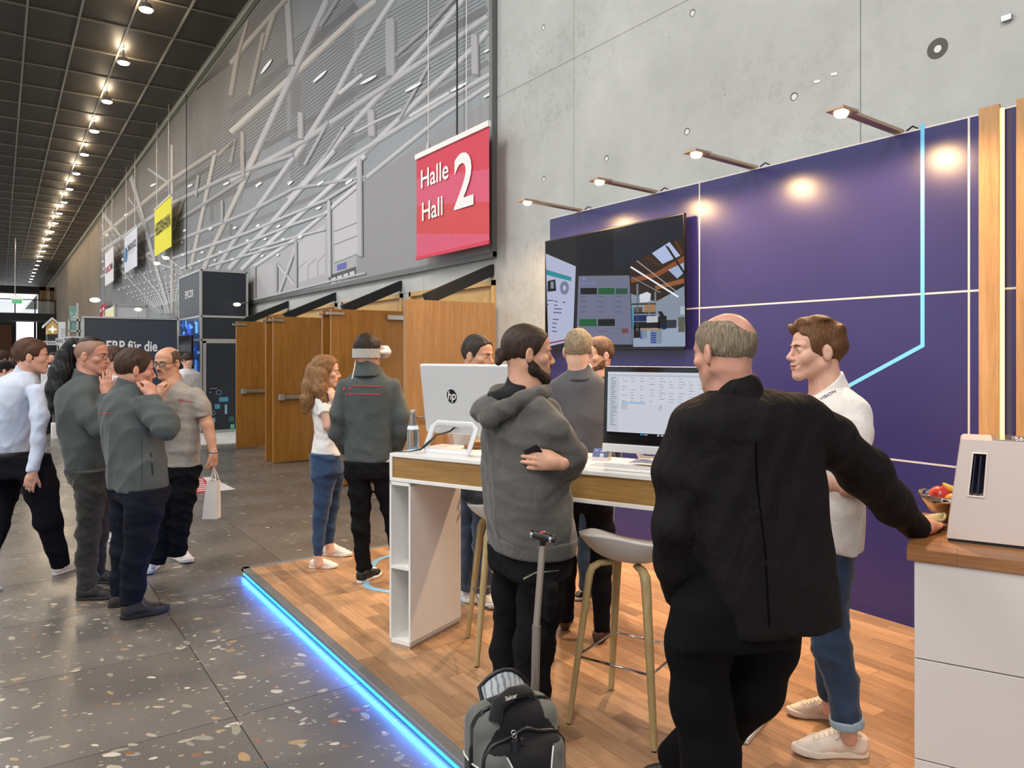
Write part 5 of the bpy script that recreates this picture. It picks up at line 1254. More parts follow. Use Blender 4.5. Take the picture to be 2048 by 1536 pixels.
# ---- bar stools
M_SHELL = mat('stool_shell', '#d3cfca', 0.45); M_LEG = wood('stool_oak', '#b39c6e', '#9c8454', 'Z', 1.0, rough=0.5); M_CHR = mat('chrome', '#c4c4c4', 0.12, 1.0)
def stool(label, c, rz):
    s_ = empty('bar_stool', c, rz, label, 'stool', 'white bar stools at the high table')
    nu, nv = 40, 10; vs = []; vo = []
    for j in range(nv + 1):
        t = j / nv
        for i in range(nu):
            a = 2 * math.pi * i / nu; ca, sa = math.cos(a), math.sin(a)
            sx = 0.235 * abs(ca) ** 0.85 * (1 if ca > 0 else -1); sy = 0.205 * abs(sa) ** 0.85 * (1 if sa > 0 else -1)
            rim = 0.03 + 0.10 * max(0, -sa) ** 1.5 + 0.06 * abs(ca) ** 3
            vs.append((sx * t, sy * t, 0.735 + rim * t ** 3)); vo.append((sx * (t * 0.98), sy * (t * 0.98), 0.718 + (rim - 0.0) * t ** 3.2 + 0.004 * t))
    m = MB(); n_in = len(vs); m.add(vs + vo, [(j * nu + i, j * nu + (i + 1) % nu, (j + 1) * nu + (i + 1) % nu, (j + 1) * nu + i) for j in range(nv) for i in range(nu)] + [(n_in + (j + 1) * nu + i, n_in + (j + 1) * nu + (i + 1) % nu, n_in + j * nu + (i + 1) % nu, n_in + j * nu + i) for j in range(nv) for i in range(nu)] + [(nv * nu + i, nv * nu + (i + 1) % nu, n_in + nv * nu + (i + 1) % nu, n_in + nv * nu + i) for i in range(nu)], True)
    m.build('seat_shell', M_SHELL, s_, world=False)
    for sx in (-1, 1):
        for sy in (-1, 1):
            pts = [(sx * 0.06, sy * 0.06, 0.714), (sx * 0.105, sy * 0.105, 0.712), (sx * 0.128, sy * 0.128, 0.695), (sx * 0.138, sy * 0.138, 0.66), (sx * 0.17, sy * 0.17, 0.35), (sx * 0.205, sy * 0.205, 0.006)]
            l = MB().tube(pts, [(0.012, 0.022), (0.014, 0.023), (0.017, 0.024), (0.018, 0.023), (0.016, 0.019), (0.012, 0.015)], 8, flat=(0, 0, 1)); lo = l.build('leg', M_LEG, s_, world=False)
            MB().cyl((sx * 0.205, sy * 0.205, 0.0005), (sx * 0.205, sy * 0.205, 0.008), 0.011, n=10).build('foot_glide', M_BLACK, lo, world=False)
    q = 0.177; MB().tube([(-q, -q, 0.3), (q, -q, 0.3), (q, q, 0.3), (-q, q, 0.3)], 0.006, 8, closed=True).build('foot_ring', M_CHR, s_, world=False)
    return s_
def crz(vr, vd):
    w = RGT * vr + FWD * vd; return math.atan2(w[1], w[0])
stool('white shell bar stool between the hooded man and the dark suit', CW(0.54, 3.383, PZ0), crz(0.822, -0.57))
stool('white shell bar stool half under the table beside its open leg', CW(-0.02, 4.17, PZ0), crz(0.822, -0.57) + 0.78)
# white bar lying on the planks
a = PZ(1488, 1482, PZ0 + 0.012); b = PZ(1562, 1398, PZ0 + 0.012); c = (a + b) / 2; L = np.linalg.norm(b - a)
o = MB().box((0, 0, 0), (L, 0.035, 0.022)).build('cable_duct', M_TW, bevel=0.003); o.location = (c[0], c[1], PZ0 + 0.0125); o.rotation_euler = (0, 0, math.atan2(b[1] - a[1], b[0] - a[0])); tag(o, 'white cable duct lying on the planks behind the dark suit', 'cable duct')

# ================================================================ sideboard at the right
SH = 0.95
S0 = CW(1.45, 2.71, PZ0); SRZ = TRZ
sb = empty('sideboard', S0, SRZ, 'white drawer sideboard under a thick oak butcher-block top', 'cabinet')
M_SBW = mat('sideboard_white', '#cfc8c4', 0.4); 
MB().bb(0.012, 1.3, 0.014, 0.68, 0.0, SH - 0.045).build('carcass', M_SBW, sb, world=False)
for k, (z0, z1) in enumerate(((0.0, 0.187), (0.191, 0.551), (0.555, SH - 0.047))):
    MB().bb(0.012, 0.8, -0.004, 0.014, z0, z1).build('drawer_front', M_SBW, sb, world=False, bevel=0.002)
    MB().bb(0.804, 1.3, -0.004, 0.014, z0, z1).build('drawer_front', M_SBW, sb, world=False, bevel=0.002)
# oak top glued from staves
M_BUT = wood('butcher_oak', '#a9764a', '#875830', 'X', 1.2, rough=0.35, rnd=0.2)
x_ = -0.012; k = 0; rw = np.random.RandomState(4)
top = empty('worktop', CW(1.45, 2.71, PZ0 + SH - 0.045), SRZ, 'thick oak butcher-block worktop glued from staves on the white sideboard', 'worktop')
for j in range(8):
    y0 = -0.012 + j * 0.089; x0 = -0.012
    while x0 < 1.3:
        L = rw.uniform(0.09, 0.16) if x0 < 0 else rw.uniform(0.15, 0.4); x1 = min(x0 + L, 1.3)
        MB().bb(x0 + 0.0003, x1 - 0.0003, y0 + 0.0002, y0 + 0.0888, 0.001, 0.045).build('stave', M_BUT, top, world=False); x0 = x1
def ST(x, y, z=0.0): return S0 + E1 * x + E2 * y + np.array([0, 0, SH + 0.001 + z])
# white machine with louvre slot
M_MW = mat('machine_white', '#cdbfb8', 0.3); 
mc0 = PZ(1893, 1082, PZ0 + SH); mc = empty('white_machine', mc0, SRZ, 'white tapered counter-top machine with dark louvre slot', 'machine')
Hm = 0.385; Wm = 0.46; Dm = 0.26; tp_ = 0.047
pts = [(0, 0, 0.012), (Wm, 0, 0.012), (Wm, Dm, 0.012), (0, Dm, 0.012), (tp_, 0.01, Hm), (Wm - tp_, 0.01, Hm), (Wm - tp_, Dm - 0.01, Hm), (tp_, Dm - 0.01, Hm)]
def fr(u, v): # point on the front face
    a = np.array(pts[0]) * (1 - u) + np.array(pts[1]) * u; b = np.array(pts[4]) * (1 - u) + np.array(pts[5]) * u; return a * (1 - v) + b * v
h0, h1, v0, v1 = 0.115, 0.235, 0.44, 0.87
mb = MB(); q = [fr(0, 0), fr(1, 0), fr(1, 1), fr(0, 1), fr(h0, v0), fr(h1, v0), fr(h1, v1), fr(h0, v1)]
mb.add(q, [(0, 1, 5, 4), (1, 2, 6, 5), (2, 3, 7, 6), (3, 0, 4, 7)]); inn = [p + np.array([0, 0.07, 0]) for p in q[4:]]
mb.add(q[4:] + inn, [(0, 1, 5, 4), (1, 2, 6, 5), (2, 3, 7, 6), (3, 0, 4, 7)])
mb.add(pts, [(3, 2, 1, 0), (4, 5, 6, 7), (1, 2, 6, 5), (2, 3, 7, 6), (3, 0, 4, 7)]); mb.build('body', M_MW, mc, world=False, bevel=0.012, bseg=3)
MB().add(inn, [(0, 1, 2, 3)]).build('slot_back', mat('slot_dark', '#1c1e2a', 0.6), mc, world=False)
for du in (0.02, 0.065):
    a = fr(h0 + du, v0 + 0.02); b = fr(h0 + du, v1 - 0.02); c = fr(h0 + du + 0.03, v0 + 0.1) + np.array([0, 0.045, 0]); d = fr(h0 + du + 0.03, v1 - 0.1) + np.array([0, 0.045, 0])
    MB().prism([a, b, d, c], (0.003, 0, 0)).build('louvre', mat('louvre_navy', '#2b2d4a', 0.3), mc, world=False)
rm = MB(); 
for (a, b) in ((4, 5), (5, 6), (6, 7), (7, 4)): rm.tube([q[a] - np.array([0, 0.001, 0]), q[b] - np.array([0, 0.001, 0])], 0.003, 6)
rm.build('slot_rim', mat('rim_pale', '#e8ddd2', 0.3), mc, world=False)
MB().bb(0.005, Wm - 0.005, 0.005, Dm - 0.005, 0.0, 0.013).build('foot_plate', M_BLACK, mc, world=False)
MB().bb(tp_ + 0.1, Wm - tp_ - 0.02, 0.03, Dm - 0.03, Hm, Hm + 0.004).build('top_panel', mat('smoked_top', '#6b5c5a', 0.08), mc, world=False, bevel=0.001)
MB().lathe((tp_ + 0.19, 0.1, Hm + 0.004), [(0.03, 0), (0.03, 0.006), (0.024, 0.008)], n=20).build('top_dial', M_CHR, mc, world=False)
# fruit bowl with fruit and a leaf-shaped plate
fb = PZ(1895, 1040, PZ0 + SH); fb = ST(0.13, 0.575)
bw_ = empty('fruit_bowl', fb, 0, 'polished steel fruit bowl behind the white machine', 'bowl')
n = 36; lf_ = 0; prof = [(0.045, 0.0), (0.05, 0.008), (0.09, 0.04), (0.122, 0.085), (0.135, 0.115), (0.131, 0.115), (0.117, 0.085), (0.086, 0.046), (0.04, 0.014)]
MB().lathe((0, 0, 0), prof, n=n).build('bowl_shell', mat('bowl_steel', '#c8bfb6', 0.1, 1.0), bw_, world=False)
def fruit(name, label, p, r, m_, cat, seed, stem=True):
    o = empty(name, p, 0, label, cat); pr_ = []
    for i in range(13):
        t = math.pi * i / 12; rr = r * math.sin(t) * (1 + 0.06 * math.sin(t * 2)); zz = -r * 0.92 * math.cos(t) + (0.16 * r if i == 12 else 0) * -1.0; pr_.append((max(rr, 0.0008), zz))
    MB().lathe((0, 0, 0), pr_, n=20).build('flesh', m_, o, world=False)
    if stem: MB().tube([(0, 0, r * 0.72), (0.003, 0.002, r * 0.95), (0.008, 0.004, r * 1.15)], 0.0022, 6).build('stem', mat('stem_brown', '#4a3520', 0.8), o, world=False)
    return o
def m_apple(nm, a, b):
    t = NT(nm); m = t.coord('Object'); nz = t.n('ShaderNodeTexNoise'); nz.inputs['Scale'].default_value = 22; t.l(m, 0, nz, 'Vector'); r = t.ramp([(0.4, lin(a)), (0.65, lin(b))]); t.l(nz, 0, r, 0); t.l(r, 0, t.b, 'Base Color'); t.b.inputs['Roughness'].default_value = 0.3; return t.m
fruit('apple', 'red apple on top of the fruit in the steel bowl', fb + E1 * -0.05 + E2 * -0.02 + np.array([0, 0, 0.108]), 0.042, m_apple('apple_red', '#b82a28', '#d2553a'), 'apple', 1)
fruit('nectarine', 'yellow and orange nectarine in front in the steel bowl', fb + E1 * 0.0 + E2 * -0.075 + np.array([0, 0, 0.095]), 0.036, m_apple('nect', '#d88a3a', '#c4452c'), 'nectarine', 2, False)
fruit('apple', 'second red apple in the steel bowl behind the nectarine', fb + E1 * 0.05 + E2 * 0.0 + np.array([0, 0, 0.1]), 0.04, m_apple('apple_red2', '#a8302a', '#cf6a3c'), 'apple', 3)
fruit('apple', 'yellow-green apple at the bottom of the steel bowl', fb + E1 * 0.0 + E2 * 0.05 + np.array([0, 0, 0.082]), 0.038, m_apple('apple_y', '#c8b04a', '#b8a03a'), 'apple', 4)
def banana(label, p, rz):
    o = empty('banana', p, rz, label, 'banana'); pts = [(0.075 * math.sin(a), 0, 0.06 - 0.075 * math.cos(a)) for a in np.linspace(-0.9, 0.9, 9)]
    MB().tube(pts, [0.005, 0.013, 0.016, 0.017, 0.0175, 0.017, 0.016, 0.012, 0.004], 8).build('peel', mat('banana_yellow', '#d8b848', 0.5, var=0.1, vscale=30), o, world=False); return o
banana('banana lying on top of the apples in the steel bowl', fb + E1 * 0.02 + E2 * 0.0 + np.array([0, 0, 0.142]), SRZ)
lf = empty('leaf_dish', ST(0.055, 0.37), SRZ + 0.9, 'beige leaf-shaped dish in front of the fruit bowl', 'dish')
m = MB(); nn = 14; vs = []
for i in range(nn + 1):
    t = i / nn; w_ = 0.06 * math.sin(math.pi * t) ** 0.7
    for s_ in (-1, -0.5, 0, 0.5, 1): vs.append((-0.075 + 0.15 * t, s_ * w_ * 0.75, 0.012 + 0.028 * abs(s_) ** 2 + 0.02 * (2 * t - 1) ** 2))
m.add(vs, [(i * 5 + j, i * 5 + j + 1, (i + 1) * 5 + j + 1, (i + 1) * 5 + j) for i in range(nn) for j in range(4)], True); o = m.build('leaf_bowl', mat('leaf_beige', '#9c8f66', 0.5), lf, world=False); sd = o.modifiers.new('solid', 'SOLIDIFY'); sd.thickness = 0.008
MB().lathe((0, 0, 0), [(0.03, 0.0), (0.025, 0.008), (0.02, 0.012)], n=14).build('foot', mat('leaf_beige', '#9c8f66', 0.5), lf, world=False)
# ================================================================ trolley backpack in front of the hooded man
M_BPB = fabric('pack_black', '#151518', 0.15, 300, 0.5, 0.85, 0.2); M_BPG = fabric('pack_grey', '#5c5e5a', 0.1, 300, 0.3, 0.8, 0.15); M_PIPE = mat('piping_white', '#cfcfc8', 0.6)
bc = CW((1030 - 1024) / F * 2.62, 2.62, PZ0); BR = crz(0.9, 0.42)
bp = empty('trolley_backpack', bc, BR, 'black and grey trolley backpack with raised steel handle standing on the planks', 'backpack')
# local axes: x across, -y front (towards the lens), z up
Fb = Sdf((-0.24, -0.26, 0), (0.24, 0.2, 0.5), 0.0045)
Fb.apply(rbox((0, 0.03, 0.225), (0.165, 0.085, 0.195), 0.06)); Fb.apply(ell((0, 0.02, 0.36), (0.13, 0.09, 0.08)), 0.05); Fb.apply(rbox((0.0, -0.07, 0.19), (0.15, 0.06, 0.15), 0.055), 0.03); Fb.apply(ell((0, -0.12, 0.17), (0.12, 0.05, 0.14)), 0.03); Fb.cut((0, 0, 0.03), (0, 0, -1), 0.01)
V, Q = Fb.mesh()
def gz(P):
    x, y, z = P[:, 0], P[:, 1], P[:, 2]; c = 0.045 + 0.11 * np.clip((z - 0.05) / 0.3, 0, 1) ** 0.0 * 0 + 0.030 * np.sin(np.clip((z - 0.03) / 0.3, 0, 1) * 3.1)
    front = (y < -0.075) & (np.abs(x) > 0.05 + 0.04 * ((z - 0.17) / 0.15) ** 2) & (z > 0.06) & (z < 0.32)
    flank = (np.abs(x) > 0.085) & (z > 0.255) & (y > -0.06) & (y < 0.085) & ~((y > -0.012) & (y < 0.012))
    return front | flank
body_o = mesh_obj('pack_body', [(V, Q)], [M_BPB, M_BPG], None, [(1, gz)]); body_o.parent = bp
bvb = BVHTree.FromPolygons(V.tolist(), [tuple(q) for q in Q])
def surf(pts, axis, off=0.002):
    out = []
    for p in pts:
        h_, n_, _, _ = bvb.ray_cast(Vector(p), Vector(axis))
        if h_ is not None: out.append(tuple(h_ + n_ * off))
    return out
for sx in (-1, 1):
    e = [(sx * (0.05 + 0.04 * ((z - 0.17) / 0.15) ** 2), -0.5, z) for z in np.linspace(0.06, 0.315, 16)]
    q = surf(e, (0, 1, 0)); MB().tube(q, 0.003, 6).build('piping', M_PIPE, bp, world=False)
    q = surf([(sx * 0.5, y, 0.255) for y in np.linspace(-0.055, 0.08, 8)], (-sx, 0, 0)); 
    if len(q) > 2: MB().tube(q, 0.003, 6).build('piping', M_PIPE, bp, world=False)
for y0 in (-0.075, 0.0):
    q = surf([(1, y0 - 0.0, z) for z in np.linspace(0.08, 0.3, 10)], (-1, 0, 0), 0.003) + surf([(x, y0, 1) for x in np.linspace(0.12, -0.12, 14)], (0, 0, -1), 0.003) + surf([(-1, y0, z) for z in np.linspace(0.3, 0.08, 10)], (1, 0, 0), 0.003)
    MB().tube(q, 0.007, 6).build('zip_band', M_BLACK, bp, world=False)
zp = MB()
MB().tube([(-0.10, -0.05, 0.405), (-0.08, -0.035, 0.455), (-0.02, -0.02, 0.475), (0.05, 0.0, 0.465), (0.085, 0.01, 0.42)], (0.012, 0.026), 10, flat=(0, 0, 1)).build('carry_handle', M_BPB, bp, world=False)
tx = MB(); put_text(tx, 'Salcar', (-0.06, -0.053, 0.468), nrm((1, 0.2, 0.0)), nrm((0, 0.4, 0.9)), width=0.05, height=0.014, bold=0.02); tx.build('handle_lettering', M_PIPE, bp, world=False)
# zip pulls and small padlock
lk = MB(); q = surf([(-0.055, -0.5, 0.33)], (0, 1, 0), 0.008); q0 = q[0]
lk.box((q0[0], q0[1], q0[2]), (0.022, 0.014, 0.055)).box((q0[0] + 0.03, q0[1] + 0.005, q0[2] + 0.012), (0.016, 0.012, 0.024)).build('combination_lock', mat('lock_dark', '#3a3836', 0.3, 0.7), bp, world=False, bevel=0.003)
ch = MB()
for i, (dx, dz) in enumerate(((0, 0.04), (-0.004, 0.052), (-0.02, -0.03), (-0.006, -0.045))): ch.tube([(q0[0] + dx + 0.008 * math.cos(a), q0[1] - 0.002, q0[2] + dz + 0.008 * math.sin(a)) for a in np.linspace(0, 6.28, 8, endpoint=False)], 0.0022, 6, closed=True)
ch.build('zip_pull', M_CHR, bp, world=False)
q = surf([(0.0, -0.5, 0.13)], (0, 1, 0), 0.002)[0]
MB().box(q, (0.026, 0.004, 0.034)).build('badge', mat('badge_rim', '#a9a7a0', 0.3, 0.6), bp, world=False, bevel=0.002); MB().box((q[0], q[1] - 0.0022, q[2]), (0.018, 0.002, 0.024)).build('badge_face', mat('badge_red', '#9c2426', 0.4), bp, world=False)
# open rear flap with pale patterned lining
fl = MB(); vs = []
for j in range(9):
    for i in range(9):
        u, v = i / 8, j / 8; x = -0.06 + 0.24 * u; vs.append((x, 0.135 + 0.05 * v - 0.03 * math.sin(math.pi * u), 0.36 + 0.13 * v * math.sin(math.pi * min(1, u * 0.8 + 0.15)) - 0.06 * u * u))
fl.add(vs, [(j * 9 + i, j * 9 + i + 1, (j + 1) * 9 + i + 1, (j + 1) * 9 + i) for j in range(8) for i in range(8)], True)
t = NT('flap_lining'); m_ = t.coord('Object'); wv = t.n('ShaderNodeTexWave'); wv.inputs['Scale'].default_value = 14; wv.inputs['Distortion'].default_value = 3; wv.inputs['Detail Scale'].default_value = 3; t.l(m_, 0, wv, 'Vector'); rp = t.ramp([(0.1, lin('#7c8084')), (0.3, lin('#b9bcc0'))]); t.l(wv, 0, rp, 0); t.l(rp, 0, t.b, 'Base Color')
fo_ = fl.build('open_flap', t.m, bp, world=False); sd_ = fo_.modifiers.new('solid', 'SOLIDIFY'); sd_.thickness = 0.006
rim = [vs[0]] + [vs[8 * 9 + i] for i in range(9)] + [vs[j * 9 + 8] for j in range(7, -1, -1)]
MB().tube(rim, 0.008, 8).build('flap_binding', M_BLACK, fo_, world=False)
# telescopic handle
def bl(x, y, d_): # photo point -> local
    p = np.array(chain_matrix(bp).inverted() @ Vector(PD(x, y, d_))); return p
h0_ = bl(1085, 1090, 2.75); hm = bl(1073, 1250, 2.75); hb_ = bl(1066, 1400, 2.75); hb_[2] = 0.1
MB().tube([h0_, hm], (0.011, 0.017), 12, flat=(1, 0, 0)).build('handle_tube', mat('handle_alu', '#a49a90', 0.35, 0.7), bp, world=False); MB().tube([hm, hb_], (0.014, 0.021), 12, flat=(1, 0, 0)).build('handle_outer_tube', mat('handle_alu2', '#968c84', 0.35, 0.7), bp, world=False)
ga = bl(1062, 1067, 2.75); gb_ = bl(1110, 1079, 2.71); c_ = (ga + gb_) / 2
MB().tube([ga, ga + (gb_ - ga) * 0.12, ga + (gb_ - ga) * 0.2, c_, ga + (gb_ - ga) * 0.8, gb_], [0.013, 0.014, 0.016, 0.017, 0.016, 0.013], 12).build('grip', mat('grip_black', '#19181a', 0.4), bp, world=False)
for u_ in (0.08, 0.86): MB().cyl(ga + (gb_ - ga) * (u_ - 0.05), ga + (gb_ - ga) * (u_ + 0.05), 0.0175, n=14).build('grip_ring', M_CHR, bp, world=False)
MB().ball(c_ + np.array([0, 0, 0.014]), (0.014, 0.009, 0.006)).build('release_button', mat('button_red', '#a03040', 0.4), bp, world=False)
MB().tube([c_, h0_], 0.012, 10).build('grip_neck', M_BLACK, bp, world=False)
for sx in (-1, 1): MB().cyl((sx * 0.15, 0.13, 0.036), (sx * 0.19, 0.13, 0.036), 0.034, n=18).build('wheel', M_BLACK, bp, world=False)
MB().bb(-0.16, 0.19, 0.08, 0.15, 0.02, 0.06).build('wheel_base', M_BLACK, bp, world=False, bevel=0.012)
# ================================================================ neighbouring stands
M_NAVY = mat('stand_navy', '#1d2530', 0.5, var=0.05, vscale=1); M_NAVY2 = mat('stand_slate', '#363c44', 0.5, var=0.05, vscale=1); M_FR = mat('stand_alu', '#b9bab6', 0.4, 0.5)
TX, TY = 3.51, 16.75
tw = empty('exhibition_tower', (TX, TY, 0), label='tall dark exhibition tower with white lettering and aluminium frame', cat='exhibition stand')
MB().bb(TX + 0.02, 4.46, TY + 0.02, 19.0, 0.02, 3.46).build('core', mat('tower_core', '#12171d', 0.7), tw)
def frame(x0, x1, y0, y1, zs, wd=0.045):
    m = MB()
    for x in (x0, x1):
        for y in (y0, y1): m.bb(x - wd / 2, x + wd / 2, y - wd / 2, y + wd / 2, 0.021, 3.5)
    for z in zs:
        m.bb(x0, x1, y0 - wd / 2, y0 + wd / 2, z - wd / 2, z + wd / 2); m.bb(x0 - wd / 2, x0 + wd / 2, y0, y1, z - wd / 2, z + wd / 2)
    return m
frame(TX, 4.46, TY, 19.0, (0.05, 2.0, 2.5, 3.48)).build('frame', M_FR, tw)
MB().bb(TX + 0.03, 4.43, TY - 0.012, TY + 0.02, 2.53, 3.45).build('front_panel', M_NAVY, tw); MB().bb(TX + 0.03, 4.43, TY - 0.012, TY + 0.02, 2.03, 2.47).build('front_panel', mat('stand_navy_low', '#1f262d', 0.5), tw)
MB().bb(TX - 0.012, TX + 0.02, TY + 0.03, 18.97, 2.53, 3.45).build('side_panel', M_NAVY2, tw)
dr = MB().bb(TX + 0.1, 4.36, TY - 0.02, TY + 0.02, 0.05, 1.93).build('door_panel', M_NAVY, tw); MB().bb(TX + 0.04, TX + 0.1, TY - 0.02, TY + 0.02, 0.03, 1.98).bb(TX + 0.04, 4.42, TY - 0.02, TY + 0.02, 1.93, 1.98).build('door_casing', M_FR, tw)
q = PY(420, 777, TY - 0.03); MB().cyl((q[0], q[1] - 0.03, q[2]), (q[0] + 0.13, q[1] - 0.03, q[2]), 0.011, n=8).cyl((q[0], q[1] + 0.01, q[2]), (q[0], q[1] - 0.03, q[2]), 0.011, n=8).cyl((q[0], q[1] + 0.01, q[2] - 0.08), (q[0], q[1] - 0.01, q[2] - 0.08), 0.018, n=10).build('door_handle', M_STEEL, dr)
C1 = lambda x, y: (x / 4.096, 540 + y / 4.096)
for (x0, y0, x1, y1, c) in ((1795, 1040, 1870, 1080, '#4a8fb0'), (1760, 1098, 1802, 1138, '#4a8fb0'), (1842, 1102, 1860, 1180, '#8fb4c8'), (1725, 1210, 1763, 1250, '#6f9fb4'), (1875, 1200, 1916, 1242, '#2f5f52'), (1888, 1262, 1920, 1300, '#5fae90'), (1740, 1325, 1775, 1355, '#3f7f70'), (1892, 1312, 1920, 1345, '#5fae90')):
    a = PY(*C1(x0, y1), TY - 0.022); b = PY(*C1(x1, y0), TY - 0.022); MB().bb(a[0], b[0], TY - 0.0235, TY - 0.0215, a[2], b[2]).build('door_graphic', mat('graphic_' + c, c, 0.5), dr, bevel=0.0)
for (x, y, r) in ((1792, 1003, 20), (1745, 1172, 18)):
    p = PY(*C1(x, y), TY - 0.023); MB().tube([(p[0] + r * 0.0026 * math.cos(a), p[1], p[2] + r * 0.0026 * math.sin(a)) for a in np.linspace(0, 6.28, 12, endpoint=False)], 0.007, 5, closed=True).build('door_graphic', mat('graphic_line', '#5f9fb4', 0.5), dr)
t_ = MB(); a = PX(370.5, 598, TX - 0.014); b = PX(386.5, 594, TX - 0.014); put_text(t_, 'EPICOR', (TX - 0.0145, a[1], a[2]), (0, -1, 0), (0, 0, 1), width=a[1] - b[1], height=0.17, bold=0.012, spacing=1.1); t_.build('lettering', M_WHITE, tw)
# light wall with blue blocks, dark screen before it
M_LED = mat('led_wall', '#1e2f52', 0.3, emit='#24406e', estr=0.5)
MB().bb(TX - 0.012, TX + 0.02, TY + 0.03, 18.97, 0.05, 2.47).build('light_wall', M_LED, tw)
rl = np.random.RandomState(8); g1 = MB(); g2 = MB()
for k in range(90):
    y = rl.uniform(TY + 0.06, 18.9); z = rl.uniform(0.3, 2.4); w = rl.uniform(0.05, 0.22); h_ = rl.choice([0.06, 0.14, 0.24]); (g1 if rl.rand() < .6 else g2).bb(TX - 0.014 - 0.0002 * k, TX - 0.013, y, min(y + w, 18.95), z, min(z + h_, 2.46))
for nm, g_, c in (('light_block', g1, '#5f9fe0'), ('light_block', g2, '#2f55c8')): o = g_.build(nm, mat('led_' + c, c, 0.4, emit=c, estr=0.8), tw); o['kind'] = 'stuff'
s0 = PX(361, 672, TX - 0.2); s1 = PX(386, 742, TX - 0.2)
sc_ = empty('stand_screen', (TX - 0.2, s0[1], 0), label='tall black screen standing in front of the blue lit wall', cat='screen')
MB().bb(TX - 0.24, TX - 0.19, min(s0[1], s1[1]), max(s0[1], s1[1]), 0.9, s0[2]).build('panel', mat('screen_black', '#0d1016', 0.2), sc_, bevel=0.01)
yc = (s0[1] + s1[1]) / 2; MB().bb(TX - 0.23, TX - 0.2, yc - 0.05, yc + 0.05, 0.04, 1.0).build('post', M_BLACK, sc_); MB().bb(TX - 0.4, TX - 0.1, yc - 0.3, yc + 0.3, 0.021, 0.04).build('foot', M_BLACK, sc_)
cw = MB().bb(1.5, 4.45, 14.6, 19.05, 0.001, 0.02).build('stand_carpet', mat('carpet_pale', '#c9c8c6', 0.9, var=0.05)); tag(cw, 'pale carpet of the dark exhibition stand', 'carpet')
# dark wall with the slogan
ew = empty('slogan_wall', (1.55, 19.06, 0), label='dark stand wall with a bold white slogan', cat='wall panel')
MB().bb(1.55, 3.46, 19.06, 19.12, 0.022, 2.5).build('panel', M_NAVY2, ew)
MB().bb(1.5, 1.56, 19.06, 19.14, 0, 2.52).bb(1.5, 3.46, 19.04, 19.14, 2.5, 2.54).build('frame', M_FR, ew)
t_ = MB(); a = PY(213, 703, 19.05); b = PY(315, 703, 19.05); put_text(t_, 'ERP für die', (a[0], 19.055, a[2]), (1, 0, 0), (0, 0, 1), width=b[0] - a[0], height=0.25, bold=0.025)
a = PY(176, 703, 19.05); put_text(t_, 'Die', (a[0], 19.055, a[2]), (1, 0, 0), (0, 0, 1), height=0.2, bold=0.025); a = PY(354, 703, 19.05); put_text(t_, '.', (a[0], 19.055, a[2]), (1, 0, 0), (0, 0, 1), height=0.05, bold=0.03); t_.build('slogan', M_WHITE, ew)
pm2 = MB(); 
for (x0, y0, x1, y1, c) in ((310, 706, 318, 745, '#23406a'), (322, 700, 332, 716, '#5fae6a')):
    a = PY(x0, y1, 19.05); b = PY(x1, y0, 19.05); MB().bb(a[0], b[0], 19.045, 19.058, a[2], b[2]).build('graphic', mat('slogan_' + c, c, 0.5), ew)
def clip_lamp(label, base, head, name='clip_lamp', r=0.05):
    e = empty(name, base, label=label, cat='lamp'); base = np.asarray(base); head = np.asarray(head)
    MB().tube([base, base + np.array([0, 0, 0.1]), head], 0.012, 6).build('arm', M_FR, e); MB().ball(head, (r * 1.6, r * 1.6, r * 0.8), 12, 8).build('lamp_head', mat('clip_lamp_glow', '#f4eee0', 0.4, emit='#fff2d8', estr=2.5), e)
q = PY(494, 613, TY - 0.03); clip_lamp('small arm lamp on the side of the dark tower', q, PY(474, 609, TY - 0.35))
clip_lamp('pair of small spotlights on the dark tower, lower one', (TX, 18.6, 3.5), PX(314, 527, TX - 0.3)); clip_lamp('pair of small spotlights on the dark tower, upper one', (TX, 18.2, 3.5), PX(332, 516, TX - 0.2))
clip_lamp('short white lamp standing on the slogan wall', PY(274, 640, 19.1), PY(276, 619, 19.1))
# white box of a further stand
wb = empty('white_stand_box', PY(228, 640, 25), label='white box stand rising behind the slogan wall', cat='exhibition stand')
a = PY(231, 611, 25); b = PY(294, 611, 25); MB().bb(a[0], b[0], 25, 27.6, 0.0, a[2]).build('box', mat('box_white', '#d2d3d8', 0.6), wb); MB().bb(a[0] - 0.04, a[0] + 0.02, 24.96, 25.02, 0, a[2] + 0.04).bb(b[0] - 0.02, b[0] + 0.04, 24.96, 25.02, 0, a[2] + 0.04).bb(a[0], b[0], 24.96, 25.02, a[2] - 0.02, a[2] + 0.04).build('frame', M_FR, wb)
MB().bb(a[0] - 0.02, a[0] - 0.005, 25.1, 27.5, 2.0, a[2] - 0.05).build('side_poster', mat('poster_cream', '#d8d4a8', 0.6), wb)
clip_lamp('arm lamp leaning out from the white box stand', (a[0], 25.4, a[2]), PY(190, 600, 25.2), r=0.09)
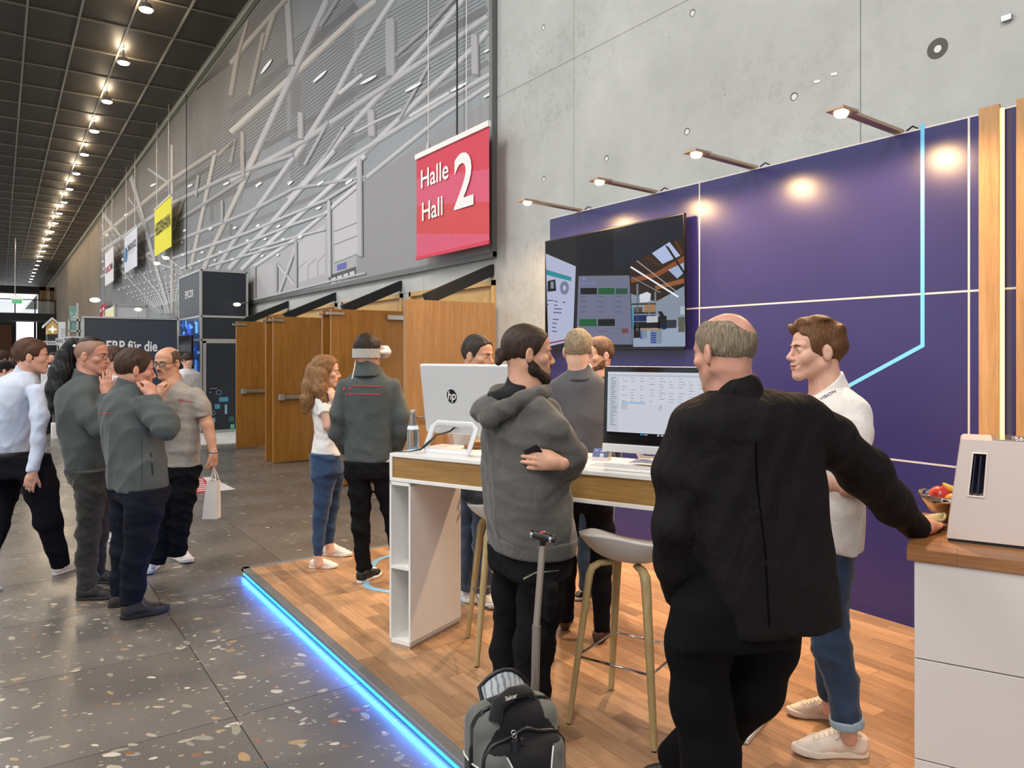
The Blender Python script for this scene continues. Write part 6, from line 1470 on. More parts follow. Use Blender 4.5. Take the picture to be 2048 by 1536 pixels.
# further stands along the wall
fs = empty('teal_sign_stand', PY(140, 690, 30), label='stand with a teal signboard and shelf frame', cat='exhibition stand')
a = PY(139, 660, 30); b = PY(154, 612, 30); MB().bb(a[0], b[0], 30, 30.1, a[2], b[2]).build('signboard', mat('sign_teal', '#6f9c98', 0.6), fs)
t_ = MB(); put_text(t_, 'Treffl', (a[0] + 0.04, 29.99, a[2] + 0.3), (1, 0, 0), (0, 0, 1), width=(b[0] - a[0]) * 0.8, height=0.3); t_.build('sign_lettering', M_WHITE, fs)
m = MB()
for x in (138, 155, 163, 171): p = PY(x, 660, 30); m.bb(p[0] - 0.03, p[0] + 0.03, 29.97, 30.03, 0, PY(x, 606 if x == 155 else 638, 30)[2])
for y in (640, 662, 678): p0 = PY(138, y, 30); p1 = PY(171, y, 30); m.bb(p0[0], p1[0], 29.97, 30.03, p0[2] - 0.03, p0[2] + 0.03)
m.build('shelf_frame', M_FR, fs); p0 = PY(157, 676, 30.1); p1 = PY(170, 640, 30.1); MB().bb(p0[0], p1[0], 30.1, 30.15, 0, p1[2]).build('back_panel', mat('panel_grey', '#8f9490', 0.7), fs)
p0 = PY(139, 690, 30.05); p1 = PY(155, 664, 30.05); MB().bb(p0[0], p1[0], 30.05, 30.1, 0, p1[2]).build('beige_panel', mat('panel_beige', '#b5a898', 0.7), fs)
pw = empty('white_poster_stand', PY(118, 700, 34), label='white poster panel beside the gabled gold stand', cat='sign'); p0 = PY(117, 690, 34); p1 = PY(131, 644, 34); MB().bb(p0[0], p1[0], 34, 34.1, 0, p1[2]).build('poster', mat('poster_white', '#dfe1e2', 0.6), pw)
m = MB(); 
for i in range(6): m.bb(p0[0] + 0.08, p0[0] + 0.22 + 0.02 * (i % 3), 33.99, 34.0, p1[2] - 0.3 - i * 0.09, p1[2] - 0.27 - i * 0.09)
m.build('print_lines', mat('ink_grey', '#9aa0a4', 0.6), pw); tag(m and bpy.data.objects['print_lines'], kind='stuff')
gh = empty('gabled_stand', PY(95, 690, 40), label='little gold gabled house stand with a white star', cat='exhibition stand'); p0 = PY(95, 668, 40); p1 = PY(115, 652, 40); xm = (p0[0] + p1[0]) / 2
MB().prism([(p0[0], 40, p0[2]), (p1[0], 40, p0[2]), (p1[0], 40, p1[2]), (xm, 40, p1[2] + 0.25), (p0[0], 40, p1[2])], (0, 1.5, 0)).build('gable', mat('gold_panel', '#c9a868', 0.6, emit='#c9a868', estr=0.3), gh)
MB().prism([(p0[0] - 0.15, 39.9, p1[2] - 0.08), (xm, 39.9, p1[2] + 0.3), (p1[0] + 0.1, 39.9, p1[2]), (p1[0] + 0.1, 39.9, p1[2] + 0.08), (xm, 39.9, p1[2] + 0.4), (p0[0] - 0.15, 39.9, p1[2] + 0.03)], (0, 1.6, 0)).build('roof', M_WHITE, gh)
st = []; zc = (p0[2] + p1[2]) / 2 + 0.03
for i in range(8): r = 0.2 if i % 2 == 0 else 0.07; st.append((xm + r * math.cos(i * math.pi / 4), 39.99, zc + r * math.sin(i * math.pi / 4)))
MB().poly(st).build('star', mat('star_white', '#f6f2e4', 0.5, emit='#fff6e0', estr=0.8), gh); MB().bb(p0[0], p1[0], 40, 41.5, 0, p0[2]).build('dark_base', mat('stand_grey_dark', '#3c3a38', 0.7), gh)
bk = empty('black_stand_wall', PY(95, 780, 26), label='black stand wall with large white lettering on its side', cat='wall panel'); p0 = PY(88, 700, 26); p1 = PY(118, 691, 26); MB().bb(p0[0], p1[0], 26, 26.1, 0, p1[2]).build('panel', mat('stand_black', '#17151a', 0.6), bk)
p0 = PY(83, 772, 25.9); p1 = PY(99, 738, 25.9); MB().bb(p0[0], p1[0], 25.9, 25.98, p0[2], p1[2]).build('white_field', M_WHITE, bk); t_ = MB(); put_text(t_, 'C', (p0[0] + 0.03, 25.89, p0[2] + 0.32), (1, 0, 0), (0, 0, 1), width=(p1[0] - p0[0]) * 0.85, height=0.24, bold=0.05); put_text(t_, 'O', (p0[0] + 0.03, 25.89, p0[2] + 0.04), (1, 0, 0), (0, 0, 1), width=(p1[0] - p0[0]) * 0.85, height=0.24, bold=0.05); t_.build('letters', M_BLACK, bk)
for k, (x0, y0, x1, y1, tx_) in enumerate(((127, 673, 162, 685, 'EO127'), (111, 676.5, 136, 688, 'EO125'), (95, 682, 116, 690, 'EO123'), (84, 682, 96, 688, 'EO121'))):
    Yk = 22.5 + k * 1.6; a = PY(x0, y1, Yk); b = PY(x1, y0, Yk); sg = empty('stand_number_sign', a, label='white plate reading %s over the stands' % tx_, cat='sign', group='stand number plates')
    MB().bb(a[0], b[0], Yk, Yk + 0.02, a[2], b[2]).build('plate', mat('plate_white', '#dcdde2', 0.5), sg); t_ = MB(); put_text(t_, tx_, (a[0] + (b[0] - a[0]) * 0.08, Yk - 0.003, a[2] + (b[2] - a[2]) * 0.25), (1, 0, 0), (0, 0, 1), width=(b[0] - a[0]) * 0.84, height=(b[2] - a[2]) * 0.5, bold=0.02); t_.build('number', mat('ink_blue_black', '#26263c', 0.6), sg)
    MB().bb(b[0] - 0.03, b[0], Yk + 0.02, Yk + 0.05, 0, b[2]).build('post', M_FR, sg)
wf = MB().bb(*[PZ(88, 850, 0)[0], PZ(106, 850, 0)[0], 17.5, 18.1, 0.0, 0.28]).build('display_plinth', M_WHITE); tag(wf, 'low white display block on the floor behind the striding man', 'plinth')
# floor sticker
def fpt(x, y, z=0.0015): return PZ(x, y, z)
stk = empty('floor_sticker', fpt(430, 970, 0), label='red and white advertising sticker on the terrazzo floor', cat='floor sticker')
A, B, C_, D_ = [np.array(fpt(*C1(x, y + 1311))) for x, y in ((1610, 390), (1725, 385), (1930, 485), (1590, 520))]
MB().poly([A, B, C_, D_]).build('sheet', mat('sticker_white', '#d8d3d2', 0.4), stk)
def bil(u, v, dz=0.0006): return (A * (1 - u) + B * u) * (1 - v) + (D_ * (1 - u) + C_ * u) * v + np.array([0, 0, dz])
MB().poly([bil(0, .0), bil(.42, .0), bil(.58, 1), bil(0, 1)]).build('red_field', mat('sticker_red', '#b03038', 0.4), stk)
m = MB(); 
for i in range(7): v = 0.12 + i * 0.12; m.poly([bil(.08, v, .001), bil(.36, v, .001), bil(.37, v + .05, .001), bil(.08, v + .05, .001)])
for i in range(4): v = 0.2 + i * 0.18; m.poly([bil(.7, v, .001), bil(.92, v, .001), bil(.92, v + .02, .001), bil(.7, v + .02, .001)])
o = m.build('print_rows', mat('sticker_print', '#e2dcda', 0.4), stk); o['kind'] = 'stuff'
# ================================================================ people: bodies, clothes, heads and hands grown from joints placed in the scene
def facing(phi):
    """0 = away from the lens, 90 = to the right, 180 = towards the lens, -90 = to the left"""
    a = math.radians(phi); return FWD * math.cos(a) + RGT * math.sin(a)
def skin(name, col, rough=0.5):
    return mat('skin_' + name, col, rough, var=0.1, vscale=28, bump=0.12, bscale=240, sub=0.12, spec=0.4)
def hairmat(name, col, rough=0.5):
    k = 'hair_' + name
    if k in MATS: return MATS[k]
    t = NT(k); m = t.coord('Object', scale=(1, 1, 0.16)); nz = t.n('ShaderNodeTexNoise'); nz.inputs['Scale'].default_value = 170; nz.inputs['Detail'].default_value = 4; t.l(m, 0, nz, 'Vector')
    c = lin(col); r = t.ramp([(0.3, tuple(v * 0.5 for v in c[:3]) + (1,)), (0.7, tuple(min(1, v * 1.5) for v in c[:3]) + (1,))]); t.l(nz, 0, r, 0); t.l(r, 0, t.b, 'Base Color')
    t.b.inputs['Roughness'].default_value = rough + 0.15; t.b.inputs['Specular IOR Level'].default_value = 0.3; t.bump(nz, 0, 0.6, 0.004); MATS[k] = t.m; return t.m
M_EYEW = mat('eye_white', '#b3a89f', 0.25); M_IRIS = mat('eye_iris', '#2e2622', 0.2); M_LIP = mat('lip', '#b57868', 0.5, var=0.1)

class Person:
    def __init__(s, label, d, base, name='person', group=None):
        """d = depth of the body's axis, base = (x pixel, floor height)"""
        s.d = d; s.S = d / F; s.z0 = base[1]
        p = CW((base[0] - 1024) / F * d, d, base[1]); s.root = empty(name, p, 0, label, 'person', group)
        s.body = []; s.skin = None; s.seed = int(abs(base[0]) * 7) % 1000
    def p(s, x, y, dd=0.0): return PD(x, y, s.d + dd)
    def pr(s, q):                                   # (x, y, dd, radius px) -> (point, radius m)
        return s.p(q[0], q[1], q[2]), q[3] * (s.d + q[2]) / F
    def chain(s, pts): return [s.pr(q) for q in pts]
    def trunk(s, secs, phi, ratio=0.62, n=2.3, grow=0.0, capr=0.012, phi2=None):
        """secs: (y, x left, x right[, dd]) silhouette rows, any order; phi = facing of the chest (phi2 = of the hips)"""
        secs = sorted(secs, key=lambda q: -q[0]); out = []
        for i, q in enumerate(secs):
            dd = q[3] if len(q) > 3 else 0.0
            ph = phi if phi2 is None else phi2 + (phi - phi2) * i / (len(secs) - 1)
            f = facing(ph); th = math.radians(ph)
            hp = (q[2] - q[1]) / 2 * (s.d + dd) / F + grow
            rt = q[4] if len(q) > 4 else ratio
            w = hp / math.sqrt(math.cos(th) ** 2 + (rt * math.sin(th)) ** 2)
            out.append((s.p((q[1] + q[2]) / 2, q[0], dd), w, w * rt, math.atan2(f[1], f[0])))
        return loft(out, n, capr)
    def field(s, shapes, h, folds_=None, cuts=()):
        lo = np.min([q[0][1] for q in shapes], 0) - 0.03; hi = np.max([q[0][2] for q in shapes], 0) + 0.03
        Fd = Sdf(lo, hi, h)
        for sh, k in shapes: Fd.apply(sh, k)
        for c in cuts:
            if len(c) == 2 and callable(c[0][0]): Fd.apply(c[0], c[1], 'sub')
            else: Fd.cut(*c)
        if folds_: Fd.displace(folds_)
        return Fd
    def cloth(s, name, shapes, m, h=0.011, folds_=None, cuts=(), parent=None, zones=None, hem=None, tuck=None):
        """hem = photo row of the top's lower edge: the garment stays inside the top above it; tuck = row where trousers end at the belt"""
        Fd = s.field(shapes, h, folds_, cuts)
        if hem is not None:
            T = Sdf(Fd.lo + 2 * h, Fd.lo + 2 * h, h); T.lo = Fd.lo; T.n = Fd.n; T.ax = Fd.ax; T.d = np.full(Fd.d.shape, 0.5, np.float32)
            for sh, k in s.top: T.apply(sh, k, pad=0.03)
            zh = HC + (HZ - hem) / F * s.d; Z = Fd.ax[2][None, None, :]
            lim = np.minimum(T.d + 0.02, 0.06) - np.clip((zh + 0.012 - Z) * 12.0, 0, 1.0)
            Fd.d = smax(Fd.d, lim.astype(np.float32), 0.01)
        if tuck is not None: Fd.cut((0, 0, HC + (HZ - tuck) / F * s.d), (0, 0, 1), 0.004)
        if name in ('suit_jacket', 'polo_shirt', 'hooded_sweatshirt', 'blazer', 'pullover', 'softshell_jacket', 'white_shirt', 'shirt'): s.top = shapes
        if name in ('trousers', 'jeans', 'cargo_trousers', 'skinny_jeans'): s.legs = shapes; s.hem = hem if hem is not None else tuck
        V, Q = Fd.mesh()
        return mesh_obj(name, [(V, Q)], m, parent or s.root, zones)
    def limbs(s, *chains, k=0.02, cut1=None, cut0=None): return [(limb(s.chain(c), k, cut0, cut1), 0.025) for c in chains]
    # ---------------------------------------------------------------- head
    def head(s, x, y, phi, pitch=0.0, k=1.0, skinm=None, neck=None, h=0.0042, dd=0.0, female=False, roll=0.0, nose=1.0, jaw=1.0, smile=0.0, ears=True, lip=None):
        C = s.p(x, y, dd); f0 = facing(phi); pt = math.radians(pitch)
        f = f0 * math.cos(pt) + UP * math.sin(pt); sd = nrm(np.cross(f0, UP)); u = nrm(np.cross(sd, f))
        if roll: a = math.radians(roll); sd, u = sd * math.cos(a) + u * math.sin(a), u * math.cos(a) - sd * math.sin(a)
        s.C, s.f, s.sd, s.u, s.k = C, f, sd, u, k; s.R = np.array([sd, f, u]); s.skinm = skinm
        L = s.L; E = lambda c, r, R=None: ell(L(*c), np.array(r) * k, s.R if R is None else R)
        Fd = Sdf(C - 0.2 * k, C + 0.17 * k, h)
        ad = Fd.apply
        jw = jaw * (0.9 if female else 1.0)
        ad(E((0, -0.02, 0.035), (0.074, 0.094, 0.088))); ad(E((0, 0.03, 0.05), (0.064, 0.060, 0.052)), 0.03 * k); ad(E((0, 0.033, -0.028), (0.057 * jw, 0.058, 0.077)), 0.03 * k)
        for sx in (-1, 1):
            ad(cone(L(sx * 0.053 * jw, -0.008, -0.046), L(sx * 0.016, 0.066, -0.099), 0.018 * k, 0.0155 * k), 0.024 * k)
            ad(E((sx * 0.046, 0.056, -0.018), (0.020, 0.022, 0.018)), 0.02 * k)
            ad(cone(L(sx * 0.012, 0.088, 0.024), L(sx * 0.045, 0.072, 0.024), 0.0075 * k, 0.007 * k), 0.018 * k)
        ad(E((0, 0.074, -0.099), (0.020, 0.017, 0.015)), 0.02 * k)
        ad(E((0, 0.076, -0.060), (0.030, 0.022, 0.024)), 0.02 * k)
        for sx in (-1, 1): Fd.apply(E((sx * 0.031, 0.1, 0.004), (0.018, 0.017, 0.012)), 0.014 * k, 'sub')
        for sx in (-1, 1):
            ad(E((sx * 0.031, 0.0755, 0.004), (0.0165, 0.0165, 0.0140)), 0.005 * k)
            Fd.apply(E((sx * 0.031, 0.0945, 0.0025), (0.0135, 0.0085, 0.0046)), 0.002 * k, 'sub')
        nz = nose
        ad(cone(L(0, 0.086, 0.016), L(0, 0.086 + 0.024 * nz, -0.026), 0.0072 * k, 0.0098 * k), 0.010 * k); ad(E((0, 0.088 + 0.017 * nz, -0.030), (0.011, 0.012, 0.009)), 0.008 * k)
        for sx in (-1, 1): ad(E((sx * 0.0125, 0.096, -0.033), (0.008, 0.012, 0.008)), 0.006 * k)
        ad(E((0, 0.0945, -0.0575), (0.021, 0.0085, 0.0052)), 0.004 * k); ad(E((0, 0.092, -0.070), (0.019, 0.009, 0.0062)), 0.004 * k)
        Fd.apply(rbox(L(0, 0.1, -0.0633), np.array((0.023, 0.010, 0.0013)) * k, 0.001, s.R), 0.003 * k, 'sub')
        if smile:
            for sx in (-1, 1): Fd.apply(cone(L(sx * 0.024, 0.092, -0.062), L(sx * 0.033, 0.08, -0.052), 0.0035 * k, 0.003 * k), 0.006 * k, 'sub'); ad(E((sx * 0.042, 0.062, -0.034), (0.015, 0.014, 0.015)), 0.024 * k)
        if ears:
            for sx in (-1, 1):
                Re = np.array([nrm(sd * 0.9 + f * 0.35 * sx), nrm(f * 0.95 - sd * 0.35 * sx), u])
                Fd.apply(ell(L(sx * 0.079, -0.012, -0.004), np.array((0.0085, 0.019, 0.032)) * k, Re), 0.008 * k)
                Fd.apply(ell(L(sx * 0.090, -0.006, 0.002), np.array((0.0075, 0.010, 0.018)) * k, Re), 0.004 * k, 'sub')
        if neck is not None:
            nb, nr = s.pr(neck); ad(cone(L(0, -0.028, -0.045), nb, (0.050 if female else 0.058) * k, nr), 0.025 * k); ad(cone(nb, nb + np.array([0, 0, -0.12]), nr, nr * 1.25), 0.03)
        V, Q = drop_bits(*Fd.mesh()); s.body.append((V, Q)); s.Fh = Fd
        # eyes
        for sx in (-1, 1):
            c = L(sx * 0.031, 0.0775, 0.004); mb = MB(); r = 0.0122 * k; n, m_ = 14, 10; vs = []
            mb.m = 0; mb.ball(c, r, n, m_); nv = len(mb.v); 
            for q in range(len(mb.f)):
                ctr = np.mean([mb.v[i] for i in mb.f[q]], 0) - c
                if ctr @ f > 0.80 * r: mb.mi[q] = 1
            mb.build('eye', [M_EYEW, M_IRIS], s.root)
        s.lipm = lip or M_LIP
        return s
    def L(s, x, y, z): return s.C + (s.sd * x + s.f * y + s.u * z) * s.k
    def loc(s, P): q = (P - s.C) / s.k; return q @ s.sd, q @ s.f, q @ s.u
    def brows(s, m, t=0.0027, z=0.021):
        for sx in (-1, 1):
            pts = [s.L(sx * 0.012, 0.099, z - 0.002), s.L(sx * 0.028, 0.0945, z + 0.004), s.L(sx * 0.046, 0.080, z)]
            MB().tube(pts, [t * s.k, t * 1.15 * s.k, t * 0.5 * s.k], 6).build('eyebrow', m, s.root)
    def hair(s, m, line=None, t=0.010, top=0.012, side=0.006, extra=(), cuts=(), h=0.0045, amp=0.0025, freq=260.0, name='hair', crop=None, back=0.0, part=0.0):
        """cap of hair grown on the skull; line = lowest height of the hair along the head's front-back axis"""
        line = line or [(-0.13, -0.075), (-0.085, -0.075), (-0.04, -0.05), (-0.012, -0.022), (0.018, -0.024), (0.04, 0.0), (0.058, 0.05), (0.082, 0.078), (0.12, 0.09)]
        k = s.k; C = s.C; sd, f, u = s.sd, s.f, s.u
        Fd = Sdf(C - 0.17 * k, C + 0.2 * k, h)
        Fd.apply(ell(s.L(0, -0.02 - back, 0.036 + top * 0.35), np.array((0.074 + side, 0.094 + t, 0.088 + top)) * k, s.R)); Fd.apply(ell(s.L(0, 0.028, 0.052), np.array((0.064 + side, 0.060 + t * 0.8, 0.052 + top)) * k, s.R), 0.03 * k)
        ly = np.array([q[0] for q in line]); lz = np.array([q[1] for q in line])
        def region(X, Y, Z):
            px, py, pz = X - C[0], Y - C[1], Z - C[2]
            yl = (px * f[0] + py * f[1] + pz * f[2]) / k; zl = (px * u[0] + py * u[1] + pz * u[2]) / k
            return -(zl - np.interp(yl.astype(float), ly, lz)) * k * 0.75
        Fd.d = smax(Fd.d, region(Fd.ax[0][:, None, None], Fd.ax[1][None, :, None], Fd.ax[2][None, None, :]).astype(np.float32), 0.006)
        for sh, kk in extra: Fd.apply(sh, kk)
        for sh, kk in cuts: Fd.apply(sh, kk, 'sub')
        rs = np.random.RandomState(s.seed); ph = rs.uniform(0, 6.28, 6)
        def dis(x, y, z):
            px, py, pz = x - C[0], y - C[1], z - C[2]
            a = (px * sd[0] + py * sd[1] + pz * sd[2]); b = (px * f[0] + py * f[1] + pz * f[2]); c = (px * u[0] + py * u[1] + pz * u[2])
            w = np.sin(freq * (a + 0.25 * np.sin(14 * c + ph[0]) * 0.1) + 40 * b + ph[1]) * 0.5 + np.sin(freq * 0.62 * (b * 0.6 + a * 0.8) + 25 * np.sin(20 * c) * 0.1 + ph[2]) * 0.5 + 0.8 * np.sin(70 * a + 55 * b + ph[3]) * np.sin(60 * c + ph[4])
            return amp * w
        if amp: Fd.displace(dis)
        V, Q = Fd.mesh(); return mesh_obj(name, [(V, Q)], m, s.root)
    def beard(s, m, full=True, t=0.006, name='beard', h=0.004, low=-0.125, amp=0.002, must=True):
        k = s.k; Fd = Sdf(s.C - 0.15 * k, s.C + 0.15 * k, h)
        L = s.L; E = lambda c, r: ell(L(*c), np.array(r) * k, s.R)
        if full:
            for sx in (-1, 1):
                Fd.apply(cone(L(sx * 0.060, -0.004, -0.035), L(sx * 0.054, 0.012, -0.062), (0.010 + t) * k, (0.014 + t) * k), 0.02 * k); Fd.apply(cone(L(sx * 0.052, 0.012, -0.062), L(sx * 0.02, 0.07, -0.1), (0.019 + t) * k, (0.017 + t) * k), 0.02 * k)
            Fd.apply(E((0, 0.077, -0.1), (0.024 + t, 0.019 + t, 0.02 + t)), 0.02 * k)
            Fd.apply(E((0, 0.112, -0.066), (0.026, 0.03, 0.017)), 0.006 * k, 'sub')
        if must:
            for sx in (-1, 1): Fd.apply(cone(L(sx * 0.004, 0.1005, -0.047), L(sx * 0.026, 0.088, -0.058), 0.0055 * k, 0.004 * k), 0.003 * k)
        if amp:
            C = s.C; Fd.displace(lambda x, y, z: amp * np.sin(300 * (x - C[0]) + 190 * (y - C[1])) * np.sin(240 * (z - C[2])))
        V, Q = Fd.mesh(); return mesh_obj(name, [(V, Q)], m, s.root)
    def glasses(s, m, thick=0.0022, w=0.026, hgt=0.017):
        g_ = MB(); k = s.k
        for sx in (-1, 1):
            n = 18; pts = []
            for i in range(n):
                a = 2 * math.pi * i / n; ca, sa = math.cos(a), math.sin(a)
                pts.append(s.L(sx * 0.034 + w * abs(ca) ** 0.7 * np.sign(ca), 0.106 - 0.004 * abs(ca), 0.002 + hgt * abs(sa) ** 0.7 * np.sign(sa)))
            g_.tube(pts, thick * k, 6, closed=True)
            g_.tube([s.L(sx * 0.061, 0.102, 0.008), s.L(sx * 0.078, 0.06, 0.010), s.L(sx * 0.082, -0.005, 0.012), s.L(sx * 0.084, -0.03, -0.004)], thick * k, 6)
        g_.tube([s.L(-0.009, 0.108, 0.006), s.L(0, 0.112, 0.009), s.L(0.009, 0.108, 0.006)], thick * k, 6)
        fr_ = g_.build('glasses', m, s.root)
        for sx in (-1, 1):
            n = 16; MB().poly([s.L(sx * 0.034 + w * 0.95 * math.cos(2 * math.pi * i / n), 0.1055, 0.002 + hgt * 0.95 * math.sin(2 * math.pi * i / n)) for i in range(n)]).build('lens', mat('lens_glass', '#c8d0d4', 0.03, alpha=0.15), fr_)
    # ---------------------------------------------------------------- hands
    def hand(s, W_, d, nb, side=1, curl=(0.4, 0.45, 0.5, 0.55), fold=(0.7, 0.5), thumb=(0.6, 0.35), k=1.0, h=0.004, fore=None, rw=0.026, spread=0.10, base=None):
        """W_ wrist, d = direction of the fingers, nb = direction of the back of the hand, side = which side the thumb is on; fore = [(point, radius)] forearm skin behind the wrist"""
        d = nrm(d); nb = nrm(np.asarray(nb) - d * np.dot(nb, d)); lat = np.cross(d, nb) * side      # towards the thumb
        W_ = np.asarray(W_, float); shapes = []
        R_ = np.array([lat, d, nb])
        shapes.append((ell(W_ + d * 0.048 * k, np.array((0.041, 0.056, 0.0165)) * k, R_), 0.0)); shapes.append((cone(W_ - d * 0.02 * k, W_ + d * 0.03 * k, rw, 0.026 * k), 0.02 * k))
        ln = (0.072, 0.080, 0.074, 0.058); off = (0.029, 0.0098, -0.0095, -0.0275); kn = (0.088, 0.092, 0.088, 0.079)
        for i in range(4):
            p = W_ + d * kn[i] * k + lat * off[i] * k + nb * 0.002 * k; a = curl[i]; ang = 0.0; sp = (off[i] / 0.03) * spread
            q0 = p; rr = (0.0092, 0.0088, 0.0078, 0.0066) if i < 3 else (0.008, 0.0075, 0.0068, 0.006); chain_ = [(p - d * 0.02 * k, rr[0] * k * 1.05), (p, rr[0] * k)]
            for j, fr_ in enumerate((0.46, 0.30, 0.24)):
                ang += a * (1.0, fold[0] / 0.5, fold[1] / 0.5)[j] if a else 0
                dr = nrm((d * math.cos(sp) + lat * math.sin(sp)) * math.cos(ang) - nb * math.sin(ang)); p = p + dr * ln[i] * fr_ * k; chain_.append((p, rr[j + 1] * k))
            shapes.append((limb(chain_, 0.004), 0.006 * k))
        ta, tb = thumb
        p = W_ + d * 0.022 * k + lat * 0.022 * k - nb * 0.004 * k; ch = [(p, 0.015 * k)]; dr = nrm(d * math.cos(ta) + lat * math.sin(ta) - nb * tb); p = p + dr * 0.042 * k; ch.append((p, 0.0115 * k)); dr = nrm(dr + d * 0.35 - nb * tb * 0.6); p = p + dr * 0.03 * k; ch.append((p, 0.0098 * k)); dr = nrm(dr + d * 0.3 - nb * tb * 0.5); p = p + dr * 0.024 * k; ch.append((p, 0.0082 * k))
        shapes.append((limb(ch, 0.006), 0.010 * k))
        if fore: shapes.append((limb([(W_ + d * 0.01, rw)] + fore, 0.02), 0.015))
        Fd = s.field(shapes, h); s.body.append(Fd.mesh()); return s
    def arm_skin(s, pts, h=0.007): s.body.append(s.field([(limb(s.chain(pts), 0.02), 0)], h).mesh()); return s
    def core(s, h=0.014):
        """the body under the clothes: trunk, arms and legs in one piece, a finger's breadth inside the cloth"""
        sh = s.top + s.legs; lo = np.min([q[0][1] for q in sh], 0) - 0.03; hi = np.max([q[0][2] for q in sh], 0) + 0.03
        A = Sdf(lo, hi, h); B = Sdf(lo, hi, h)
        for q, k in s.top: A.apply(q, k, pad=0.04)
        for q, k in s.legs: B.apply(q, k, pad=0.04)
        A.d += 0.022; B.d += 0.020
        if s.hem is not None:
            zh = HC + (HZ - s.hem) / F * s.d; B.d = np.maximum(B.d, np.minimum(A.d + 0.012, 0.06) - np.clip((zh - 0.035 - B.ax[2][None, None, :]) * 12.0, 0, 1.0))
        A.d = smin(A.d, B.d.astype(np.float32), 0.02); s.body.append(A.mesh())
    def finish(s):
        s.core()
        C, k = s.C, s.k; sd, f, u = s.sd, s.f, s.u
        def lips(P):
            q = (P - C) / k; x, y, z = q @ sd, q @ f, q @ u
            return (np.abs(x) < 0.0245 - 0.5 * np.abs(z + 0.063)) & (y > 0.085) & (z > -0.0765) & (z < -0.0525)
        o = mesh_obj('body', s.body, [s.skinm, s.lipm], s.root, [(1, lips)])
        return s.root
    # ---------------------------------------------------------------- shoes
    def shoe(s, style, heel, toe, z=None, width=1.0, cuff=None):
        z = s.z0 if z is None else z
        a = PZ(heel[0], heel[1], z); b = PZ(toe[0], toe[1], z); v = b - a; L = float(np.linalg.norm(v))
        put_shoe(style, a, math.atan2(v[1], v[0]) - math.pi / 2, L / 0.29, s.root)
    def shoe_at(s, style, a, phi, L=0.29):
        f = facing(phi); put_shoe(style, np.asarray(a), math.atan2(f[1], f[0]) - math.pi / 2, L / 0.29, s.root)

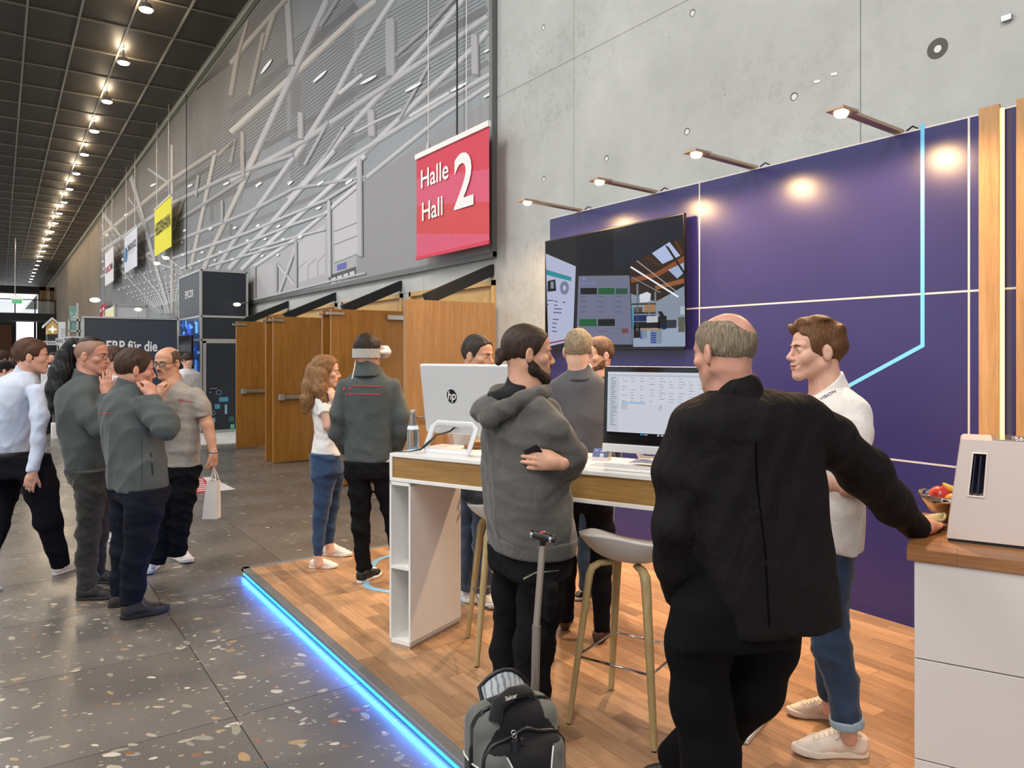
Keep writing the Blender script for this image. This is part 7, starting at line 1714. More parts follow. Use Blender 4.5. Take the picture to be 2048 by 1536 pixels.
SHOES = {}
def shoe_style(style):
    if style in SHOES: return SHOES[style]
    cols = {'white': ('#dedad6', '#e6e2dc', '#efece6'), 'cream': ('#e2d3c4', '#e6d8c8', '#ece0d0'), 'black': ('#1c1b1b', '#232222', '#151515'), 'blackwhite': ('#19191b', '#e0ddd8', '#dedede'), 'hiking': ('#2b2622', '#1e1a18', '#8a8474'), 'brown': ('#4a2f20', '#2b1d15', '#3a251a'), 'whitegrey': ('#d8d4d2', '#e2ded8', '#efeae2')}[style]
    mu = mat('shoe_upper_' + style, cols[0], 0.55, var=0.08, vscale=30, bump=0.15, bscale=200); ms_ = mat('shoe_sole_' + style, cols[1], 0.6, bump=0.2, bscale=120); ml = mat('shoe_lace_' + style, cols[2], 0.7)
    h = 0.005
    def outline(X, Y):                       # half width of the sole along its length
        return np.interp(Y.astype(float), [-0.002, 0.01, 0.04, 0.1, 0.14, 0.2, 0.25, 0.28, 0.292], [0.0, 0.024, 0.034, 0.034, 0.037, 0.046, 0.041, 0.022, 0.0])
    cx = lambda Y: np.interp(Y.astype(float), [0, 0.12, 0.2, 0.29], [0.0, 0.002, 0.0, -0.006])
    ths = 0.03 if style in ('white', 'cream', 'whitegrey', 'hiking') else 0.024
    Fs = Sdf((-0.06, -0.01, 0), (0.06, 0.3, 0.05), h)
    def sole(X, Y, Z):
        Z = Z - np.interp(Y.astype(float), [0, 0.2, 0.29], [0, 0, 0.012]); d = (np.abs(X - cx(Y)) - outline(X, Y)) * 0.85
        return smax(d, np.abs(Z - ths / 2) - ths / 2, 0.006)
    Fs.apply((sole, np.array([-0.06, -0.01, 0]), np.array([0.06, 0.3, 0.045])))
    Fu = Sdf((-0.06, -0.01, 0), (0.06, 0.3, 0.14), h)
    hi_ = 0.085 if style in ('hiking', 'black') else 0.078
    Fu.apply(limb([((0, 0.042, 0.045), 0.036), ((0, 0.045, hi_), 0.036)], 0.02)); Fu.apply(limb([((0, 0.05, 0.05), 0.037), ((0.0, 0.12, 0.052), 0.037), ((0, 0.2, 0.03), 0.038), ((-0.004, 0.245, 0.022), 0.034)], 0.02), 0.03)
    Fu.apply(limb([((0, 0.08, hi_ + 0.005), 0.028), ((0, 0.16, 0.062), 0.022)], 0.02), 0.02)
    Fu.cut((0, 0, 0.012), (0, 0, -1)); Fu.cut((0, 0.045, hi_ + 0.008), nrm(np.array([0, -0.28, 1])), 0.006)
    Fu.apply(limb([((0, 0.045, hi_ + 0.03), 0.026), ((0, 0.055, hi_ - 0.01), 0.022)], 0.01), 0.008, 'sub')
    up = mesh_obj('shoe', [Fu.mesh()], mu, None); so = mesh_obj('sole', [Fs.mesh()], ms_, None)
    la = MB()
    me_ = up.data; bv = BVHTree.FromPolygons([v.co[:] for v in me_.vertices], [tuple(q.vertices) for q in me_.polygons])
    def on(x, y, off=0.002):
        h_, n_, _, _ = bv.ray_cast(Vector((x, y, 0.3)), Vector((0, 0, -1))); return (x, y, (h_.z if h_ else 0.06) + off)
    if style not in ('brown', 'black'):
        for i in range(6):
            y = 0.108 + i * 0.019
            for sg in (-1, 1): la.tube([on(sg * x_, y + 0.012 * (x_ + 0.022) / 0.044) for x_ in (-0.022, -0.011, 0.0, 0.011, 0.022)], 0.0028, 5)
        for sg in (-1, 1): la.tube([on(0, 0.104, 0.004), (sg * 0.018, 0.11, on(0.018, 0.11)[2] + 0.012), (sg * 0.036, 0.124, on(0.03, 0.124)[2] + 0.002), on(sg * 0.034, 0.14, 0.003)], 0.0026, 5)
    else: la.tube([on(-0.024, 0.075), on(0, 0.1), on(0.024, 0.075)], 0.003, 5)
    lo = la.build('laces', ml, world=False)
    SHOES[style] = (up.data, so.data, lo.data)
    for q in (up, so, lo): bpy.data.objects.remove(q)
    return SHOES[style]
def put_shoe(style, a, rz, sc, parent):
    u, so, la = shoe_style(style); M = chain_matrix(parent).inverted()
    o = bpy.data.objects.new('shoe', u); COL.objects.link(o); o.parent = parent; p = M @ Vector(a); o.location = p; o.rotation_euler = (0, 0, rz); o.scale = (sc, sc, sc)
    for nm, me in (('sole', so), ('laces', la)):
        c = bpy.data.objects.new(nm, me); COL.objects.link(c); c.parent = o
    return o
def decal(objs, m, polys, parent, name, off=0.003, n=6):
    """flat marks laid onto a surface: polygons in photo pixels are cast onto the cloth and lifted by a hair"""
    bv = bvh_world(objs); mb = MB()
    for P in polys:
        if len(P) == 4:
            P = [np.array(q, float) for q in P]; nu = max(2, n); vs = []; ok = True
            for j in range(3):
                for i in range(nu + 1):
                    u, v = i / nu, j / 2; q = (P[0] * (1 - u) + P[1] * u) * (1 - v) + (P[3] * (1 - u) + P[2] * u) * v
                    r = ray(q[0], q[1]); hit, nn, _, _ = bv.ray_cast(Vector(CAMP), Vector(r).normalized())
                    if hit is None: ok = False; break
                    vs.append(np.array(hit) - nrm(r) * off)
                if not ok: break
            if ok: mb.add(vs, [(j * (nu + 1) + i, j * (nu + 1) + i + 1, (j + 1) * (nu + 1) + i + 1, (j + 1) * (nu + 1) + i) for j in range(2) for i in range(nu)])
    if mb.v: return mb.build(name, m, parent)
def decal_text(objs, m, txt, P0, P1, hpx, parent, name='lettering', off=0.003, bold=0.01):
    """word along the pixel line P0-P1 laid on the cloth"""
    bv = bvh_world(objs); v, f = text_geo(txt, bold); w, h = v[:, 0].max(), v[:, 1].max(); P0 = np.array(P0, float); P1 = np.array(P1, float); t = P1 - P0; nrmv = nrm(np.array([t[1], -t[0]])); mb = MB(); vs = []
    for a, b, _ in v:
        q = P0 + t * a / w + nrmv * hpx * b / h; r = ray(q[0], q[1]); hit, _, _, _ = bv.ray_cast(Vector(CAMP), Vector(r).normalized())
        if hit is None: return None
        vs.append(np.array(hit) - nrm(r) * off)
    mb.add(vs, f); return mb.build(name, m, parent)
# ================================================================ people on the booth
BZ = PZ0
SK1 = skin('fair', '#d0a08a'); SK2 = skin('ruddy', '#c48f7a'); SK3 = skin('tan', '#c4947a'); SK4 = skin('pale', '#d2a894')
def person_suit():
    P = Person('man in a dark suit seen from behind, leaning one hand on the sideboard', 2.45, (1440, BZ))
    M_S = fabric('suit_black', '#171415', 0.2, 500, 0.15, 0.75, 0.6, spec=0.12, sheen=0.0)
    P.head(1448, 708, -28, -6, 1.06, SK2, neck=(1466, 790, 0.0, 44), h=0.004)
    HM = hairmat('greyblond', '#766857', 0.6)
    # thin hair leaving the crown bare
    P.hair(HM, t=0.004, top=0.003, side=0.003, amp=0.0012, freq=420, line=[(-0.13, -0.078), (-0.085, -0.078), (-0.04, -0.055), (-0.012, -0.02), (0.018, -0.02), (0.04, 0.02), (0.058, 0.06), (0.082, 0.09), (0.12, 0.1)], cuts=[(ell(P.L(0, -0.03, 0.135), np.array((0.062, 0.088, 0.068)), P.R), 0.012), (ell(P.L(0.012, -0.095, 0.098), np.array((0.046, 0.05, 0.046)), P.R), 0.014)])
    jac = [(P.trunk([(1250, 1408, 1688), (1180, 1396, 1680), (1100, 1380, 1670), (1020, 1368, 1660), (950, 1362, 1655), (880, 1354, 1650), (840, 1346, 1648), (812, 1356, 1640), (794, 1386, 1612), (776, 1426, 1548)], -18, 0.56, n=2.7, capr=0.004), 0.0)]
    jac += [(limb(P.chain([(1382, 850, 0, 44), (1352, 950, -0.02, 45), (1349, 1050, -0.04, 45), (1352, 1130, 0.02, 40), (1362, 1196, 0.1, 34)]), 0.04, None, True), 0.03)]
    jac += [(limb(P.chain([(1600, 832, 0.02, 50), (1660, 880, 0.1, 50), (1735, 950, 0.24, 50), (1790, 1014, 0.36, 37), (1836, 1060, 0.45, 27)]), 0.04, None, True), 0.03)]
    f1 = folds(5, 0.0022, 15, (1, 1, 0.8), 1.2, 0.9); c0 = P.p(1500, 1000); dv = RGT * 0.86 - UP * 0.5
    def fo(x, y, z):       # long drag folds from the raised arm down across the back
        a = (x - c0[0]) * dv[0] + (y - c0[1]) * dv[1] + (z - c0[2]) * dv[2]; b = (x - c0[0]) * RGT[0] + (y - c0[1]) * RGT[1]; e = np.exp(-((z - c0[2] - 0.05) / 0.26) ** 2)
        return f1(x, y, z) + 0.010 * e * (np.abs(np.sin(22 * a + 2 * np.sin(5 * b))) ** 1.5 - 0.4)
    j = P.cloth('suit_jacket', jac, M_S, 0.011, fo)
    # shirt collar and jacket collar
    P.cloth('shirt_collar', [(limb(P.chain([(1470, 796, 0, 53), (1466, 768, 0, 49)]), 0.01, True, nrm(UP * 0.9 + P.f * 0.5)), 0)], fabric('shirt_wine', '#7d2a3c', 0.1), 0.006)
    P.cloth('jacket_collar', [(limb(P.chain([(1474, 808, -0.01, 62), (1470, 786, -0.012, 55)]), 0.01, True, nrm(UP * 0.8 + P.f * 0.8)), 0)], M_S, 0.007)
    sm = MB()   # centre seam and vent of the back
    decal([j], mat('seam_black', '#090808', 0.95, spec=0.05), [[(1508, 812), (1511, 812), (1516, 960), (1512, 960)], [(1512, 960), (1516, 960), (1534, 1120), (1531, 1120)], [(1530, 1130), (1534, 1130), (1541, 1254), (1537, 1254)]], P.root, 'back_seam', 0.002)
    tr = P.limbs([(1402, 1180, 0.02, 58), (1396, 1290, 0.0, 62), (1402, 1400, 0.0, 58), (1420, 1500, 0.0, 57), (1424, 1560, 0.0, 56), (1426, 1690, 0.02, 50)], k=0.04, cut1=True) + P.limbs([(1556, 1190, 0.04, 56), (1532, 1290, 0.06, 60), (1504, 1370, 0.1, 60), (1430, 1455, 0.22, 52), (1352, 1525, 0.36, 44)], k=0.04, cut1=True)
    tr += [(P.trunk([(1280, 1342, 1596), (1200, 1350, 1610), (1120, 1390, 1610)], -18, 0.62), 0.03)]
    P.cloth('trousers', tr, fabric('suit_trousers', '#0b0b0e', 0.15, 500, 0.15, 0.85, 0.25, sheen=0.0, spec=0.1), 0.012, folds(9, 0.002, 12, (1, 1, 1), 1.2, 0.6))
    P.shoe('black', (1460, 1712), (1390, 1745)); P.shoe('black', (1376, 1560), (1285, 1546))
    # hand resting on the worktop
    P.hand(P.p(1856, 1053, 0.46), RGT * 0.66 + FWD * 0.74 - UP * 0.06, UP, side=-1, curl=(0.12, 0.12, 0.14, 0.18), fold=(0.2, 0.15), thumb=(0.5, 0.2), k=1.0, rw=0.028, fore=[P.pr((1826, 1048, 0.44, 14))])
    P.finish()
def person_polo():
    P = Person('smiling man in a white polo shirt and rolled blue jeans by the purple wall', 3.12, (1665, BZ))
    P.head(1632, 704, -92, 2, 1.03, SK1, neck=(1655, 782, 0.0, 32), smile=1.0, nose=1.05, h=0.004)
    HM = hairmat('chestnut', '#5e3d22', 0.45)
    E = lambda c, r: (ell(P.L(*c), np.array(r), P.R), 0.012)
    P.hair(HM, t=0.010, top=0.016, side=0.006, amp=0.0045, freq=150, extra=[E((0, 0.04, 0.115), (0.055, 0.05, 0.026)), E((0.02, 0.078, 0.098), (0.04, 0.026, 0.022)), E((-0.02, 0.0, 0.13), (0.05, 0.05, 0.02)), E((0, -0.07, 0.09), (0.06, 0.04, 0.04))])
    P.brows(HM)
    M_P = fabric('polo_white', '#dcd4cd', 0.05, 420, 0.2, 0.9, 0.45)
    top = [(P.trunk([(1092, 1600, 1716), (1040, 1594, 1717), (960, 1588, 1714), (900, 1588, 1718), (850, 1596, 1726), (810, 1606, 1722), (788, 1622, 1706), (772, 1638, 1690)], -90, 0.66), 0)]
    top += [(limb(P.chain([(1700, 822, -0.10, 36), (1708, 860, -0.14, 35), (1708, 904, -0.16, 34)]), 0.03, None, True), 0.03)] + [(limb(P.chain([(1680, 822, 0.18, 34), (1660, 900, 0.22, 32)]), 0.03, None, True), 0.03)]
    t = P.cloth('polo_shirt', top, M_P, 0.009, folds(3, 0.0045, 18, (1, 1, 0.9), 1.2, 0.9))
    P.cloth('collar', [(limb(P.chain([(1659, 786, 0, 40), (1653, 762, 0.0, 35)]), 0.01, True, nrm(UP + P.f * 0.8)), 0)], M_P, 0.006)
    decal_text([t], mat('ink_polo', '#3a4a6a', 0.7), 'VISION', (1641, 801), (1672, 784), 6, P.root, off=0.004)
    P.arm_skin([(1690, 835, -0.04, 24), (1706, 870, -0.13, 25), (1708, 962, -0.17, 24), (1690, 972, -0.17, 24)]); P.hand(P.p(1606, 952, -0.12), -RGT + UP * 0.15 + FWD * 0.3, -FWD + UP * .3, side=1, fore=[P.pr((1650, 964, -0.15, 19)), P.pr((1700, 972, -0.17, 25))], rw=0.03)
    P.arm_skin([(1664, 835, 0.06, 22), (1660, 880, 0.2, 22), (1650, 960, 0.22, 22), (1590, 950, 0.1, 16)])
    M_J = fabric('jeans_blue', '#2c3a50', 0.3, 380, 0.3, 0.9, 0.45)
    tr = P.limbs([(1662, 1075, -0.08, 46), (1652, 1180, -0.1, 43), (1662, 1290, -0.1, 38), (1684, 1370, -0.1, 33), (1694, 1444, -0.1, 29)], cut1=True) + P.limbs([(1650, 1080, 0.1, 44), (1655, 1190, 0.14, 40), (1662, 1290, 0.17, 35), (1664, 1395, 0.2, 28)], cut1=True) + [(P.trunk([(1140, 1604, 1700), (1060, 1604, 1704)], -90, 0.75), 0.04)]
    P.cloth('jeans', tr, M_J, 0.010, folds(13, 0.0045, 20, (1, 1, 1.2), 1.2, 0.5), hem=1088)
    P.cloth('rolled_cuff', [(limb(P.chain([(1692, 1432, -0.1, 33), (1695, 1450, -0.1, 33)]), 0.01, True, True), 0)], fabric('cuff_pale', '#8fa0ac', 0.15, 380, 0.3), 0.007)
    P.arm_skin([(1695, 1430, -0.1, 18), (1699, 1478, -0.1, 14)]); P.arm_skin([(1664, 1380, 0.2, 18), (1664, 1420, 0.2, 18)])
    P.shoe('cream', (1738, 1512), (1583, 1506)); P.shoe('cream', (1690, 1438), (1572, 1428))
    P.finish()
def person_hoodie():
    P = Person('man in a grey hooded sweatshirt with a hair bun and crossed arms', 3.3, (1050, BZ))
    P.head(1056, 709, 78, -2, 1.04, SK3, neck=(1048, 782, 0.0, 34), h=0.004)
    HM = hairmat('darkbrown', '#33241a', 0.4)
    E = lambda c, r: (ell(P.L(*c), np.array(r), P.R), 0.012)
    P.hair(HM, t=0.006, top=0.006, side=0.004, amp=0.0012, freq=330, extra=[E((0, -0.118, -0.012), (0.022, 0.024, 0.026)), E((0.006, -0.128, -0.034), (0.018, 0.016, 0.02)), E((0, -0.13, 0.008), (0.016, 0.014, 0.014)), (cone(P.L(0, -0.09, 0.0), P.L(0, -0.12, -0.01), 0.022, 0.012), 0.02)], line=[(-0.13, -0.06), (-0.085, -0.06), (-0.04, -0.035), (-0.012, -0.012), (0.018, -0.01), (0.04, 0.03), (0.058, 0.06), (0.082, 0.085), (0.12, 0.1)])
    P.brows(HM); P.beard(hairmat('darkbeard', '#2b1f18', 0.6), t=0.007)
    M_H = fabric('hoodie_grey', '#555350', 0.12, 350, 0.3, 0.95, 0.35, heather=0.18)
    top = [(P.trunk([(1090, 978, 1146), (1050, 972, 1148), (980, 964, 1136), (900, 962, 1126), (840, 964, 1112), (808, 978, 1100), (790, 1000, 1085), (776, 1018, 1072)], 62, 0.7), 0)]
    top += [(limb(P.chain([(1072, 828, -0.12, 42), (1108, 868, -0.17, 38), (1142, 910, -0.16, 32), (1120, 928, -0.06, 27), (1080, 922, 0.05, 24)]), 0.03), 0.025)]
    top += [(limb(P.chain([(1090, 830, 0.16, 36), (1126, 890, 0.14, 30), (1140, 936, -0.1, 26), (1122, 930, -0.235, 19)]), 0.03, None, True), 0.03)]
    P.cloth('hooded_sweatshirt', top, M_H, 0.009, folds(21, 0.006, 17, (1, 1, 0.9), 1.3, 0.9))
    # hood lying on the shoulders, dark inside
    ring = [(986, 812, -0.02, 25), (966, 822, -0.06, 20), (978, 838, -0.14, 20), (1012, 818, -0.17, 19), (1050, 796, -0.15, 17), (1080, 786, -0.1, 15), (1094, 786, -0.02, 12)]
    P.cloth('hood', [(limb(P.chain(ring), 0.03), 0), (limb(P.chain([(986, 812, -0.02, 22), (1000, 790, 0.08, 20), (1040, 780, 0.13, 18), (1085, 784, 0.08, 14)]), 0.03), 0.02), (ell(P.p(985, 815, -0.06), (0.075, 0.085, 0.05)), 0.04)], M_H, 0.008, folds(33, 0.005, 30, (1, 1, 1), 1.4, 1.0))
    P.cloth('hood_lining', [(ell(P.p(1024, 792, -0.02), (0.115, 0.10, 0.05)), 0), (limb(P.chain([(1042, 795, 0, 42), (1046, 765, 0.005, 36)]), 0.02, None, nrm(UP + P.f * 0.6)), 0.03)], fabric('lining_black', '#19191b', 0.15), 0.008, folds(7, 0.004, 30, (1, 1, 1), 1.2, 1))
    P.cloth('waistband', [(P.trunk([(1098, 980, 1146), (1064, 976, 1149)], 62, 0.7, capr=0.006), 0)], M_H, 0.009)
    M_T = fabric('cargo_black', '#111013', 0.2, 380, 0.3, 0.9, 0.5, spec=0.12, sheen=0.0)
    tr = P.limbs([(1085, 1100, -0.08, 50), (1082, 1190, -0.1, 47), (1068, 1290, -0.1, 42), (1062, 1380, -0.1, 38), (1056, 1445, -0.1, 36)], k=0.03, cut1=True) + P.limbs([(1026, 1100, 0.06, 48), (1026, 1190, 0.08, 40), (1016, 1300, 0.1, 34), (1014, 1370, 0.1, 32), (1014, 1408, 0.1, 31)], k=0.03, cut1=True) + [(P.trunk([(1140, 980, 1138), (1075, 982, 1142)], 62, 0.7), 0.04)]
    tr += [(rbox(P.p(1096, 1200, -0.19), (0.075, 0.03, 0.09), 0.02, np.array([P.sd, P.f, P.u])), 0.02)]
    t = P.cloth('cargo_trousers', tr, M_T, 0.010, folds(17, 0.006, 18, (1, 1, 1.1), 1.2, 0.6), hem=1092)
    decal([t], mat('zip_metal', '#8c8874', 0.4, 0.8), [[(1046, 1156), (1070, 1144), (1071, 1147), (1047, 1160)], [(1070, 1144), (1118, 1140), (1118, 1142), (1071, 1147)]], P.root, 'pocket_zip', 0.003)
    P.hand(P.p(1116, 925, -0.245), -RGT * 0.95 + UP * 0.25 + FWD * 0.1, -FWD + UP * 0.25, side=-1, curl=(0.28, 0.3, 0.34, 0.4), fold=(0.55, 0.4), thumb=(0.4, 0.1), fore=[P.pr((1132, 934, -0.18, 15))], rw=0.027, h=0.0035)
    P.shoe('black', (1038, 1462), (1118, 1462)); P.shoe('black', (1000, 1440), (1072, 1428))
    P.finish()
    # phone in the hand
    c = P.p(1074, 912, -0.225); R_ = Matrix((tuple(nrm(RGT * 0.5 + UP * 0.2 - FWD * .3)), (0, 0, 0), (0, 0, 0)))
    ax = nrm(-RGT * 0.42 + UP * 0.5 - FWD * 0.2); nn = nrm(-FWD * 0.85 - RGT * 0.5 - ax * np.dot(-FWD * 0.85 - RGT * 0.5, ax)); bx = np.cross(ax, nn)
    M3 = Matrix(np.array([bx, ax, nn]).T.tolist())
    ph = empty('mobile_phone', c, 0, 'black mobile phone held under the arm of the hooded man', 'phone')
    MB().box((0, 0, 0), (0.068, 0.1, 0.008), M=M3).build('case', mat('phone_black', '#17161a', 0.25), ph, world=False, bevel=0.003); MB().box(tuple(nn * 0.0045), (0.062, 0.094, 0.001), M=M3).build('glass', mat('phone_glass', '#2a1d20', 0.08), ph, world=False)
def person_blazer():
    P = Person('grey-haired man in a grey woven blazer facing the television', 4.4, (1165, BZ))
    P.head(1158, 703, 18, -3, 1.05, SK4, neck=(1160, 748, 0.0, 22), h=0.005)
    P.hair(hairmat('greyblond2', '#85765f', 0.6), t=0.005, top=0.006, side=0.004, amp=0.0015, freq=380)
    M_B = fabric('blazer_grey', '#55555a', 0.1, 260, 0.5, 0.95, 0.25, heather=0.25)
    top = [(P.trunk([(1000, 1098, 1222), (930, 1094, 1220), (860, 1092, 1216), (800, 1092, 1214), (770, 1098, 1210), (752, 1116, 1202), (738, 1136, 1184)], 12, 0.55), 0), (limb(P.chain([(1200, 785, 0, 22), (1212, 860, -0.02, 20), (1212, 930, 0.1, 17), (1205, 940, 0.2, 14)]), 0.03), 0.03), (limb(P.chain([(1108, 785, 0, 22), (1096, 860, -0.02, 20), (1104, 950, 0.02, 16)]), 0.03), 0.03)]
    P.cloth('blazer', top, M_B, 0.012, folds(8, 0.004, 16))
    P.cloth('blazer_collar', [(limb(P.chain([(1161, 760, 0, 34), (1160, 736, 0, 25)]), 0.01, True, nrm(UP + P.f * 0.7)), 0)], M_B, 0.008)
    P.cloth('shirt_collar', [(limb(P.chain([(1160, 745, 0, 26), (1159, 729, 0, 23.5)]), 0.01, True, nrm(UP + P.f * 0.5)), 0)], fabric('shirt_white', '#e4e2dc', 0.03), 0.007)
    tr = P.limbs([(1190, 985, 0, 33), (1202, 1060, 0, 27), (1202, 1140, -0.04, 23), (1204, 1266, -0.12, 17)], cut1=True) + P.limbs([(1130, 985, 0, 33), (1130, 1120, 0.02, 24), (1132, 1240, 0.06, 17)], cut1=True) + [(P.trunk([(1020, 1100, 1222), (960, 1104, 1216)], 12, 0.6), 0.04)]
    P.cloth('trousers', tr, fabric('trousers_navyblack', '#14131b', 0.15, spec=0.12, sheen=0.0), 0.012, folds(4, 0.004, 14), hem=998)
    P.shoe('brown', (1193, 1290), (1216, 1262)); P.shoe('brown', (1128, 1262), (1138, 1236))
    P.finish()
def person_behind_blazer():
    P = Person('bearded man half hidden behind the grey blazer', 4.98, (1180, BZ))
    P.head(1196, 712, -118, 0, 1.0, SK1, neck=(1194, 752, 0.0, 18), h=0.005)
    HM = hairmat('sandybrown', '#5a4231', 0.5); P.hair(HM, t=0.006, top=0.008, side=0.004, amp=0.0018); P.beard(hairmat('sandybeard', '#644630', 0.7), t=0.003); P.brows(HM)
    M_ = fabric('shirt_darkblue', '#23283a', 0.1)
    P.cloth('pullover', [(P.trunk([(960, 1148, 1236), (860, 1146, 1238), (790, 1148, 1236), (768, 1160, 1228), (752, 1176, 1212)], -118, 0.62), 0), (limb(P.chain([(1232, 790, -0.02, 17), (1240, 850, 0, 15), (1228, 930, -0.05, 12)]), 0.02), 0.03), (limb(P.chain([(1156, 790, 0.02, 17), (1148, 850, 0, 15), (1156, 930, 0, 12)]), 0.02), 0.03)], M_, 0.013, folds(2, 0.004, 16))
    P.cloth('jeans', P.limbs([(1176, 950, 0, 26), (1172, 1070, 0, 20), (1170, 1180, 0, 13)], cut1=True) + P.limbs([(1210, 950, 0.05, 26), (1206, 1070, 0.05, 20), (1204, 1170, 0.06, 13)], cut1=True) + [(P.trunk([(990, 1150, 1236), (940, 1150, 1236)], -118, 0.65), 0.04)], fabric('jeans_grey', '#3a5068', 0.2), 0.012, folds(6, 0.004, 16), hem=958)
    P.shoe('blackwhite', (1182, 1186), (1150, 1203)); P.shoe('blackwhite', (1212, 1180), (1190, 1194))
    P.finish()
def person_behind_monitor():
    P = Person('dark-haired man looking over the silver computer', 4.86, (960, BZ))
    P.head(956, 713, 122, -4, 1.03, SK3, neck=(950, 762, 0.0, 19), h=0.005)
    HM = hairmat('saltpepper', '#2d2622', 0.5); P.hair(HM, t=0.006, top=0.014, side=0.002, amp=0.002, line=[(-0.13, -0.075), (-0.085, -0.075), (-0.04, -0.05), (-0.012, -0.022), (0.018, -0.02), (0.04, 0.02), (0.058, 0.064), (0.082, 0.086), (0.12, 0.1)]); P.brows(HM)
    M_ = fabric('polo_white2', '#cfcac4', 0.05)
    P.cloth('polo_shirt', [(P.trunk([(960, 912, 998), (880, 908, 1000), (810, 906, 1002), (785, 918, 990), (766, 934, 968)], 122, 0.62), 0), (limb(P.chain([(914, 805, -.03, 18), (902, 860, -0.06, 16)]), 0.02, None, True), 0.03), (limb(P.chain([(994, 805, 0.03, 18), (1004, 860, 0.02, 16)]), 0.02, None, True), 0.03)], M_, 0.013, folds(2, 0.004, 16))
    P.arm_skin([(904, 850, -0.06, 12), (912, 905, -0.1, 11)], 0.01); P.arm_skin([(1003, 850, 0.02, 12), (992, 905, -0.1, 11)], 0.01)
    for x_, sd_ in ((914, 1), (988, -1)): P.hand(P.p(x_ + 4 * sd_, 912, -0.14), RGT * 0.5 * sd_ - FWD * 0.7 - UP * 0.2, UP, side=sd_, h=0.006, fore=[P.pr((x_, 900, -0.1, 10))], rw=0.026)
    P.cloth('jeans', P.limbs([(968, 945, -0.04, 30), (966, 1060, -0.05, 23), (966, 1188, -0.05, 17)], cut1=True) + P.limbs([(940, 945, 0.06, 28), (936, 1060, 0.08, 22), (932, 1180, 0.1, 15)], cut1=True) + [(P.trunk([(990, 912, 998), (940, 912, 998)], 122, 0.65), 0.04)], fabric('jeans_wash', '#46566c', 0.3), 0.011, folds(6, 0.005, 20), hem=958)
    P.shoe('whitegrey', (944, 1195), (992, 1222)); P.shoe('whitegrey', (915, 1190), (950, 1210))
    P.finish()
M_JKT = fabric('softshell', '#4a5050', 0.12, 420, 0.15, 0.85, 0.3, sheen=0.1)
M_REDL = mat('red_print', '#b8323a', 0.7)
def person_headset():
    P = Person('man wearing a white headset band and a grey softshell jacket', 5.3, (738, BZ))
    P.head(737, 706, 32, 0, 1.02, SK1, neck=(736, 738, 0.0, 16), h=0.005)
    HM = hairmat('blackbrown', '#241c17', 0.45); P.hair(HM, t=0.007, top=0.012, side=0.004, amp=0.0022)
    # headset: knitted band round the back of the head, visor in front
    k = P.k; bd = MB(); n = 40
    vs = []
    for j in range(7):
        z = -0.032 + 0.062 * j / 6
        for i in range(n + 1):
            a = math.radians(-205 + 230 * i / n); rx, ry = 0.092, 0.112
            rib = 0.0018 * (1 if i % 2 else -1); zz = z + 0.012 * math.cos(a + math.pi / 2) * 0
            vs.append(P.L((rx + rib) * math.cos(a), -0.012 + (ry + rib) * math.sin(a), zz + 0.004 * math.sin(math.pi * j / 6)))
    bd.add(vs, [(j * (n + 1) + i, j * (n + 1) + i + 1, (j + 1) * (n + 1) + i + 1, (j + 1) * (n + 1) + i) for j in range(6) for i in range(n)])
    hs = empty('vr_headset', P.L(0, 0.08, 0.01), 0, 'white visor headset with ribbed grey band worn by the man in softshell', 'headset')
    o = bd.build('head_band', mat('band_knit', '#a9a6a2', 0.9, var=0.15, vscale=90), hs); sd_ = o.modifiers.new('solid', 'SOLIDIFY'); sd_.thickness = 0.006
    Fd = Sdf(P.C - 0.2, P.C + 0.2, 0.006); Fd.apply(rbox(P.L(0, 0.112, 0.008), (0.088, 0.034, 0.046), 0.03, P.R)); Fd.apply(cone(P.L(0.088, 0.03, 0.006), P.L(0.088, 0.1, 0.008), 0.014, 0.026), 0.02); Fd.apply(cone(P.L(-0.088, 0.03, 0.006), P.L(-0.088, 0.1, 0.008), 0.014, 0.026), 0.02)
    mesh_obj('visor', [Fd.mesh()], mat('visor_white', '#dedbd8', 0.3), hs)
    MB().tube([P.L(-0.092, -0.03, -0.01), P.p(712, 715, -0.05), P.p(709, 735, -0.08), P.p(704, 758, -0.1)], 0.0035, 6).build('cord', M_KEY, hs)
    top = [(P.trunk([(925, 686, 784), (880, 688, 788), (830, 684, 792), (790, 680, 795), (765, 684, 790), (750, 698, 776), (738, 712, 762)], 8, 0.56), 0), (limb(P.chain([(690, 775, 0, 19), (676, 830, -0.02, 17), (674, 865, 0, 16), (688, 900, 0.1, 13)]), 0.03), 0.02), (limb(P.chain([(785, 775, 0, 20), (802, 830, -0.02, 18), (805, 862, 0, 17), (794, 898, 0.08, 15)]), 0.03), 0.02)]
    j = P.cloth('softshell_jacket', top, M_JKT, 0.011, folds(31, 0.006, 15, (1, 1, 0.7), 1.2, 0.9))
    P.cloth('stand_collar', [(limb(P.chain([(738, 752, 0, 31), (737, 728, 0, 24)]), 0.01, True, nrm(UP + P.f * 0.4)), 0)], M_JKT, 0.008)
    X = lambda x: 460 + x / 3.724; Y = lambda y: 520 + y / 3.724
    qs = [[(X(905), Y(932)), (X(1128), Y(936)), (X(1128), Y(943)), (X(905), Y(940))], [(X(905), Y(992)), (X(1125), Y(998)), (X(1125), Y(1005)), (X(905), Y(1000))]]
    for (a, b, w) in ((838, 945, 22), (884, 940, 22), (862, 985, 16), (890, 985, 14)): qs.append([(X(a), Y(b + 22)), (X(a + w / 2), Y(b)), (X(a + w), Y(b + 22)), (X(a + w / 2), Y(b + 24))])
    decal([j], M_REDL, qs, P.root, 'back_print', 0.004)
    P.cloth('shirt_hem', [(P.trunk([(932, 740, 786, 0.0), (915, 738, 786, 0.0)], 8, 0.9), 0)], fabric('tee_pale', '#c9c6c2', 0.05), 0.010)
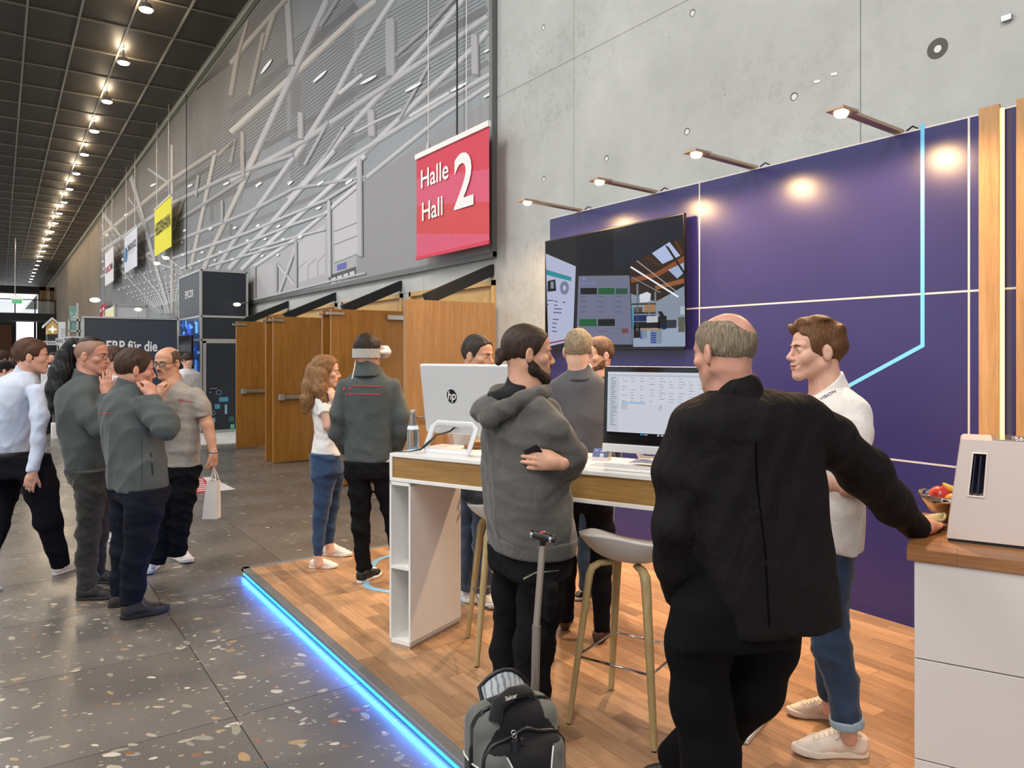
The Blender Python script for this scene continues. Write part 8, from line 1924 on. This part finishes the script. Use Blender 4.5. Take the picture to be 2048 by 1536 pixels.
    P.cloth('trousers', P.limbs([(714, 915, 0, 27), (720, 985, -0.02, 23), (722, 1050, -0.02, 19), (725, 1110, 0, 16), (728, 1140, 0.0, 16)], cut1=True) + P.limbs([(757, 915, 0, 27), (774, 985, 0.02, 22), (788, 1050, 0.05, 18), (796, 1120, 0.08, 15)], cut1=True) + [(P.trunk([(955, 688, 784), (905, 690, 782)], 8, 0.62), 0.04)], fabric('jeans_black', '#111013', 0.2, spec=0.12, sheen=0.0), 0.010, folds(16, 0.005, 22), hem=924)
    P.shoe('blackwhite', (716, 1168), (762, 1148)); P.shoe('blackwhite', (790, 1140), (830, 1122))
    P.finish()
def person_woman():
    P = Person('woman with long light-brown hair in a white shirt and skinny jeans', 5.69, (650, BZ))
    P.head(652, 744, 78, -4, 0.95, SK4, neck=(645, 786, 0.0, 12), h=0.005, female=True)
    HM = hairmat('lightbrown', '#7d5a38', 0.4); E = lambda c, r: (ell(P.L(*c), np.array(r), P.R), 0.02)
    P.hair(HM, t=0.016, top=0.014, side=0.010, amp=0.003, freq=200, h=0.005, line=[(-0.15, -0.2), (-0.06, -0.2), (-0.03, -0.12), (0.0, -0.06), (0.02, -0.03), (0.045, 0.02), (0.062, 0.06), (0.082, 0.085), (0.12, 0.1)])
    k = P.chain([(634, 742, 0, 22), (622, 772, -0.02, 17), (616, 800, -0.04, 14), (611, 822, -0.05, 7)]); k2 = P.chain([(642, 748, -0.06, 16), (640, 780, -0.1, 13), (648, 802, -0.11, 9), (658, 815, -0.11, 4)])
    P.cloth('long_hair', [(limb(k, 0.03), 0), (limb(k2, 0.03), 0.03)], HM, 0.007, lambda x, y, z: 0.0025 * np.sin(230 * x + 120 * y + 3 * np.sin(9 * z)) + 0.0015 * np.sin(330 * y - 160 * x + 2 * np.sin(13 * z)))
    P.brows(HM, 0.0025)
    M_ = fabric('tee_white', '#dcdad8', 0.05, 420, 0.2, 0.9, 0.4)
    P.cloth('white_shirt', [(P.trunk([(908, 621, 684), (880, 625, 681), (850, 626, 680), (815, 620, 682), (797, 624, 676), (786, 634, 662)], 62, 0.66), 0), (limb(P.chain([(645, 806, -0.1, 15), (650, 830, -0.14, 14.5)]), 0.02, None, True), 0.02)], M_, 0.010, folds(5, 0.005, 20))
    P.arm_skin([(649, 822, -0.13, 10), (656, 852, -0.14, 9.5), (664, 838, -0.13, 8.5), (668, 812, -0.1, 7)], 0.007)
    P.hand(P.p(668, 806, -0.1), UP * 0.9 - RGT * 0.2, RGT * 0.7 - FWD * .4, side=1, curl=(0.5, 0.5, 0.55, 0.6), k=0.9, h=0.005, rw=0.022)
    P.cloth('skinny_jeans', P.limbs([(646, 905, -0.05, 27), (648, 950, -0.06, 25), (645, 1000, -0.06, 18), (640, 1035, -0.05, 15.5), (637, 1075, -0.05, 12.5), (636, 1112, -0.05, 10)], cut1=True) + P.limbs([(662, 905, 0.08, 25), (668, 955, 0.1, 21), (664, 1010, 0.12, 15), (660, 1050, 0.12, 12), (658, 1090, 0.12, 10)], cut1=True) + [(P.trunk([(945, 622, 688), (895, 624, 682)], 70, 0.72), 0.04)], fabric('jeans_mid', '#2f4463', 0.25, 380, 0.3), 0.009, folds(16, 0.003, 30), hem=906)
    P.arm_skin([(636, 1105, -0.05, 8.5), (637, 1128, -0.05, 9)], 0.007); P.arm_skin([(658, 1082, 0.12, 8.5), (660, 1102, 0.12, 9)], 0.007)
    P.shoe('white', (619, 1136), (676, 1136)); P.shoe('white', (646, 1110), (704, 1113))
    MB().ball(P.L(0.085, -0.005, -0.04), 0.007).build('earring', mat('pearl', '#e8e0d4', 0.2), P.root)
    P.finish()
for fn_ in (person_suit, person_polo, person_hoodie, person_blazer, person_behind_blazer, person_behind_monitor, person_headset, person_woman): fn_()
# ================================================================ people in the foyer
def person_walker():
    P = Person('man in a pale blue shirt and dark trousers striding past the booths', 5.6, (40, 0))
    P.head(64, 715, 62, 0, 1.05, SK1, neck=(50, 752, 0.0, 18), h=0.005)
    HM = hairmat('brownred', '#4b3022', 0.45); P.hair(HM, t=0.010, top=0.016, side=0.006, amp=0.003); P.brows(HM)
    M_ = fabric('shirt_paleblue', '#b9c3d6', 0.06, 420, 0.2, 0.85, 0.4)
    top = [(P.trunk([(906, -42, 70), (870, -44, 76), (820, -44, 82), (785, -40, 86), (765, -24, 86), (752, 2, 78), (742, 24, 72)], 50, 0.62), 0)]
    arm = (limb(P.chain([(74, 785, -0.14, 19), (80, 830, -0.2, 17), (76, 880, -0.24, 15), (67, 944, -0.28, 12)]), 0.03, None, True), 0.02); arm2 = (limb(P.chain([(-20, 785, 0.1, 19), (-28, 860, 0.14, 16), (-10, 930, 0.2, 12)]), 0.03, None, True), 0.02)
    P.cloth('shirt', top + [arm, arm2], M_, 0.010, folds(41, 0.0055, 18, (1, 1, 0.6), 1.2, 0.9))
    P.cloth('shirt_collar', [(limb(P.chain([(49, 755, 0, 25), (53, 738, 0, 19)]), 0.01, True, nrm(UP + P.f * 0.6)), 0)], M_, 0.007)
    P.cloth('belt', [(P.trunk([(909, -43, 71), (898, -43, 71)], 50, 0.62, grow=0.004, capr=0.004), 0)], mat('belt_leather', '#1b1714', 0.4), 0.008)
    P.hand(P.p(66, 946, -0.285), -UP * 0.9 - RGT * 0.3, -FWD * 0.9 + RGT * .3, side=-1, curl=(0.3, 0.35, 0.4, 0.45), h=0.005, rw=0.027)
    P.hand(P.p(-10, 928, 0.2), -UP, -FWD, side=1, h=0.008)
    tr = P.limbs([(68, 918, -0.1, 33), (82, 975, -0.12, 31), (96, 1040, -0.1, 25), (112, 1095, -0.02, 20), (122, 1132, 0.04, 17)], k=0.03, cut1=True) + P.limbs([(14, 918, 0.08, 33), (4, 985, 0.02, 30), (-8, 1050, -0.15, 24), (-24, 1110, -0.35, 19), (-34, 1150, -0.45, 16)], k=0.03, cut1=True) + [(P.trunk([(950, -36, 88), (902, -42, 72)], 55, 0.66), 0.04)]
    P.cloth('trousers', tr, fabric('trousers_navy', '#101017', 0.15, spec=0.12, sheen=0.0), 0.011, folds(6, 0.005, 14), tuck=905)
    P.shoe('white', (106, 1152), (154, 1136)); P.shoe('white', (-45, 1190), (6, 1180))
    P.finish()
def person_ponytail():
    P = Person('man with shaved sides and a long black ponytail in a dark jacket', 5.16, (178, 0))
    P.head(184, 713, 88, -3, 1.04, SK2, neck=(175, 757, 0.0, 20), h=0.0045)
    HM = hairmat('black', '#100e0e', 0.35)
    # strip of hair left on the crown, tied behind
    P.hair(HM, t=0.005, top=0.007, side=0.0, amp=0.001, line=[(-0.13, 0.045), (-0.085, 0.06), (-0.05, 0.092), (0.0, 0.103), (0.04, 0.104), (0.058, 0.104), (0.082, 0.1), (0.12, 0.1)])
    P.hair(mat('stubble', '#8d6d5c', 0.7, var=0.1), t=0.0025, top=0.002, side=0.0018, amp=0, name='shaved_sides', line=[(-0.13, -0.06), (-0.085, -0.06), (-0.04, -0.04), (-0.012, -0.01), (0.018, -0.01), (0.04, 0.03), (0.058, 0.064), (0.082, 0.09), (0.12, 0.1)])
    tail = P.chain([(160, 686, 0.0, 9), (146, 690, -0.01, 13), (133, 712, -0.02, 17), (124, 745, -0.04, 22), (117, 780, -0.06, 22), (116, 812, -0.06, 15), (120, 832, -0.05, 6)])
    P.cloth('ponytail', [(limb(tail, 0.03), 0)], HM, 0.007, lambda x, y, z: 0.003 * np.sin(210 * x + 110 * y + 3 * np.sin(8 * z)) + 0.002 * np.sin(320 * y - 150 * x + 2 * np.sin(12 * z)))
    MB().ball(P.p(149, 692, -0.06), 0.011).build('hair_tie_bead', M_WHITE, P.root)
    P.brows(mat('brow_dark', '#4a352c', 0.8)); P.glasses(mat('glasses_wire', '#4a4038', 0.3, 0.8), 0.0012)
    top = [(P.trunk([(938, 140, 214), (890, 134, 220), (840, 126, 222), (800, 122, 222), (776, 128, 216), (760, 144, 206), (748, 158, 196)], 84, 0.72), 0), (limb(P.chain([(160, 795, -0.14, 23), (178, 835, -0.2, 21), (198, 858, -0.2, 19), (208, 826, -0.14, 17), (212, 790, -0.06, 14)]), 0.03, None, True), 0.02), (limb(P.chain([(180, 795, 0.2, 22), (200, 850, 0.24, 19), (216, 880, 0.16, 16)]), 0.03), 0.02)]
    P.cloth('softshell_jacket', top, M_JKT, 0.010, folds(51, 0.006, 16, (1, 1, 0.6), 1.2, 0.9))
    P.cloth('stand_collar', [(limb(P.chain([(174, 768, 0, 31), (176, 744, 0, 25)]), 0.01, True, nrm(UP + P.f * 0.4)), 0)], M_JKT, 0.007)
    P.hand(P.p(213, 790, -0.06), UP * 0.96 - RGT * 0.06, -FWD * 0.75 + RGT * 0.5, side=1, curl=(0.1, 0.15, 0.2, 0.28), fold=(0.3, 0.25), thumb=(0.5, 0.2), h=0.0045, k=0.98, rw=0.027, fore=[P.pr((211, 805, -0.09, 9))])
    M_ = fabric('jeans_charcoal', '#2c2b29', 0.3, 380, 0.3, 0.9, 0.45)
    P.cloth('jeans', P.limbs([(178, 925, -0.1, 36), (182, 985, -0.12, 29), (178, 1060, -0.12, 23), (173, 1120, -0.1, 21), (175, 1178, -0.1, 20)], cut1=True) + P.limbs([(188, 925, 0.08, 34), (192, 1000, 0.1, 26), (194, 1080, 0.12, 20), (190, 1150, 0.14, 18)], cut1=True) + [(P.trunk([(965, 142, 216), (915, 138, 218)], 84, 0.75), 0.04)], M_, 0.009, folds(16, 0.006, 24), hem=936)
    P.shoe('black', (152, 1200), (236, 1196)); P.shoe('black', (176, 1166), (252, 1166))
    P.finish()
def person_jacket():
    P = Person('man in a grey softshell jacket resting his chin in his hand', 4.75, (272, 0))
    P.head(271, 741, 52, -6, 1.05, SK2, neck=(262, 786, 0.0, 22), h=0.0045)
    HM = hairmat('darkbrown2', '#3a281d', 0.45); P.hair(HM, t=0.010, top=0.010, side=0.008, amp=0.0026); P.brows(HM)
    top = [(P.trunk([(978, 212, 344), (940, 208, 342), (890, 202, 332), (845, 196, 320), (815, 194, 312), (792, 204, 304), (775, 222, 292), (762, 236, 284)], 46, 0.68), 0), (limb(P.chain([(288, 812, -0.12, 29), (318, 838, -0.18, 27), (334, 856, -0.2, 25), (320, 828, -0.16, 22), (303, 793, -0.1, 17)]), 0.03, None, True), 0.03), (limb(P.chain([(240, 812, 0.18, 26), (290, 880, 0.3, 24), (330, 862, 0.2, 20)]), 0.03), 0.03)]
    j = P.cloth('softshell_jacket', top, M_JKT, 0.010, folds(61, 0.007, 16, (1, 1, 0.6), 1.2, 0.9))
    P.cloth('stand_collar', [(limb(P.chain([(260, 796, 0, 37), (263, 764, 0, 28)]), 0.01, True, nrm(UP + P.f * 0.4)), 0)], M_JKT, 0.007)
    decal([j], M_REDL, [[(196, 807), (224, 808), (224, 810), (196, 809)], [(197, 825), (222, 826), (222, 828), (197, 827)]], P.root, 'back_print', 0.004)
    decal([j], mat('seam_dark', '#22272a', 0.9), [[(300, 905), (303, 905), (308, 950), (304, 950)], [(282, 880), (283, 880), (285, 968), (284, 968)]], P.root, 'pocket_seam', 0.003)
    P.hand(P.p(304, 796, -0.1), UP * 0.85 - RGT * 0.25 + FWD * 0.2, RGT * 0.75 - FWD * 0.5, side=-1, curl=(0.7, 0.75, 0.8, 0.85), fold=(0.7, 0.5), thumb=(0.6, 0.1), h=0.0045, rw=0.028, fore=[P.pr((310, 810, -0.12, 10))])
    P.cloth('trousers', P.limbs([(292, 955, -0.1, 42), (288, 1020, -0.12, 38), (280, 1080, -0.1, 31), (268, 1140, -0.08, 26), (263, 1205, -0.06, 24)], cut1=True) + P.limbs([(252, 955, 0.1, 38), (252, 1030, 0.08, 30), (248, 1100, 0.06, 25), (240, 1190, 0.06, 21)], cut1=True) + [(P.trunk([(1000, 226, 342), (950, 216, 342)], 46, 0.7), 0.04)], fabric('jeans_navy', '#12151f', 0.2, 380, 0.3, 0.9, 0.5, spec=0.15, sheen=0.0), 0.010, folds(17, 0.006, 18), hem=972)
    P.shoe('hiking', (240, 1240), (340, 1222)); P.shoe('hiking', (216, 1216), (290, 1206))
    P.finish()
def person_greypolo():
    P = Person('bald man with glasses in a light grey polo shirt, hand at his chin', 5.9, (350, 0))
    P.head(335, 727, -166, -5, 1.04, SK3, neck=(345, 770, 0.0, 17), h=0.0045)
    HM = hairmat('greybrown', '#5a4a3c', 0.7)
    P.hair(HM, t=0.003, top=-0.004, side=0.0035, amp=0.001, line=[(-0.13, -0.07), (-0.085, -0.07), (-0.04, -0.045), (-0.012, -0.015), (0.018, -0.01), (0.03, 0.03), (0.04, 0.2), (0.12, 0.2)], cuts=[(ell(P.L(0, 0.01, 0.13), np.array((0.06, 0.1, 0.06)), P.R), 0.01)])
    P.brows(HM, 0.003); P.beard(HM, full=False, t=0.003); P.glasses(mat('glasses_black', '#171615', 0.35), 0.0026)
    M_ = fabric('polo_grey', '#98928a', 0.06, 380, 0.25, 0.9, 0.4, heather=0.1)
    top = [(P.trunk([(934, 318, 401), (890, 319, 402), (840, 318, 399), (800, 317, 396), (782, 320, 392), (768, 330, 376), (758, 336, 360)], -166, 0.66), 0), (limb(P.chain([(391, 790, -0.02, 17), (404, 812, -0.03, 17), (409, 834, -0.03, 17)]), 0.03, None, True), 0.02), (limb(P.chain([(324, 790, -0.02, 17), (318, 815, -0.05, 16), (316, 836, -0.08, 16)]), 0.03, None, True), 0.02)]
    t = P.cloth('polo_shirt', top, M_, 0.010, folds(71, 0.005, 18))
    P.cloth('collar', [(limb(P.chain([(347, 772, 0.01, 23), (345, 757, 0.01, 18)]), 0.01, True, nrm(UP - P.f * -0.9)), 0)], M_, 0.006)
    decal([t], M_REDL, [[(357, 797.5), (359, 797.5), (359.5, 804), (358, 804)], [(359, 797.5), (361, 803), (361, 804.5), (359, 800)], [(363, 797.5), (365, 797.5), (365, 804), (364, 804)], [(362, 803), (363, 797.5), (364, 800), (362.5, 804.5)], [(366, 801), (388, 804), (388, 805), (366, 802)]], P.root, 'chest_logo', 0.004)
    P.arm_skin([(408, 822, -0.03, 12), (415, 850, -0.04, 11.5), (422, 880, -0.06, 10)], 0.007); P.hand(P.p(427, 908, -0.08), -UP, RGT * 0.75 - FWD * 0.4, side=1, curl=(0.75, 0.8, 0.85, 0.9), fold=(0.8, 0.5), h=0.005, rw=0.026, fore=[P.pr((422, 880, -0.06, 10))], thumb=(0.3, 0.3))
    MB().tube([P.p(427, 904, -0.08) + (RGT * math.cos(a) * 0.034 + FWD * math.sin(a) * 0.03) for a in np.linspace(0, 2 * math.pi, 20, endpoint=False)], (0.008, 0.003), 6, closed=True, flat=(0, 0, 1)).build('wrist_watch', M_STEEL, P.root)
    P.arm_skin([(316, 826, -0.08, 12), (314, 850, -0.14, 11), (318, 812, -0.18, 9.5), (319, 792, -0.18, 8.5)], 0.007); P.hand(P.p(319, 794, -0.18), UP * 0.9 + RGT * 0.1, -FWD * 0.9 - RGT * 0.3, side=1, curl=(0.9, 0.95, 1.0, 1.0), fold=(0.9, 0.5), thumb=(0.5, 0.2), h=0.005, rw=0.026)
    P.cloth('trousers', P.limbs([(376, 925, -0.02, 26), (368, 990, -0.05, 24), (361, 1050, -0.06, 20), (354, 1112, -0.04, 17.5)], cut1=True) + P.limbs([(342, 925, 0.0, 26), (332, 1000, -0.04, 23), (323, 1060, -0.06, 20), (314, 1130, -0.1, 18)], cut1=True) + [(P.trunk([(955, 318, 400), (920, 320, 400)], -166, 0.66), 0.04)], fabric('jeans_black2', '#14161a', 0.2, spec=0.12, sheen=0.0), 0.010, folds(18, 0.006, 20), hem=932)
    P.shoe('whitegrey', (346, 1114), (382, 1128)); P.shoe('whitegrey', (316, 1132), (290, 1152))
    P.finish()
    # paper carrier bag
    c = P.p(423, 1036, -0.1); bg = empty('paper_bag', c, 0, 'white paper carrier bag held by the man in the grey polo shirt', 'bag')
    w0, d0, h0_ = 0.058, 0.04, 0.29; fx = nrm(RGT); fy = nrm(FWD)
    V = []
    for z, sw, sdp in ((0, 1, 1), (h0_, 0.72, 0.75)):
        for a, b in ((-1, -1), (1, -1), (1, 1), (-1, 1)): V.append(c + fx * a * w0 * sw + fy * b * d0 * sdp + UP * z + fx * 0.015 * (z > 0))
    V += [c + fx * (0.9 * s_) * w0 + fy * 0 + UP * 0.001 for s_ in (-1, 1)]
    m = MB().add(V, [(3, 2, 1, 0), (0, 1, 5, 4), (1, 2, 6, 5), (2, 3, 7, 6), (3, 0, 4, 7)]); o = m.build('bag_body', mat('paper_bag_white', '#d9d4ce', 0.8, var=0.04, vscale=5, bump=0.2, bscale=18), bg); sd_ = o.modifiers.new('solid', 'SOLIDIFY'); sd_.thickness = 0.003
    top_ = c + UP * h0_ + fx * 0.015; hd = P.p(427, 934, -0.08)
    for s_ in (-1, 1): MB().tube([top_ + fx * 0.03 + fy * 0.028 * s_, top_ + fx * 0.025 + UP * 0.04 + fy * 0.02 * s_, hd + fy * 0.006 * s_, top_ - fx * 0.005 + UP * 0.04 + fy * 0.02 * s_, top_ - fx * 0.02 + fy * 0.028 * s_], 0.004, 6).build('bag_handle', mat('cord_white', '#d8d2ca', 0.8), bg)
def simple_person(label, d, z0, hx, hy, phi, top_m, leg_m, hair_m, sk, hk=1.0, line=None, beard=None, cap=None, ratio=0.6, shoes='black', pitch=0, group=None, hairt=0.009):
    """distant figure: same build with proportions from the head's place"""
    P = Person(label, d, (hx, z0), group=group); S = d / F
    P.head(hx, hy, phi, pitch, hk, sk, neck=(hx, hy + 0.17 / S, 0, 0.062 / S), h=0.007)
    if hair_m: P.hair(hair_m, t=hairt, top=hairt + 0.003, side=hairt * 0.6, amp=0.002, h=0.007, line=line)
    if beard: P.beard(beard, t=0.006, h=0.006)
    y = lambda m: hy + m / S
    hw = lambda m: abs(math.cos(math.radians(phi))) * m + abs(math.sin(math.radians(phi))) * m * ratio
    tr = [(y(0.72), hx - hw(0.19) / S, hx + hw(0.19) / S), (y(0.5), hx - hw(0.18) / S, hx + hw(0.18) / S), (y(0.3), hx - hw(0.21) / S, hx + hw(0.21) / S), (y(0.22), hx - hw(0.2) / S, hx + hw(0.2) / S), (y(0.17), hx - hw(0.13) / S, hx + hw(0.13) / S), (y(0.13), hx - hw(0.08) / S, hx + hw(0.08) / S)]
    sx = math.cos(math.radians(phi)); dp = -math.sin(math.radians(phi)); shp = [(P.trunk(tr, phi, ratio), 0)]
    for q in (-1, 1):
        ax = hx + q * sx * 0.22 / S; ad = q * dp * 0.22
        shp.append((limb(P.chain([(hx + q * sx * 0.19 / S, y(0.27), q * dp * 0.19, 0.065 / S), (ax + q * 0.02 / S, y(0.52), ad, 0.055 / S), (ax, y(0.76), ad - 0.06, 0.042 / S)]), 0.02), 0.03))
    P.cloth('shirt', shp, top_m, 0.016, folds(int(abs(hx)) % 90, 0.004, 16))
    fl = 705 + F * (HC - z0) / d; ld = []
    for q in (-1, 1):
        lx = hx + q * sx * 0.09 / S; dd = q * dp * 0.09; ld.append([(lx, y(0.68), dd, 0.09 / S), (lx, (y(0.68) + fl) / 2, dd, 0.068 / S), (lx, fl - 0.08 / S, dd, 0.055 / S)])
        P.shoe_at(shoes, P.p(lx, fl, dd) * np.array([1, 1, 0]) + np.array([0, 0, z0]) - facing(phi) * 0.09, phi)
        P.hand(P.p(hx + q * sx * 0.22 / S, y(0.77), q * dp * 0.22 - 0.06), -UP, RGT * q * sx - FWD * .2, side=1, h=0.009)
    P.cloth('trousers', [(limb(P.chain(c), 0.02, None, True), 0.03) for c in ld] + [(P.trunk([(y(0.8), hx - hw(0.18) / S, hx + hw(0.18) / S), (y(0.66), hx - hw(0.185) / S, hx + hw(0.185) / S)], phi, ratio), 0.04)], leg_m, 0.016, hem=y(0.71))
    P.finish(); return P
def people_far():
    HB = hairmat('brown3', '#3b2a20', 0.5); BL = fabric('cloth_black', '#16161a', 0.15); WH = fabric('cloth_white', '#d6d6da', 0.05); NV = fabric('cloth_navy', '#1b1e2a', 0.15)
    simple_person('man in a white shirt standing behind the jacketed men', 6.9, 0, 229, 722, 96, fabric('shirt_white3', '#c9cbd2', 0.05), NV, hairmat('brown4', '#3c281c', 0.5), SK2, 1.03, shoes='white')
    simple_person('man in a white shirt looking down beside the blue lit panel', 13.0, 0, 374, 722, -70, WH, BL, HB, SK4, 1.0, pitch=-30)
    simple_person('bearded man in white standing far back by the exhibit signs', 16.0, 0, 106, 717, 172, WH, BL, HB, SK1, 1.0, beard=HB)
    P = simple_person('person in a black cap and beige top behind the striding man', 9.2, 0, 12, 742, 60, fabric('top_beige', '#b8a898', 0.08), BL, HB, SK1, 1.0)
    Fd = Sdf(P.C - 0.2, P.C + 0.2, 0.007); Fd.apply(ell(P.L(0, -0.01, 0.04), np.array((0.088, 0.108, 0.096)), P.R)); Fd.cut(P.L(0, 0, 0.03), -P.u, 0.004); Fd.apply(ell(P.L(0, 0.12, 0.034), np.array((0.07, 0.07, 0.012)), P.R), 0.01)
    mesh_obj('cap', [Fd.mesh()], fabric('cap_black', '#141416', 0.1), P.root)
    simple_person('brown-haired person in dark clothes beyond the black cap', 11.5, 0, 6, 720, 30, NV, BL, HB, SK1, 1.02, hairt=0.014)
    simple_person('dark-jacketed visitor far behind the striding man', 14.0, 0, 34, 728, 20, NV, BL, HB, SK1, 0.98)
for fn_ in (person_walker, person_ponytail, person_jacket, person_greypolo, people_far): fn_()
